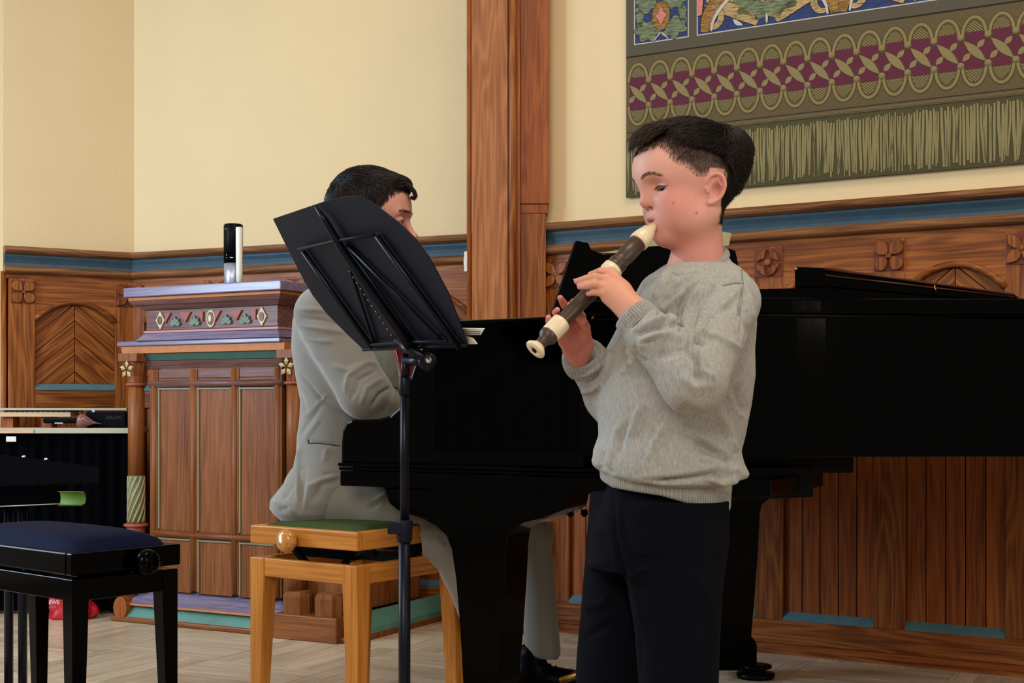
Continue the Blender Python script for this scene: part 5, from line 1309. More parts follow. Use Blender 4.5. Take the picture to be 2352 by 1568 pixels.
    def build(s, h=0.0016, lo=(-0.11, -0.095, -0.205), hi=(0.105, 0.095, 0.095), both=True):
        lo = np.array(lo); hi = np.array(hi)
        fn = lambda g: smin(smin(s.field(g), s.ear(g, 1), 0.004), s.ear(g, -1), 0.004)
        V, Fc = surf_nets(fn, lo, hi, h)
        L_ = V.copy(); Wd = s.O + (V[:, :1] * s.Fd + V[:, 1:2] * s.Ld + V[:, 2:3] * s.Ud) * s.sc
        # frame handedness
        if np.linalg.det(np.stack([s.Fd, s.Ld, s.Ud])) < 0: Fc = Fc[:, ::-1]
        return L_, Wd, Fc
# ------------------------------------------------------------------ the boy
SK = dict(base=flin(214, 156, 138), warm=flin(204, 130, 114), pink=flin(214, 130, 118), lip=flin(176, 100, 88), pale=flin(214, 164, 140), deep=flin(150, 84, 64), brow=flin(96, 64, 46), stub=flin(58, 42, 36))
M['skin'] = vcol('skin', rough=0.52, spec=0.35, sss=0.12, bump=0.08, bscale=900)
M['hair'] = vcol('hair_dark', rough=0.42, spec=0.3)
M['eye'] = vcol('eye_gloss', rough=0.12, spec=0.35, coat=0.15)
boy = empty('person', P(1560, 0, 2.30)[:2].tolist() + [0.0])
tag(boy, 'boy in grey sweatshirt and dark trousers standing and playing a recorder', 'person')
H = Head(P(1574, 400, 2.28), math.radians(20))
LV, WV, FC = H.build()
def lerp(c, c2, w): return c * (1 - w[:, None]) + c2 * w[:, None]
def gb(L, f, l, u, r, mirror=True):
    a = np.abs(L[:, 1]) if mirror else L[:, 1]
    return np.exp(-(((L[:, 0] - f) ** 2 + (a - l) ** 2 + (L[:, 2] - u) ** 2) / r ** 2))
def paint_head(L, hairpoly, adult=False):
    c = np.tile(SK['base'], (len(L), 1))
    c = lerp(c, SK['pink'], 0.75 * gb(L, 0.040, 0.048, -0.060, 0.028)); c = lerp(c, SK['pink'], 0.55 * gb(L, 0.079, 0, -0.052, 0.016))
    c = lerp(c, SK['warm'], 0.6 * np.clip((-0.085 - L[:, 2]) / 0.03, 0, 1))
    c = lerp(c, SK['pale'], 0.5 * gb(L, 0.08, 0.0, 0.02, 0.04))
    c = lerp(c, SK['warm'], 0.7 * gb(L, -0.03, 0.072, -0.03, 0.026)); c = lerp(c, SK['deep'], 0.75 * gb(L, -0.026, 0.068, -0.030, 0.009))  # warm ears; the deep tone paints occlusion shade into the ear hollow
    c = lerp(c, SK['warm'], 0.2 * gb(L, 0.06, 0.032, -0.030, 0.017))
    lipw = np.clip(1.3 * np.exp(-((np.abs(L[:, 2] + 0.0832) / 0.0085) ** 4)) * (L[:, 0] > 0.047) * np.exp(-(np.abs(L[:, 1]) / 0.0135) ** 4), 0, 1)
    c = lerp(c, SK['lip'], lipw * 0.5)
    # nostril, eye line
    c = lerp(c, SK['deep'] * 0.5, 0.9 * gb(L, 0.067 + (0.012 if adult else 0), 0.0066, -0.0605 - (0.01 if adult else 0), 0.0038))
    br = np.exp(-((L[:, 2] - (-0.0140 + 0.005 * np.sin(np.clip((np.abs(L[:, 1]) - 0.012) / 0.034, 0, 1) * 3.0))) / 0.0030) ** 2) * np.clip((np.abs(L[:, 1]) - 0.010) / 0.006, 0, 1) * np.clip((0.050 - np.abs(L[:, 1])) / 0.012, 0, 1) * (L[:, 0] > 0.02)
    c = lerp(c, SK['brow'], np.clip(br * (0.5 if adult else 0.42), 0, 1))
    lash = np.exp(-(np.sqrt(((np.abs(L[:, 1]) - 0.031) / 0.0118) ** 2 + ((L[:, 2] + 0.0332) / 0.0034) ** 2) - 1.0) ** 2 / 0.05) * (L[:, 0] > 0.045) * (L[:, 2] > -0.0345)
    c = lerp(c, SK['brow'] * 0.35, np.clip(lash, 0, 1) * 0.9)
    return c
# hair line on the side of the head (f, u)
def hl(pts, l): return [tuple(H.px(x, y, l)[[0, 2]]) for x, y in pts]
side = [(1440, 345), (1470, 352), (1500, 338), (1530, 330), (1540, 352), (1550, 374), (1568, 382), (1588, 400), (1600, 408), (1618, 405), (1632, 400), (1650, 398), (1664, 405), (1670, 430), (1662, 470), (1652, 495), (1658, 512), (1720, 500), (1760, 300), (1600, 200), (1400, 250)]
hp = hl(side, 0.062)
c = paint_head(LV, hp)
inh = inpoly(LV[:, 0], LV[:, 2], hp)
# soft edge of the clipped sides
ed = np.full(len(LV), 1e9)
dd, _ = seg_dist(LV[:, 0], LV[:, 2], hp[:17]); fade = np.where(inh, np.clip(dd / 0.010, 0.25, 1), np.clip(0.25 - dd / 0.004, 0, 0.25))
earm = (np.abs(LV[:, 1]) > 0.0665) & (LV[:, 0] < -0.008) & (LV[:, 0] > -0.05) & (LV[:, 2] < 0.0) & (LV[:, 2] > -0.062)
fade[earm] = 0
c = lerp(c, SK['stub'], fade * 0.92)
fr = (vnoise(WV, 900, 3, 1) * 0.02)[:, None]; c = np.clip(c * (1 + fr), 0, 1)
# two moles on the cheek
px, py = project(WV); nearm = LV[:, 1] > 0
for mx_, my_, mr in ((1547, 466, 2.6), (1600, 489, 3.0)):
    w__ = nearm * np.exp(-(np.hypot(px - mx_, py - my_) / mr) ** 4); c = lerp(c, SK['deep'] * 0.75, w__ * 0.9)
# body core under the clothes, joined to the head as one surface set
def pz(y, Y): return CH - (y - HY) * Y / F
def pxx(x, Y): return (x - CX) * Y / F
YB = 2.30
def skin_core(g):
    d = capsule(g, P(1600, 560, YB), P(1600, 700, YB), 0.040, 0.07)
    d = smin(d, capsule(g, P(1655, 690, 2.22), P(1520, 690, 2.40), 0.04), 0.04)
    d = smin(d, capsule(g, P(1590, 760, YB), P(1560, 1120, YB), 0.075, 0.085), 0.05)
    for a_, b_, c_ in ((P(1678, 692, 2.20), P(1592, 872, 2.085), P(1470, 736, 2.125)), (P(1527, 684, 2.405), P(1402, 908, 2.375), P(1330, 820, 2.275))):
        d = smin(d, capsule(g, a_, b_, 0.032, 0.028), 0.02); d = smin(d, capsule(g, b_, c_, 0.026, 0.017), 0.01)
    for x, Y in ((1558, 2.235), (1408, 2.375)): d = smin(d, smin(capsule(g, [(x - CX) * Y / F, Y, 0.50], [(x - CX) * Y / F, Y, 0.07], 0.045, 0.035), capsule(g, P(1515, 1110, (Y + 2.3) / 2), [(x - CX) * Y / F, Y, 0.50], 0.055, 0.045), 0.02), 0.03)
    return d
V2, F2 = surf_nets(skin_core, (0.04, 2.02, 0.03), (0.50, 2.52, 1.10), 0.009)
def joinm(parts):
    Vs, Fs, Cs = [], [], []; n = 0
    for V, Fc, C in parts: Vs.append(V); Fs.append(Fc + n); Cs.append(C); n += len(V)
    return np.concatenate(Vs), np.concatenate(Fs), np.concatenate(Cs)
# recorder axis
RS = P(1500, 521, 2.246); RE = P(1231, 801, 2.14); RD = (RE - RS) / np.linalg.norm(RE - RS); RL = float(np.linalg.norm(RE - RS))
# helper: points on a cloth surface seen at given picture positions
def on_surface(V, Fc, pl, lift=0.0):
    t = BVHTree.FromPolygons(V.tolist(), Fc.tolist()); out = []
    for x, y in pl:
        r = P(x, y, 1.0) - np.array([0, 0, CH]); h = t.ray_cast(Vector((0, 0, CH)), Vector(r).normalized())
        if h[0] is not None: out.append(np.array(h[0]) + np.array(h[1]) * (lift if Vector(h[1]).dot(Vector(r)) < 0 else -lift))
    return out
def dense(pl, k=6): return [tuple(np.array(a) * (1 - t) + np.array(b) * t) for a, b in zip(pl, pl[1:]) for t in np.arange(k) / k] + [pl[-1]]
# hands ------------------------------------------------------------
def hand(fingers, palm, ext=None, h=0.00125, k=0.0045):
    pts = np.concatenate([np.array(f[0]) for f in fingers] + [np.array([p for q in palm for p in q[:2]])])
    lo, hi = pts.min(0) - 0.03, pts.max(0) + 0.03
    def fn(g):
        d = None
        for a, b, ra, rb in palm: e = capsule(g, a, b, ra, rb); d = e if d is None else smin(d, e, 0.011)
        for pl, rs in fingers: d = smin(d, chain(g, pl, rs, 0.0012), k)
        return d
    return surf_nets(fn, lo, hi, h)
wn = P(1462, 722, 2.128)
kn = [P(1404, 626, 2.168), P(1394, 642, 2.150), P(1388, 662, 2.142), P(1394, 684, 2.143)]
rf = [0.0072, 0.0066, 0.0062, 0.0050]
fingers = [([kn[0], P(1378, 624, 2.162), P(1358, 632, 2.176), P(1348, 644, 2.190)], rf),
           ([kn[1], P(1366, 636, 2.142), P(1344, 641, 2.148), P(1325, 646, 2.160)], rf),
           ([kn[2], P(1366, 652, 2.135), P(1348, 656, 2.141), P(1332, 658, 2.152)], rf),
           ([kn[3], P(1380, 672, 2.138), P(1364, 671, 2.142), P(1352, 674, 2.152)], [0.0064, 0.0058, 0.0054, 0.0046]),
           ([P(1440, 690, 2.145), P(1425, 672, 2.185), P(1402, 664, 2.212), P(1386, 670, 2.226)], [0.010, 0.0085, 0.0075, 0.006])]
palm = [(wn, kn[0], 0.021, 0.0088), (wn, kn[1], 0.021, 0.0092), (wn, kn[2], 0.021, 0.0090), (wn, kn[3], 0.020, 0.0080), (P(1475, 740, 2.128), wn, 0.021, 0.021), (P(1425, 668, 2.15), P(1410, 680, 2.146), 0.016, 0.014)]
VH1, FH1 = hand(fingers, palm)
wf = P(1326, 792, 2.262)
kf = [P(1331, 728, 2.222), P(1313, 740, 2.212), P(1297, 754, 2.202), P(1286, 768, 2.195)]
fingers2 = [([kf[0], P(1326, 706, 2.206), P(1318, 694, 2.190), P(1309, 700, 2.176)], rf),
            ([kf[1], P(1304, 716, 2.206), P(1294, 696, 2.196), P(1287, 684, 2.186)], rf),
            ([kf[2], P(1286, 734, 2.196), P(1277, 718, 2.182), P(1280, 712, 2.172)], rf),
            ([kf[3], P(1270, 752, 2.188), P(1261, 737, 2.174), P(1260, 729, 2.166)], [0.0068, 0.006, 0.0056, 0.0048]),
            ([P(1338, 772, 2.238), P(1343, 752, 2.214), P(1336, 736, 2.196), P(1326, 726, 2.186)], [0.012, 0.0095, 0.0085, 0.006])]
palm2 = [(wf, kf[0], 0.022, 0.011), (wf, kf[1], 0.022, 0.011), (wf, kf[2], 0.022, 0.011), (wf, kf[3], 0.021, 0.010), (P(1330, 822, 2.272), wf, 0.017, 0.022), (P(1312, 778, 2.232), P(1335, 765, 2.236), 0.019, 0.015)]
VH2, FH2 = hand(fingers2, palm2)
def handcol(V, pal, tips, red=0.0):
    c = np.tile(pal, (len(V), 1)); 
    for t in tips:
        w = np.exp(-(np.linalg.norm(V - t, axis=1) / 0.009) ** 2); c = lerp(c, SK['pink'], 0.6 * w)
    return c
c1 = handcol(VH1, flin(208, 146, 120), [f[0][-1] for f in fingers]); c2 = handcol(VH2, flin(196, 118, 102), [f[0][-1] for f in fingers2])
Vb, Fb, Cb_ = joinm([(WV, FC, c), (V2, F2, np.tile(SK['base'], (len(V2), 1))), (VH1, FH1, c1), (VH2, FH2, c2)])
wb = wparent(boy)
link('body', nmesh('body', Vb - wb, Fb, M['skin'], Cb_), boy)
# fingernails
b = MB()
for f, dr in ((fingers[1], 0), (fingers[2], 0)):
    t = f[0][-1]; d = f[0][-1] - f[0][-2]; d /= np.linalg.norm(d); up = np.array([0, -0.6, 0.8]); up -= d * (up @ d); up /= np.linalg.norm(up); s_ = np.cross(d, up)
    n = 8; ring = [t + d * (0.001 + 0.0042 * math.cos(a)) + s_ * 0.0032 * math.sin(a) + up * (0.0046 - 0.35 * (0.0032 * math.sin(a)) ** 2 / 0.005) for a in np.linspace(0, 2 * math.pi, n, endpoint=False)]
    b.add(ring + [p + up * 0.0004 for p in ring], [tuple(range(n, 2 * n))] + [(i, (i + 1) % n, n + (i + 1) % n, n + i) for i in range(n)], smooth=True)
part('fingernails', b, plain('nail_pink', srgb(222, 164, 150), 0.3, 0.5), boy, world=True)
# eyes
def eyes(Hd, parent, gaze, iris):
    for sd in (-1, 1):
        c0 = np.array([Hd.ex, 0.0305 * sd, -0.0305]); n1, n2 = 40, 40; V = []
        g = np.array([gaze[0], gaze[1], gaze[2]]); g = g / np.linalg.norm(g)
        t = np.array([0, 0, 1.0]); a = np.cross(g, t); a /= np.linalg.norm(a); b_ = np.cross(a, g)
        col = []
        for i in range(n1):
            th = math.pi * i / (n1 - 1)
            for j in range(n2):
                ph_ = 2 * math.pi * j / n2; V.append(c0 + 0.0118 * (g * math.cos(th) + (a * math.cos(ph_) + b_ * math.sin(ph_)) * math.sin(th)))
                col.append(flin(8, 6, 6) if th < 0.20 else (iris if th < 0.56 else (iris * 0.35 if th < 0.62 else flin(176, 160, 150))))
        V = np.array(V); Fc = np.array([(i * n2 + j, i * n2 + (j + 1) % n2, (i + 1) * n2 + (j + 1) % n2, (i + 1) * n2 + j) for i in range(n1 - 1) for j in range(n2)])
        Wd = Hd.O + (V[:, :1] * Hd.Fd + V[:, 1:2] * Hd.Ld + V[:, 2:3] * Hd.Ud) * Hd.sc
        link('eye', nmesh('eye', Wd - wparent(parent), Fc, M['eye'], np.array(col)), parent)
eyes(H, boy, (0.84, 0.20, -0.36), flin(40, 24, 16))
b = MB(); q = on_surface(WV, FC, [(1504, 434), (1510, 428.5), (1518, 426.5), (1527, 427.5), (1534, 425)], 0.0003)
if len(q) > 2: b.tube(q, [0.0004, 0.0009, 0.0010, 0.0007, 0.0003][:len(q)], 6); part('lashes', b, plain('lash_brown', srgb(34, 20, 16), 0.7, 0.2), boy, world=True)
# hair -------------------------------------------------------------
def hairvol(q):
    d = ellips(q, (-0.006, 0, 0.022), (0.099, 0.081, 0.070))
    d = smin(d, ellips(q, (-0.066, 0, 0.036), (0.042, 0.066, 0.038)), 0.035)
    d = smin(d, ellips(q, (-0.062, 0, -0.006), (0.028, 0.052, 0.040)), 0.03)
    d = smin(d, ellips(q, (0.056, 0.0, 0.054), (0.032, 0.052, 0.018)), 0.022)
    return d
hx_ = [-0.12, -0.085, -0.065, -0.045, -0.03, 0.0, 0.018, 0.028, 0.036, 0.050, 0.062, 0.075, 0.10]
hu_ = [-0.032, -0.028, -0.018, 0.006, 0.020, 0.028, 0.030, 0.034, 0.056, 0.060, 0.053, 0.046, 0.042]
def caps(q):
    d = hairvol(q) + 0.005; h = np.interp(q[..., 0], hx_, hu_).astype(f32) + 0.004
    return smax(d, (h - q[..., 2]) * 0.8, 0.008)
VC, FCc = surf_nets(caps, (-0.13, -0.095, -0.07), (0.11, 0.095, 0.11), 0.0025)
def tow(Hd, L): return Hd.O + (L[:, :1] * Hd.Fd + L[:, 1:2] * Hd.Ld + L[:, 2:3] * Hd.Ud) * Hd.sc
hc0 = flin(26, 17, 14)
ho = link('hair', nmesh('hair', tow(H, VC) - wb, FCc, M['hair'], np.tile(hc0, (len(VC), 1))), boy)
def sample(V, Fc, n, seed, mask=None):
    rg_ = np.random.default_rng(seed); a = np.linalg.norm(np.cross(V[Fc[:, 1]] - V[Fc[:, 0]], V[Fc[:, 3]] - V[Fc[:, 0]]), axis=1)
    if mask is not None: a = a * mask
    f = rg_.choice(len(Fc), n, p=a / a.sum()); u, v = rg_.random((2, n, 1)); q = V[Fc[f]]
    N = np.cross(q[:, 2] - q[:, 0], q[:, 3] - q[:, 1]); N /= np.linalg.norm(N, axis=1, keepdims=True) + 1e-12
    return (q[:, 0] * (1 - u) + q[:, 1] * u) * (1 - v) + (q[:, 3] * (1 - u) + q[:, 2] * u) * v, N, f
fcen = VC[FCc].mean(1)
R_, N_h, fi = sample(VC, FCc, 15000, 11, (fcen[:, 2] > np.interp(fcen[:, 0], hx_, hu_)).astype(float))
def tw_dir(Hd, d): return d[:, :1] * Hd.Fd + d[:, 1:2] * Hd.Ld + d[:, 2:3] * Hd.Ud
rg = np.random.default_rng(2)
clump = lambda L, s: np.stack([vnoise(L, s, 21, 1), vnoise(L, s, 22, 1), vnoise(L, s, 23, 1)], 1)
def flow_local(L):
    f, l, u = L[:, 0], L[:, 1], L[:, 2]
    top = np.clip((u - 0.045) / 0.03, 0, 1)[:, None]
    d = np.zeros_like(L)
    fwd = np.stack([np.ones(len(L)), 0.25 * np.sin(l * 40), -0.12 * np.ones(len(L))], 1)
    dn = np.stack([0.75 + 0 * f, 0 * l, -0.8 + 0 * u], 1)
    bk = np.stack([-0.55 + 0 * f, 0 * l, -0.8 + 0 * u], 1)
    back = np.clip((-0.03 - f) / 0.03, 0, 1)[:, None]
    return (fwd * top + dn * (1 - top)) * (1 - back) + bk * back + 0.35 * clump(L, 70)
fl0 = flow_local(R_)
def hflow(Hd, fl0):
    D0 = tw_dir(Hd, fl0)
    def fn(p, N, t):
        d = D0 - N * (D0 * N).sum(1, keepdims=True) * 0.8
        return d / (np.linalg.norm(d, axis=1, keepdims=True) + 1e-6)
    return fn
lenh = rg.uniform(0.016, 0.034, len(R_)) * np.where(R_[:, 2] > 0.05, 1.15, 0.75) * np.where(R_[:, 2] < 0.045, 0.5, 1) * np.where(R_[:, 0] > 0.055, 0.55, 1)
base = flin(30, 21, 17); lightc = flin(86, 64, 48)
frontw = np.clip((R_[:, 0] - 0.0) / 0.07, 0, 1)[:, None] * 0.8
hcol = base * (1 - frontw * rg.random((len(R_), 1))) + lightc * frontw * rg.random((len(R_), 1)); hcol = hcol * rg.uniform(0.7, 1.2, (len(R_), 1))
sdfw = lambda p: hairvol(H.loc(p).astype(f32)) * H.sc
strands('hair_strands', tow(H, R_), tw_dir(H, N_h), hflow(H, fl0), lenh, 0.00038, 7, M['hair'], sdfw, rg.uniform(-0.004, 0.003, len(R_)), ho, 5, hcol, lift=0.5)
# clipped sides: very short strands on the skin inside the hair line
fcs = LV[FC].mean(1); nmf = (inh & ~earm)[FC].all(1) & (fcs[:, 2] < 0.06)
R2, N2, _ = sample(LV, FC, 12000, 12, nmf.astype(float))
fl2 = np.stack([np.where(R2[:, 0] > -0.01, 0.5, -0.5), 0 * R2[:, 0], -np.ones(len(R2))], 1) + 0.3 * clump(R2, 90)
len2 = np.where(R2[:, 2] > 0.012, 0.008, 0.0035) * rg.uniform(0.6, 1.3, len(R2))
c2_ = flin(40, 28, 24) * rg.uniform(0.7, 1.5, (len(R2), 1))
strands('short_hair', tow(H, R2), tw_dir(H, N2), hflow(H, fl2), len2, 0.00020, 2, M['hair'], None, None, ho, 6, c2_, lift=0.35)
# nape and back bulk
R3m = (fcs[:, 0] < -0.045) & (inh[FC].all(1)) & (fcs[:, 2] < 0.03)
R3, N3, _ = sample(LV, FC, 8000, 14, R3m.astype(float))
fl3_ = np.stack([-0.15 + 0 * R3[:, 0], 0 * R3[:, 0], -np.ones(len(R3))], 1) + 0.2 * clump(R3, 60)
strands('nape_hair', tow(H, R3), tw_dir(H, N3), hflow(H, fl3_), rg.uniform(0.008, 0.016, len(R3)) * np.clip((R3[:, 2] + 0.10) / 0.06, 0.35, 1.1), 0.00032, 4, M['hair'], None, None, ho, 8, flin(24, 16, 14) * rg.uniform(0.6, 1.4, (len(R3), 1)), lift=0.55)
# eyebrows and lashes
bm_ = (np.abs(fcs[:, 1]) > 0.011) & (np.abs(fcs[:, 1]) < 0.048) & (fcs[:, 0] > 0.03)
uu = -0.0140 + 0.005 * np.sin(np.clip((np.abs(fcs[:, 1]) - 0.012) / 0.034, 0, 1) * 3.0); bm_ &= np.abs(fcs[:, 2] - uu) < 0.0024
for sd_ in (-1, 1):
    R4, N4, _ = sample(LV, FC, 210, 15, (bm_ & (fcs[:, 1] * sd_ > 0)).astype(float))
    fl4 = np.stack([-0.5 + 0 * R4[:, 0], np.sign(R4[:, 1]), 0.15 + 0 * R4[:, 0]], 1)
    strands('eyebrow', tow(H, R4), tw_dir(H, N4), hflow(H, fl4), np.full(len(R4), 0.006), 0.00012, 3, M['hair'], None, None, boy, 9, np.tile(flin(96, 66, 48), (len(R4), 1)), lift=0.25)

# sweatshirt -----------------------------------------------------------
ys_ = [577, 592, 604, 620, 640, 662, 690, 740, 800, 860, 930, 1000, 1035, 1062, 1085, 1102, 1116]
cxs = [1640, 1615, 1606, 1604, 1600, 1597, 1594, 1586, 1568, 1560, 1546, 1541, 1531, 1534, 1541, 1545, 1546]
hxs = [24, 58, 74, 96, 118, 124, 134, 144, 160, 170, 175, 166, 168, 172, 176, 172, 150]
hys = [.03, .045, .06, .09, .115, .13, .138, .142, .142, .142, .142, .142, .145, .150, .150, .145, .12]
Zs = [pz(y, YB) for y in ys_]; CXs = [pxx(x, YB) for x in cxs]; HXs = [h * YB / F for h in hxs]
Zr = [pz(y, YB) for y in (1060, 1085, 1120, 1180)]
hemn = np.array([0.0, 0.0, 1.0])
def hem_z(g):   # lower edge drops towards the back
    xp = CX + F * g[..., 0] / YB; return (CH - (np.interp(xp, [1365, 1400, 1500, 1610, 1680], [1092, 1114, 1128, 1160, 1172]) - HY) * YB / F).astype(f32)
def rib_z(g):
    xp = CX + F * g[..., 0] / YB; return (CH - (np.interp(xp, [1365, 1400, 1480, 1560, 1620, 1680], [1066, 1086, 1106, 1110, 1100, 1092]) - HY) * YB / F).astype(f32)
SHn, ELn, WRn = P(1678, 692, 2.20), P(1592, 872, 2.085), P(1452, 722, 2.120)
SHf, ELf, WRf = P(1527, 684, 2.405), P(1402, 908, 2.375), P(1336, 812, 2.285)
def cutp(g, c, d): return (g - v3(c)) @ v3(d / np.linalg.norm(d))
cuff_n_dir = WRn - P(1500, 775, 2.105); cuff_f_dir = WRf - P(1356, 870, 2.33)
def sweater(g):
    d = loft(g, Zs, CXs, HXs, [YB] * len(Zs), hys)
    d = smax(d, rib_z(g) - g[..., 2] - 0.004, 0.012)
    rb = loft(g, Zr, [pxx(x, YB) for x in (1530, 1527, 1527, 1530)], [h * YB / F for h in (150, 152, 150, 143)], [YB] * 4, [.125] * 4)
    rb = np.maximum(rb, hem_z(g) + 0.032 - g[..., 2]); d = smin(d, rb, 0.006)
    # near arm
    a = capsule(g, SHn, ELn, 0.049, 0.051); a = smin(a, capsule(g, ELn, P(1500, 775, 2.105), 0.048, 0.038), 0.02)
    a = smin(a, capsule(g, P(1500, 775, 2.105), WRn + cuff_n_dir * 0.2, 0.038, 0.030), 0.01)
    a = smax(a, cutp(g, P(1450, 720, 2.12), cuff_n_dir), 0.002)
    d = smin(d, a, 0.016)
    a = capsule(g, SHf, ELf, 0.050, 0.044); a = smin(a, capsule(g, ELf, WRf + cuff_f_dir * 0.2, 0.041, 0.0335), 0.02)
    a = smax(a, cutp(g, WRf, cuff_f_dir), 0.002)
    d = smin(d, a, 0.02)
    # neck opening
    d = smax(d, -capsule(g, P(1606, 540, YB), P(1604, 600, YB), 0.049, 0.045), 0.003)
    nk = cutp(g, P(1606, 600, YB), np.array([-0.25, -0.45, 1.0])); d = np.maximum(d, np.where(((g[..., 0] - pxx(1606, YB)) ** 2 + (g[..., 1] - YB) ** 2) < 0.075 ** 2, nk - 0.004, -1).astype(f32))
    return d
VS, FS = surf_nets(sweater, (0.06, 2.02, 0.60), (0.46, 2.50, 1.06), 0.0030)
fold_list = [
    # armpit/elbow gathers radiating from the crook of the arm
    ([(1588, 772), (1640, 770), (1700, 800)], 7, 5), ([(1590, 788), (1560, 800)], 6, 4), ([(1590, 778), (1610, 762), (1622, 772)], 6, 7), ([(1592, 784), (1620, 790)], 4, -6),
    ([(1592, 800), (1602, 840), (1600, 880)], 6, -8), ([(1606, 800), (1612, 850), (1640, 868)], 8, 5), ([(1584, 770), (1585, 800), (1594, 822)], 7, 7),
    ([(1620, 740), (1660, 700), (1700, 660)], 8, 4), ([(1600, 756), (1650, 715), (1690, 700)], 9, -4),
    ([(1582, 765), (1600, 700), (1640, 650)], 7, -5), ([(1568, 770), (1580, 710), (1610, 650)], 7, 5), ([(1555, 760), (1562, 705), (1580, 655)], 6, -4),
    ([(1530, 715), (1570, 670), (1610, 640)], 6, 5), ([(1520, 700), (1550, 660), (1590, 630)], 6, -4), ([(1500, 690), (1520, 650), (1530, 620)], 6, 4), ([(1470, 670), (1500, 640), (1525, 615)], 5, -4),
    # forearm wrinkles
    ([(1480, 745), (1530, 730), (1560, 745), (1555, 752)], 7, 7), ([(1460, 770), (1480, 760), (1530, 750)], 6, -6), ([(1470, 800), (1480, 780), (1510, 768), (1545, 765)], 8, 6), ([(1470, 790), (1520, 775)], 4, -5),
    ([(1455, 790), (1462, 820), (1490, 835)], 7, -4), ([(1530, 740), (1548, 748), (1558, 765)], 5, 6), ([(1548, 740), (1560, 755)], 5, -6), ([(1510, 715), (1530, 728)], 6, -5),
    ([(1500, 820), (1540, 810), (1580, 790)], 10, -4), ([(1500, 780), (1540, 772), (1575, 780)], 9, 4), ([(1560, 860), (1600, 890), (1640, 880)], 12, 3),
    ([(1700, 700), (1720, 760), (1715, 830)], 7, -4), ([(1715, 660), (1735, 740), (1738, 800)], 5, 4), ([(1706, 650), (1708, 720), (1700, 780)], 4, -3),
    # torso
    ([(1690, 880), (1700, 920), (1715, 950)], 10, -7), ([(1670, 890), (1690, 940), (1705, 960)], 9, 4), ([(1640, 930), (1670, 980), (1690, 1040)], 10, 4),
    ([(1560, 930), (1600, 960), (1690, 1010)], 14, -4), ([(1560, 980), (1620, 1010), (1680, 1060)], 13, 5), ([(1590, 1010), (1640, 1040), (1690, 1075)], 10, -8), ([(1600, 1050), (1650, 1060), (1705, 1085)], 10, 6),
    ([(1425, 970), (1410, 1020), (1395, 1080)], 7, 4), ([(1445, 960), (1430, 1000), (1420, 1050)], 6, -3), ([(1470, 930), (1455, 975), (1445, 1010)], 7, 3.5), ([(1530, 970), (1500, 1020), (1488, 1060)], 7, 4), ([(1545, 985), (1520, 1030)], 6, -3),
    ([(1440, 800), (1452, 830), (1450, 870)], 8, 4), ([(1430, 790), (1418, 830), (1410, 870)], 8, -4), ([(1455, 830), (1445, 850), (1425, 860)], 6, 5),
    ([(1500, 1106), (1580, 1098), (1650, 1085)], 5, -8), ([(1480, 1092), (1560, 1085), (1640, 1072), (1680, 1086)], 8, 4), ([(1620, 1096), (1660, 1108), (1700, 1100)], 6, 5), ([(1640, 1090), (1655, 1100)], 5, -6),
    ([(1365, 1040), (1372, 1080), (1390, 1095)], 7, 5), ([(1378, 1030), (1385, 1070), (1410, 1092)], 6, -6), ([(1390, 1095), (1450, 1112), (1520, 1120)], 4, -4),
    # far sleeve
    ([(1300, 845), (1340, 838), (1380, 812)], 4, -5), ([(1305, 862), (1345, 858), (1385, 835)], 5, 4), ([(1315, 880), (1350, 878), (1380, 855)], 4, -4), ([(1330, 900), (1360, 895), (1380, 880)], 6, 4),
    # seams
    ([(1704, 615), (1706, 660), (1701, 700), (1692, 740)], 2.2, -3), ([(1655, 655), (1690, 648), (1706, 650)], 2.2, -3), ([(1560, 650), (1610, 662), (1640, 655)], 3, 0),
    ([(1536, 626), (1560, 634), (1610, 622), (1650, 600)], 2.0, -2.2),
    ([(1448, 755), (1470, 730), (1498, 700)], 3.0, -3.0), ([(1297, 842), (1335, 846), (1382, 822)], 2.5, -2.0),
]
VS, NS_ = folds(VS, FS, [f if len(f) == 3 and f[2] != 0 else (f[0], f[1], 0.001) for f in fold_list])
px, py = project(VS)
VS = VS + NS_ * (0.0012 * vnoise(VS, 38, 5, 2) + 0.0003 * vnoise(VS, 160, 6, 1))[:, None]
# knitted ribs on cuffs, hem and collar
near = (VS[:, 1] < 2.32)
def ribs(mask, coord, per, amp): 
    global VS; VS = VS + NS_ * (np.where(mask, amp * np.sin(coord * 2 * math.pi / per), 0))[:, None]
ax_n = cuff_n_dir / np.linalg.norm(cuff_n_dir); tn = (VS - WRn) @ ax_n; perp = (VS - WRn) - tn[:, None] * ax_n; e_a = np.cross(ax_n, [0, 1, 0]); e_a /= np.linalg.norm(e_a); e_b = np.cross(ax_n, e_a)
an = np.arctan2(perp @ e_b, perp @ e_a); ribs((tn > -0.026) & (tn < 0.01) & (np.linalg.norm(perp, axis=1) < 0.05), an, 2 * math.pi / 52, 0.0007)
axf = cuff_f_dir / np.linalg.norm(cuff_f_dir); tf = (VS - WRf) @ axf; perp2 = (VS - WRf) - tf[:, None] * axf
hz = hem_z(VS.astype(f32)); angh = np.arctan2(VS[:, 1] - YB, VS[:, 0] - pxx(1530, YB)); ribs((VS[:, 2] < hz + 0.034) & (VS[:, 2] < 0.70), angh, 2 * math.pi / 170, 0.0005)
gs = np.tile(flin(156, 154, 147), (len(VS), 1)); gs = gs * (1 + 0.03 * vnoise(VS, 60, 8, 2))[:, None]
SEAM = [on_surface(VS, FS, dense(q), 0.0002) for q in ([(1702, 612), (1708, 650), (1704, 690), (1695, 725)], [(1660, 656), (1688, 650), (1708, 650)])]
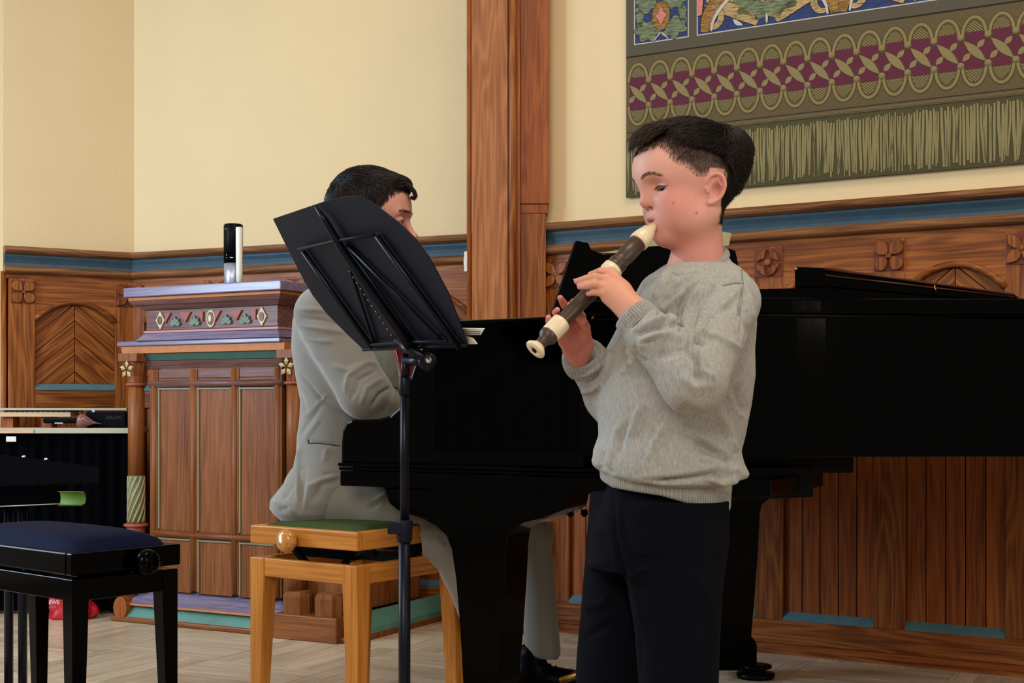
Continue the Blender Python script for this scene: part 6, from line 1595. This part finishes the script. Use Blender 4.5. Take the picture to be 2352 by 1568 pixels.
M['sweater'] = vcol('grey_marl_jersey', rough=0.95, spec=0.1, heather=0.22, bump=0.35, bscale=700, sheen=0.15)
link('sweatshirt', nmesh('sweatshirt', VS - wb, FS, M['sweater'], gs), boy)
b = MB()
for q in SEAM: b.tube(q, 0.0005, 6)
parts_each('seam', b, plain('seam_grey', flin(112, 112, 107).tolist() + [1], 0.95, 0.1), boy, world=True)
# knitted cuffs and waistband: separate ribbed bands
def band(name, fn, rows, nseg, nrib, amp, per):
    V = []
    for j in range(rows):
        for i in range(nseg):
            t = 2 * math.pi * i / nseg; p, n_ = fn(t, j / (rows - 1)); V.append(p + n_ * amp * (1 if (i * nrib * 2 // nseg) % 2 else -1))
    V = np.array(V); Fq = [(j * nseg + i, j * nseg + (i + 1) % nseg, (j + 1) * nseg + (i + 1) % nseg, (j + 1) * nseg + i) for j in range(rows - 1) for i in range(nseg)]
    cc = np.tile(flin(150, 148, 141), (len(V), 1)); rb_ = np.array([1 if (i * nrib * 2 // nseg) % 2 else 0.86 for i in range(nseg)] * rows); cc = cc * rb_[:, None]
    return link(name, nmesh(name, V - wb, np.array(Fq), M['sweater'], cc), boy)
def cuff_fn(c, ax, r0, r1, ln):
    ax = ax / np.linalg.norm(ax); a_ = np.cross(ax, [0, 1.0, 0]); a_ /= np.linalg.norm(a_); b_ = np.cross(ax, a_)
    def fn(t, k):
        n_ = a_ * math.cos(t) + b_ * math.sin(t)
        if k < 0.2: return c + ax * 0.001 + n_ * (r0 - 0.006 * (0.2 - k) / 0.2), n_     # rolled inner lip
        q = (k - 0.2) / 0.8; return c - ax * ln * q + n_ * (r0 + (r1 - r0) * q + 0.0022 * math.sin(q * 3.1)), n_
    return fn
band('cuff', cuff_fn(P(1451, 721, 2.12), cuff_n_dir, 0.0315, 0.0335, 0.026), 12, 264, 44, 0.0006, 0)
band('cuff', cuff_fn(WRf, cuff_f_dir, 0.0345, 0.0350, 0.030), 12, 264, 44, 0.0005, 0)
def hem_fn(t, k):
    c_, s_ = math.cos(t), math.sin(t); e_ = 2 / 2.3
    hw = np.interp(k, [0, 0.15, 1], [140, 147, 151]) * YB / F; hy_ = np.interp(k, [0, 0.15, 1], [.118, .1235, .127])
    x = pxx(1527, YB) + hw * abs(c_) ** e_ * (1 if c_ > 0 else -1); y = YB + hy_ * abs(s_) ** e_ * (1 if s_ > 0 else -1)
    g_ = np.array([[x, y, 0.0]], f32); z0, z1 = float(hem_z(g_)[0]), float(rib_z(g_)[0]) + 0.012
    return np.array([x, y, z0 + (z1 - z0) * max(0, k - 0.08) / 0.92]), np.array([c_, s_, 0.0])
band('waistband', hem_fn, 12, 840, 140, 0.0005, 0)
# collar band
b = MB(); pts = []; rr_ = []
for t in np.linspace(0, 2 * math.pi, 40):
    c0 = P(1606, 600, YB); dx = 0.0445 * math.cos(t); dy = 0.052 * math.sin(t); pts.append(c0 + np.array([dx, dy, 0.25 * dx + 0.42 * dy + 0.003]))
b.tube(pts, 0.0075, 10, caps=False); cm = b.mesh('collar', M['sweater'], wb); a = cm.color_attributes.new('Col', 'FLOAT_COLOR', 'POINT'); a.data.foreach_set('color', np.tile(np.append(flin(150, 148, 141), 1), (len(cm.vertices), 1)).astype(f32).ravel())
link('collar', cm, boy)

# trousers and shoes ---------------------------------------------------
YN, YF_ = 2.235, 2.375
def trousers(g):
    d = loft(g, [pz(y, YB) for y in (1085, 1150, 1176, 1230, 1300)], [pxx(x, YB) for x in (1524, 1521, 1519, 1512, 1500)], [h * YB / F for h in (122, 134, 146, 154, 150)], [YB] * 5, [.09, .102, .118, .13, .12])
    zn = [pz(y, YN) for y in (1150, 1250, 1350, 1450, 1560, 1700, 1900, 1985)]
    n_ = loft(g, zn, [pxx(x, YN) for x in (1545, 1542, 1550, 1556, 1558, 1560, 1562, 1562)], [h * YN / F for h in (128, 124, 108, 98, 90, 86, 80, 78)], [YN] * 8, [.075, .078, .078, .076, .072, .07, .062, .06])
    zf = [pz(y, YF_) for y in (1130, 1230, 1350, 1450, 1560, 1700, 1900)]
    f_ = loft(g, zf, [pxx(x, YF_) for x in (1436, 1432, 1420, 1412, 1406, 1405, 1405)], [h * YF_ / F for h in (82, 84, 82, 82, 82, 82, 78)], [YF_] * 7, [.075, .078, .078, .075, .072, .07, .062])
    return smin(smin(d, n_, 0.02), f_, 0.012)
VT, FT = surf_nets(trousers, (0.10, 2.08, 0.01), (0.42, 2.48, 0.70), 0.0045)
tf_ = [([(1410, 1130), (1412, 1230), (1440, 1340), (1470, 1470), (1472, 1560)], 7, -6), ([(1425, 1130), (1425, 1230), (1455, 1340), (1484, 1470)], 8, 4), ([(1370, 1230), (1400, 1236)], 6, -4), ([(1350, 1300), (1400, 1290)], 9, 4), ([(1340, 1400), (1400, 1380)], 9, 4), ([(1335, 1470), (1420, 1420)], 8, -4),
       ([(1450, 1265), (1490, 1270), (1540, 1260)], 5, 4), ([(1450, 1320), (1500, 1300)], 7, 4), ([(1480, 1224), (1560, 1224)], 3, 3), ([(1570, 1180), (1572, 1230)], 3, 3), ([(1600, 1320), (1640, 1400), (1640, 1500)], 9, 4)]
VT, NT = folds(VT, FT, tf_); VT = VT + NT * (0.0022 * vnoise(VT, 26, 15, 2))[:, None]
M['trousers'] = vcol('navy_trousers', rough=0.95, spec=0.08, heather=0.2, bump=0.2, bscale=700)
link('trousers', nmesh('trousers', VT - wb, FT, M['trousers'], np.tile(flin(9, 10, 17), (len(VT), 1))), boy)
for nm, x, Y in (('shoe', 1545, YN), ('shoe', 1395, YF_)):
    c0 = np.array([pxx(x, Y), Y, 0.0])
    def sh_f(g, c0=c0):
        d = capsule(g, c0 + [0.02, 0, 0.045], c0 + [-0.13, -0.02, 0.03], 0.038, 0.030); d = smin(d, capsule(g, c0 + [0.02, 0, 0.05], c0 + [0.02, 0, 0.10], 0.038, 0.036), 0.02)
        return smax(d, -g[..., 2] + 0.001, 0.004)
    a_, f_ = surf_nets(sh_f, c0 + [-0.18, -0.07, -0.004], c0 + [0.075, 0.06, 0.15], 0.005)
    link(nm, nmesh(nm, a_ - wb, f_, M['black_soft']), boy)

# recorder ---------------------------------------------------------------
rc = empty('recorder', RE.tolist()); tag(rc, 'dark brown recorder with ivory rings and mouthpiece held by the boy', 'recorder')
def rl(nm, prof, mat, seg=32): b = MB(); b.lathe(prof, RS, RD, seg); return part(nm, b, M[mat], rc, world=True)
L_ = RL
def tt(x): return (1500 - x) / (1500 - 1231) * L_
mp_ = rl('mouthpiece', [(0.003, -0.006), (0.006, -0.002), (0.0085, 0.006), (0.0135, 0.016), (0.0162, 0.026), (0.0172, 0.034), (0.0172, 0.040), (0.0150, 0.0415)], 'cream_plastic')
rl('head_joint', [(0.0150, 0.038), (0.0150, 0.075), (0.0140, 0.082), (0.0138, 0.090), (0.0158, 0.092), (0.0162, 0.097), (0.0148, 0.099), (0.0160, 0.101), (0.0160, 0.106), (0.014, 0.110)], 'brown_plastic')
rl('upper_ring', [(0.0150, 0.106), (0.0176, 0.107), (0.0176, 0.118), (0.0160, 0.122), (0.0150, 0.124)], 'cream_plastic')
bdp = rl('body_joint', [(0.0135, 0.12), (0.0135, 0.15), (0.0128, 0.20), (0.0120, tt(1292)), (0.0118, tt(1285))], 'brown_plastic')
rl('lower_ring', [(0.0120, tt(1290)), (0.0160, tt(1288)), (0.0164, tt(1284)), (0.0160, tt(1264)), (0.0150, tt(1262))], 'cream_plastic')
rl('foot_joint', [(0.0135, tt(1268)), (0.0150, tt(1263)), (0.0158, tt(1258)), (0.0150, tt(1254)), (0.0105, tt(1250)), (0.0092, tt(1244)), (0.0096, tt(1238))], 'brown_plastic')
b = MB(); b.lathe([(0.0096, tt(1239)), (0.0130, tt(1236)), (0.0172, tt(1232)), (0.0180, tt(1229)), (0.0165, tt(1227.5)), (0.0095, tt(1227)), (0.0050, tt(1228)), (0.0045, tt(1233))], RS, RD, 32); part('bell', b, M['cream_plastic'], rc, world=True)
b = MB(); b.lathe([(0.0046, 0), (0.0046, 0.0008)], RS + RD * (tt(1227.3)), RD, 16); part('bore', b, M['hole'], rc, world=True)
upv = np.array([-0.6, 0.25, 0.8]); upv -= RD * (upv @ RD); upv /= np.linalg.norm(upv)
b = MB()
for t in (0.145, 0.165, 0.185, 0.205, 0.222, 0.240): b.lathe([(0.0034, -0.0015), (0.0034, 0.0004), (0.0026, 0.0006)], RS + RD * t + upv * 0.0128, upv, 12)
part('finger_holes', b, M['hole'], rc, world=True)
# ------------------------------------------------------------------ the pianist
YM = 3.42
man = empty('person', P(800, 0, YM)[:2].tolist() + [0.0]); wm = wparent(man)
tag(man, 'seated pianist in pale grey suit with dark red tie behind the music stand', 'person')
HM = Head(P(853, 481, 3.38), math.radians(4), sc=1.10, adult=True, face='right')
LVm, WVm, FCm = HM.build(h=0.0024)
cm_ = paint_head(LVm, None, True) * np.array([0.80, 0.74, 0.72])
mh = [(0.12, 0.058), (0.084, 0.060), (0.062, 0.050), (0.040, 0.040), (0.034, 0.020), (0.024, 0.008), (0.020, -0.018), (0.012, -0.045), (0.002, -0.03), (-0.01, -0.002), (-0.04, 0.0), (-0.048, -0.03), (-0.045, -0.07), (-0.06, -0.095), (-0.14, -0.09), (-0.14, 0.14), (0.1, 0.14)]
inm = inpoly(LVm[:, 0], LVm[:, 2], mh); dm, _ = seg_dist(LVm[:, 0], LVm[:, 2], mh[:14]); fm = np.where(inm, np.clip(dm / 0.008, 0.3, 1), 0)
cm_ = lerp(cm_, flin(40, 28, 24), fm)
def mcore(g):
    d = capsule(g, P(822, 640, 3.39), P(802, 700, 3.41), 0.05, 0.06)
    for a_, b_, c_ in ((P(742, 722, 3.26), P(838, 900, 3.23), wN - kd * 0.08), (P(800, 715, 3.58), P(880, 900, 3.70), wF - kd * 0.08)):
        d = smin(d, capsule(g, P(800, 700, 3.42), a_, 0.05, 0.045), 0.02); d = smin(d, capsule(g, a_, b_, 0.042, 0.036), 0.02); d = smin(d, capsule(g, b_, c_, 0.034, 0.026), 0.01)
    return smin(d, capsule(g, P(800, 740, 3.42), P(770, 1090, 3.42), 0.075, 0.075), 0.05)
kd = dU
wN = pw(0.02, 0.42, 0.775); wF = pw(0.02, 0.85, 0.775)
V2, F2 = surf_nets(mcore, (-0.64, 3.06, 0.55), (0.12, 4.02, 1.26), 0.012)
# hands at the keys, hidden by the cheek of the piano but built
def mhand(w, d, sgn):
    side_ = np.cross(d, [0, 0, 1.0]); k = [w + d * 0.085 + side_ * o for o in (-0.033, -0.011, 0.011, 0.033)]
    fs = [([q, q + d * 0.035 + np.array([0, 0, 0.006]), q + d * 0.060 - np.array([0, 0, 0.010]), q + d * 0.072 - np.array([0, 0, 0.026])], [0.009, 0.0085, 0.008, 0.007]) for q in k]
    fs.append(([w + d * 0.03 + side_ * 0.02 * sgn, w + d * 0.06 + side_ * 0.045 * sgn, w + d * 0.085 + side_ * 0.052 * sgn - np.array([0, 0, 0.01])], [0.012, 0.0095, 0.008]))
    return hand(fs, [(w, q, 0.022, 0.011) for q in k] + [(w - d * 0.08, w, 0.024, 0.022)], h=0.0028)
kd = dU
wN = pw(0.02, 0.42, 0.775); wF = pw(0.02, 0.85, 0.775)
h1, g1 = mhand(wN, kd, 1); h2, g2 = mhand(wF, kd, -1)
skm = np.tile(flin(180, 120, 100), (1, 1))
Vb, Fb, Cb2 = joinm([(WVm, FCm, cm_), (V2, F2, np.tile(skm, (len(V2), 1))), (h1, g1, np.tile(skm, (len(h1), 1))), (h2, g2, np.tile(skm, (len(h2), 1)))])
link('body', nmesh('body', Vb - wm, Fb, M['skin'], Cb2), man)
eyes(HM, man, (0.9, 0.0, -0.35), flin(40, 26, 20))
# hair: combed back and over, with a curl falling at the front
def hairm(q):
    d = ellips(q, (-0.010, 0, 0.020), (0.094, 0.082, 0.077))
    d = smin(d, ellips(q, (-0.055, 0, -0.030), (0.044, 0.060, 0.055)), 0.02)
    d = smin(d, ellips(q, (0.056, 0.0, 0.056), (0.034, 0.055, 0.018)), 0.016)
    return d
hxm = [-0.12, -0.055, -0.045, -0.01, 0.0, 0.015, 0.028, 0.034, 0.045, 0.070, 0.10]; hum = [-0.095, -0.085, 0.0, 0.0, -0.03, -0.03, 0.01, 0.034, 0.046, 0.056, 0.056]
capm = lambda q: smax(hairm(q) + 0.004, (np.interp(q[..., 0], hxm, hum).astype(f32) - q[..., 2]) * 0.8, 0.006)
VCm, FCmc = surf_nets(capm, (-0.13, -0.10, -0.11), (0.11, 0.10, 0.12), 0.003)
hm = link('hair', nmesh('hair', tow(HM, VCm) - wm, FCmc, M['hair'], np.tile(flin(22, 15, 13), (len(VCm), 1))), man)
Rm, Nm, _ = sample(VCm, FCmc, 12000, 31)
f_, l_, u_ = Rm[:, 0], Rm[:, 1], Rm[:, 2]; top = np.clip((u_ - 0.03) / 0.03, 0, 1)[:, None]
flm = np.stack([0.9 + 0 * f_, 0.25 * np.sin(f_ * 60), -0.15 + 0 * u_], 1) * top + np.stack([-0.35 + 0 * f_, 0 * l_, -1 + 0 * u_], 1) * (1 - top) + 0.22 * clump(Rm, 45)
lm = rg.uniform(0.022, 0.045, len(Rm)) * np.where(u_ > 0.03, 1.1, 0.6)
colm = flin(22, 15, 13) * rg.uniform(0.6, 1.4, (len(Rm), 1)); hi = rg.random(len(Rm)) < 0.12; colm[hi] = flin(84, 64, 60)
strands('hair_strands', tow(HM, Rm), tw_dir(HM, Nm), hflow(HM, flm), lm, 0.00055, 8, M['hair'], lambda p: hairm(HM.loc(p).astype(f32)) * HM.sc, rg.uniform(-0.004, 0.002, len(Rm)), hm, 33, colm, lift=0.08)
b = MB(); rq = np.random.default_rng(9)
for k in range(70):
    o_ = rq.normal(size=2) * 2.0; j = rq.uniform(-0.02, 0.03)
    b.tube([P(x + o_[0] + (rq.random() - .5) * 1.5, y + o_[1], 3.355 + j) for x, y in ((905, 408), (925, 415), (942, 428), (952, 440), (955, 449), (950, 455), (944, 453))], [.0009, .0009, .0009, .0008, .0007, .0006, .0003], 4)
mmm = b.mesh('forelock', M['hair'], wm); a = mmm.color_attributes.new('Col', 'FLOAT_COLOR', 'POINT'); a.data.foreach_set('color', np.tile(np.append(flin(30, 20, 16), 1), (len(mmm.vertices), 1)).astype(f32).ravel()); link('forelock', mmm, man)
fm_ = LVm[FCm].mean(1)
for sd_ in (-1, 1):
    mk_ = (fm_[:, 1] * sd_ > 0.008) & (fm_[:, 1] * sd_ < 0.050) & (fm_[:, 0] > 0.03) & (np.abs(fm_[:, 2] + 0.010) < 0.0030)
    R4, N4, _ = sample(LVm, FCm, 130, 35, mk_.astype(float))
    strands('eyebrow', tow(HM, R4), tw_dir(HM, N4), hflow(HM, np.stack([-0.5 + 0 * R4[:, 0], np.sign(R4[:, 1]), 0.1 + 0 * R4[:, 0]], 1)), np.full(len(R4), 0.008), 0.00022, 3, M['hair'], None, None, man, 36, np.tile(flin(36, 24, 18), (len(R4), 1)), lift=0.3)

# jacket
ysm = [640, 655, 672, 700, 740, 800, 860, 920, 960, 1000, 1040, 1075, 1110, 1145, 1170, 1200]
lf_ = [770, 735, 708, 688, 676, 673, 682, 694, 692, 686, 684, 676, 654, 626, 624, 650]
rt_ = [850, 868, 880, 890, 900, 915, 918, 912, 905, 895, 885, 880, 868, 850, 830, 800]
hym = [.07, .12, .15, .17, .18, .18, .17, .165, .16, .16, .165, .175, .185, .19, .185, .16]
Zm = [pz(y, YM) for y in ysm]; Cm = [pxx((a + b_) / 2, YM) for a, b_ in zip(lf_, rt_)]; Hm = [(b_ - a) / 2 * YM / F for a, b_ in zip(lf_, rt_)]
Sm, Em = P(742, 722, 3.26), P(836, 900, 3.22)
Wm = wN - kd * 0.06
Sm2, Em2 = P(800, 715, 3.58), P(880, 900, 3.70)
def jacket(g):
    d = loft(g, Zm, Cm, Hm, [YM] * len(Zm), hym)
    # open front: hem curves away
    xp = CX + F * g[..., 0] / 3.30; hz_ = CH - (np.interp(xp, [620, 650, 700, 760, 800, 830, 860], [1168, 1190, 1199, 1192, 1175, 1140, 1080]) - HY) * YM / F
    d = smax(d, hz_.astype(f32) - g[..., 2], 0.008)
    a = capsule(g, Sm, Em, 0.070, 0.062); a = smin(a, capsule(g, Em, Wm, 0.058, 0.040), 0.02); d = smin(d, a, 0.018)
    a = capsule(g, Sm2, Em2, 0.070, 0.060); a = smin(a, capsule(g, Em2, wF - kd * 0.06, 0.055, 0.040), 0.02); d = smin(d, a, 0.02)
    d = smax(d, -capsule(g, P(830, 590, YM), P(850, 670, YM), 0.062, 0.055), 0.006)
    return d
VJ, FJ = surf_nets(jacket, (-0.68, 3.08, 0.44), (0.02, 3.99, 1.16), 0.0040)
jf = [([(680, 710), (740, 712), (790, 730)], 7, 6), ([(676, 745), (740, 755), (800, 765)], 7, 6), ([(675, 728), (740, 735), (790, 748)], 5, -5), ([(674, 775), (720, 782), (770, 785)], 6, 4), ([(690, 800), (720, 815), (735, 830)], 8, 3),
      ([(792, 905), (800, 862), (845, 832), (868, 838)], 7, 7), ([(806, 918), (822, 872), (866, 850)], 6, -8), ([(828, 932), (842, 890), (882, 866)], 7, 6), ([(850, 938), (872, 905), (905, 884)], 6, -6), ([(760, 840), (800, 850), (840, 828)], 7, 4),
      ([(690, 860), (740, 920), (815, 966)], 5, -9), ([(688, 900), (705, 950), (750, 900)], 7, -4), ([(698, 960), (715, 940), (750, 905)], 7, 6), ([(690, 1000), (705, 975), (740, 930)], 6, -4), ([(700, 1010), (735, 960)], 7, 4),
      ([(690, 1020), (686, 1080), (684, 1150)], 6, 9), ([(678, 1060), (668, 1110), (650, 1150)], 7, -8), ([(700, 1070), (694, 1120), (690, 1170)], 7, -6), ([(700, 1160), (710, 1115), (780, 1090)], 9, 6), ([(720, 1150), (740, 1110), (785, 1102)], 9, -9), ([(628, 1150), (650, 1160), (682, 1180)], 9, 6), ([(640, 1172), (665, 1165)], 6, -5),
      ([(710, 1012), (740, 1018), (783, 1024)], 2.6, -5), ([(708, 1018), (709, 1008)], 2.5, -4), ([(750, 1030), (745, 1060)], 8, 4), ([(740, 1090), (790, 1085)], 6, -3)]
VJ, NJ = folds(VJ, FJ, [(a, max(3.2, b_ * 0.75), c_ * 0.62) for a, b_, c_ in jf]); VJ = VJ + NJ * (0.0008 * vnoise(VJ, 20, 25, 2))[:, None]
cj = np.tile(flin(122, 119, 112), (len(VJ), 1)); pxj, pyj = project(VJ)
seg, _ = seg_dist(pxj, pyj, [(709, 1010), (709, 1018), (740, 1018), (783, 1025)]); pass
# cut the front between the lapels: shirt and tie show
M['suit'] = vcol('pale_grey_suiting', rough=0.9, spec=0.12, heather=0.05, bump=0.15, bscale=900, sheen=0.45)
jk = link('jacket', nmesh('jacket', VJ - wm, FJ, M['suit'], cj), man)
b = MB(); q = on_surface(VJ, FJ, dense([(709, 1010), (709, 1018), (735, 1018), (781, 1024)]), 0.0004); b.tube(q, 0.0016, 6); part('pocket_welt', b, plain('pocket_shadow_grey', srgb(62, 60, 58), 0.9, 0.1), man, world=True)
b = MB(); cc_ = P(824, 640, 3.39); b.lathe([(0.057, -0.035), (0.060, -0.01), (0.056, 0.018), (0.053, 0.020), (0.053, -0.03)], cc_, (0.18, 0, 1), 28); part('shirt_collar', b, plain('pale_shirt', srgb(196, 170, 168), 0.8, 0.1), man, world=True)
b = MB(); v = [P(852, 790, 3.23), P(896, 790, 3.25), P(912, 850, 3.26), P(918, 890, 3.27), P(880, 890, 3.23)]; v += [p + np.array([0.0, 0.012, 0]) for p in v]
b.add(v, [(0, 1, 2, 3, 4), (9, 8, 7, 6, 5)] + [(i, 5 + i, 5 + (i + 1) % 5, (i + 1) % 5) for i in range(5)]); part('lapel', b, plain('grey_green_lining', srgb(112, 114, 104), 0.9, 0.1, noise=0.05), man, 0.003, world=True)
b = MB(); v = [P(898, 760, 3.28), P(944, 760, 3.33), P(944, 860, 3.33), P(926, 880, 3.30), P(906, 810, 3.28)]; v += [p + np.array([0.0, 0.01, 0]) for p in v]
b.add(v, [(0, 1, 2, 3, 4), (9, 8, 7, 6, 5)] + [(i, 5 + i, 5 + (i + 1) % 5, (i + 1) % 5) for i in range(5)]); part('tie', b, plain('dark_red_silk', srgb(98, 18, 28), 0.5, 0.3), man, 0.002, world=True)
b = MB(); b.tube([P(899, 772, 3.272), P(912, 820, 3.272), P(924, 868, 3.282)], 0.0022, 6); part('shirt_edge', b, plain('rose_shirt', srgb(180, 120, 116), 0.8, 0.1), man, world=True)
# trousers: near thigh, shins, far leg reaching the pedal
def legs(g):
    kn_ = P(1022, 1246, 3.30)
    d = capsule(g, P(740, 1136, 3.34), P(880, 1158, 3.31), 0.098, 0.084); d = smin(d, capsule(g, P(880, 1166, 3.31), kn_, 0.080, 0.056), 0.02)
    d = smin(d, capsule(g, kn_, P(1064, 1310, 3.34), 0.052, 0.050), 0.02)
    d = smin(d, capsule(g, P(1064, 1310, 3.34), P(1150, 1560, 3.40), 0.050, 0.046), 0.02)
    d = smin(d, capsule(g, P(740, 1130, 3.50), P(1160, 1190, 3.62), 0.095, 0.065), 0.03)
    k2 = P(1228, 1230, 3.66)
    d = smin(d, capsule(g, P(1160, 1190, 3.62), k2, 0.06, 0.048), 0.03)
    d = smin(d, capsule(g, k2, P(1246, 1492, 3.70), 0.042, 0.049), 0.02)
    cut_ = -(g - v3(P(1246, 1506, 3.70))) @ v3((0.16, 0, 1.0)) ; d = np.where(g[..., 0] > pxx(1180, 3.7), np.maximum(d, cut_), d)
    d = smax(d, 0.505 - 0.02 * 0 - g[..., 2] - np.where(g[..., 0] < pxx(960, 3.2), 0, 9).astype(f32), 0.01)
    return d
VL, FL = surf_nets(legs, (-0.62, 3.16, 0.02), (0.16, 3.86, 0.66), 0.0062)
VL, NL = folds(VL, FL, [([(858, 1150), (880, 1140), (900, 1128)], 4, 5), ([(850, 1165), (875, 1150)], 4, -4), ([(955, 1235), (985, 1215), (998, 1205)], 4, 5), ([(985, 1240), (1000, 1228)], 4, -4), ([(1005, 1228), (1018, 1240), (1030, 1248)], 5, -6), ([(1008, 1250), (1020, 1262), (1034, 1270)], 5, 5)])
VL = VL + NL * (0.0025 * vnoise(VL, 22, 45, 2))[:, None]
link('trousers', nmesh('trousers', VL - wm, FL, M['suit'], np.tile(flin(126, 122, 112), (len(VL), 1))), man)
for cpt, dr in ((P(1238, 0, 3.70), np.array([0.62, -0.12, 0])), (P(1150, 0, 3.42), np.array([0.9, -0.3, 0]))):
    c0 = np.array([cpt[0] - 0.04, cpt[1], 0.0]); dr = dr / np.linalg.norm(dr); sd_ = np.array([-dr[1], dr[0], 0])
    def shf(g, c0=c0, dr=dr):
        d = capsule(g, c0 + [0, 0, 0.048], c0 + dr * 0.17 + [0, 0, 0.034], 0.042, 0.034); d = smin(d, capsule(g, c0 + dr * 0.02 + [0, 0, 0.05], c0 + dr * 0.02 + [0, 0, 0.105], 0.042, 0.040), 0.02)
        return smax(d, 0.004 - g[..., 2], 0.003)
    a_, f_ = surf_nets(shf, c0 - [0.09, 0.10, 0.004], c0 + dr * 0.17 + [0.09, 0.10, 0.16], 0.005)
    sho = link('shoe', nmesh('shoe', a_ - wm, f_, M['black_soft']), man)
    b = MB()
    for k in range(5):
        q = c0 + dr * (0.055 + 0.016 * k) + np.array([0, 0, 0.088 - 0.005 * k]); b.tube([q - sd_ * 0.022 - [0, 0, .006], q + [0, 0, .003], q + sd_ * 0.022 - [0, 0, .006]], 0.0025, 6)
    part('laces', b, M['black_soft'], sho, world=True)
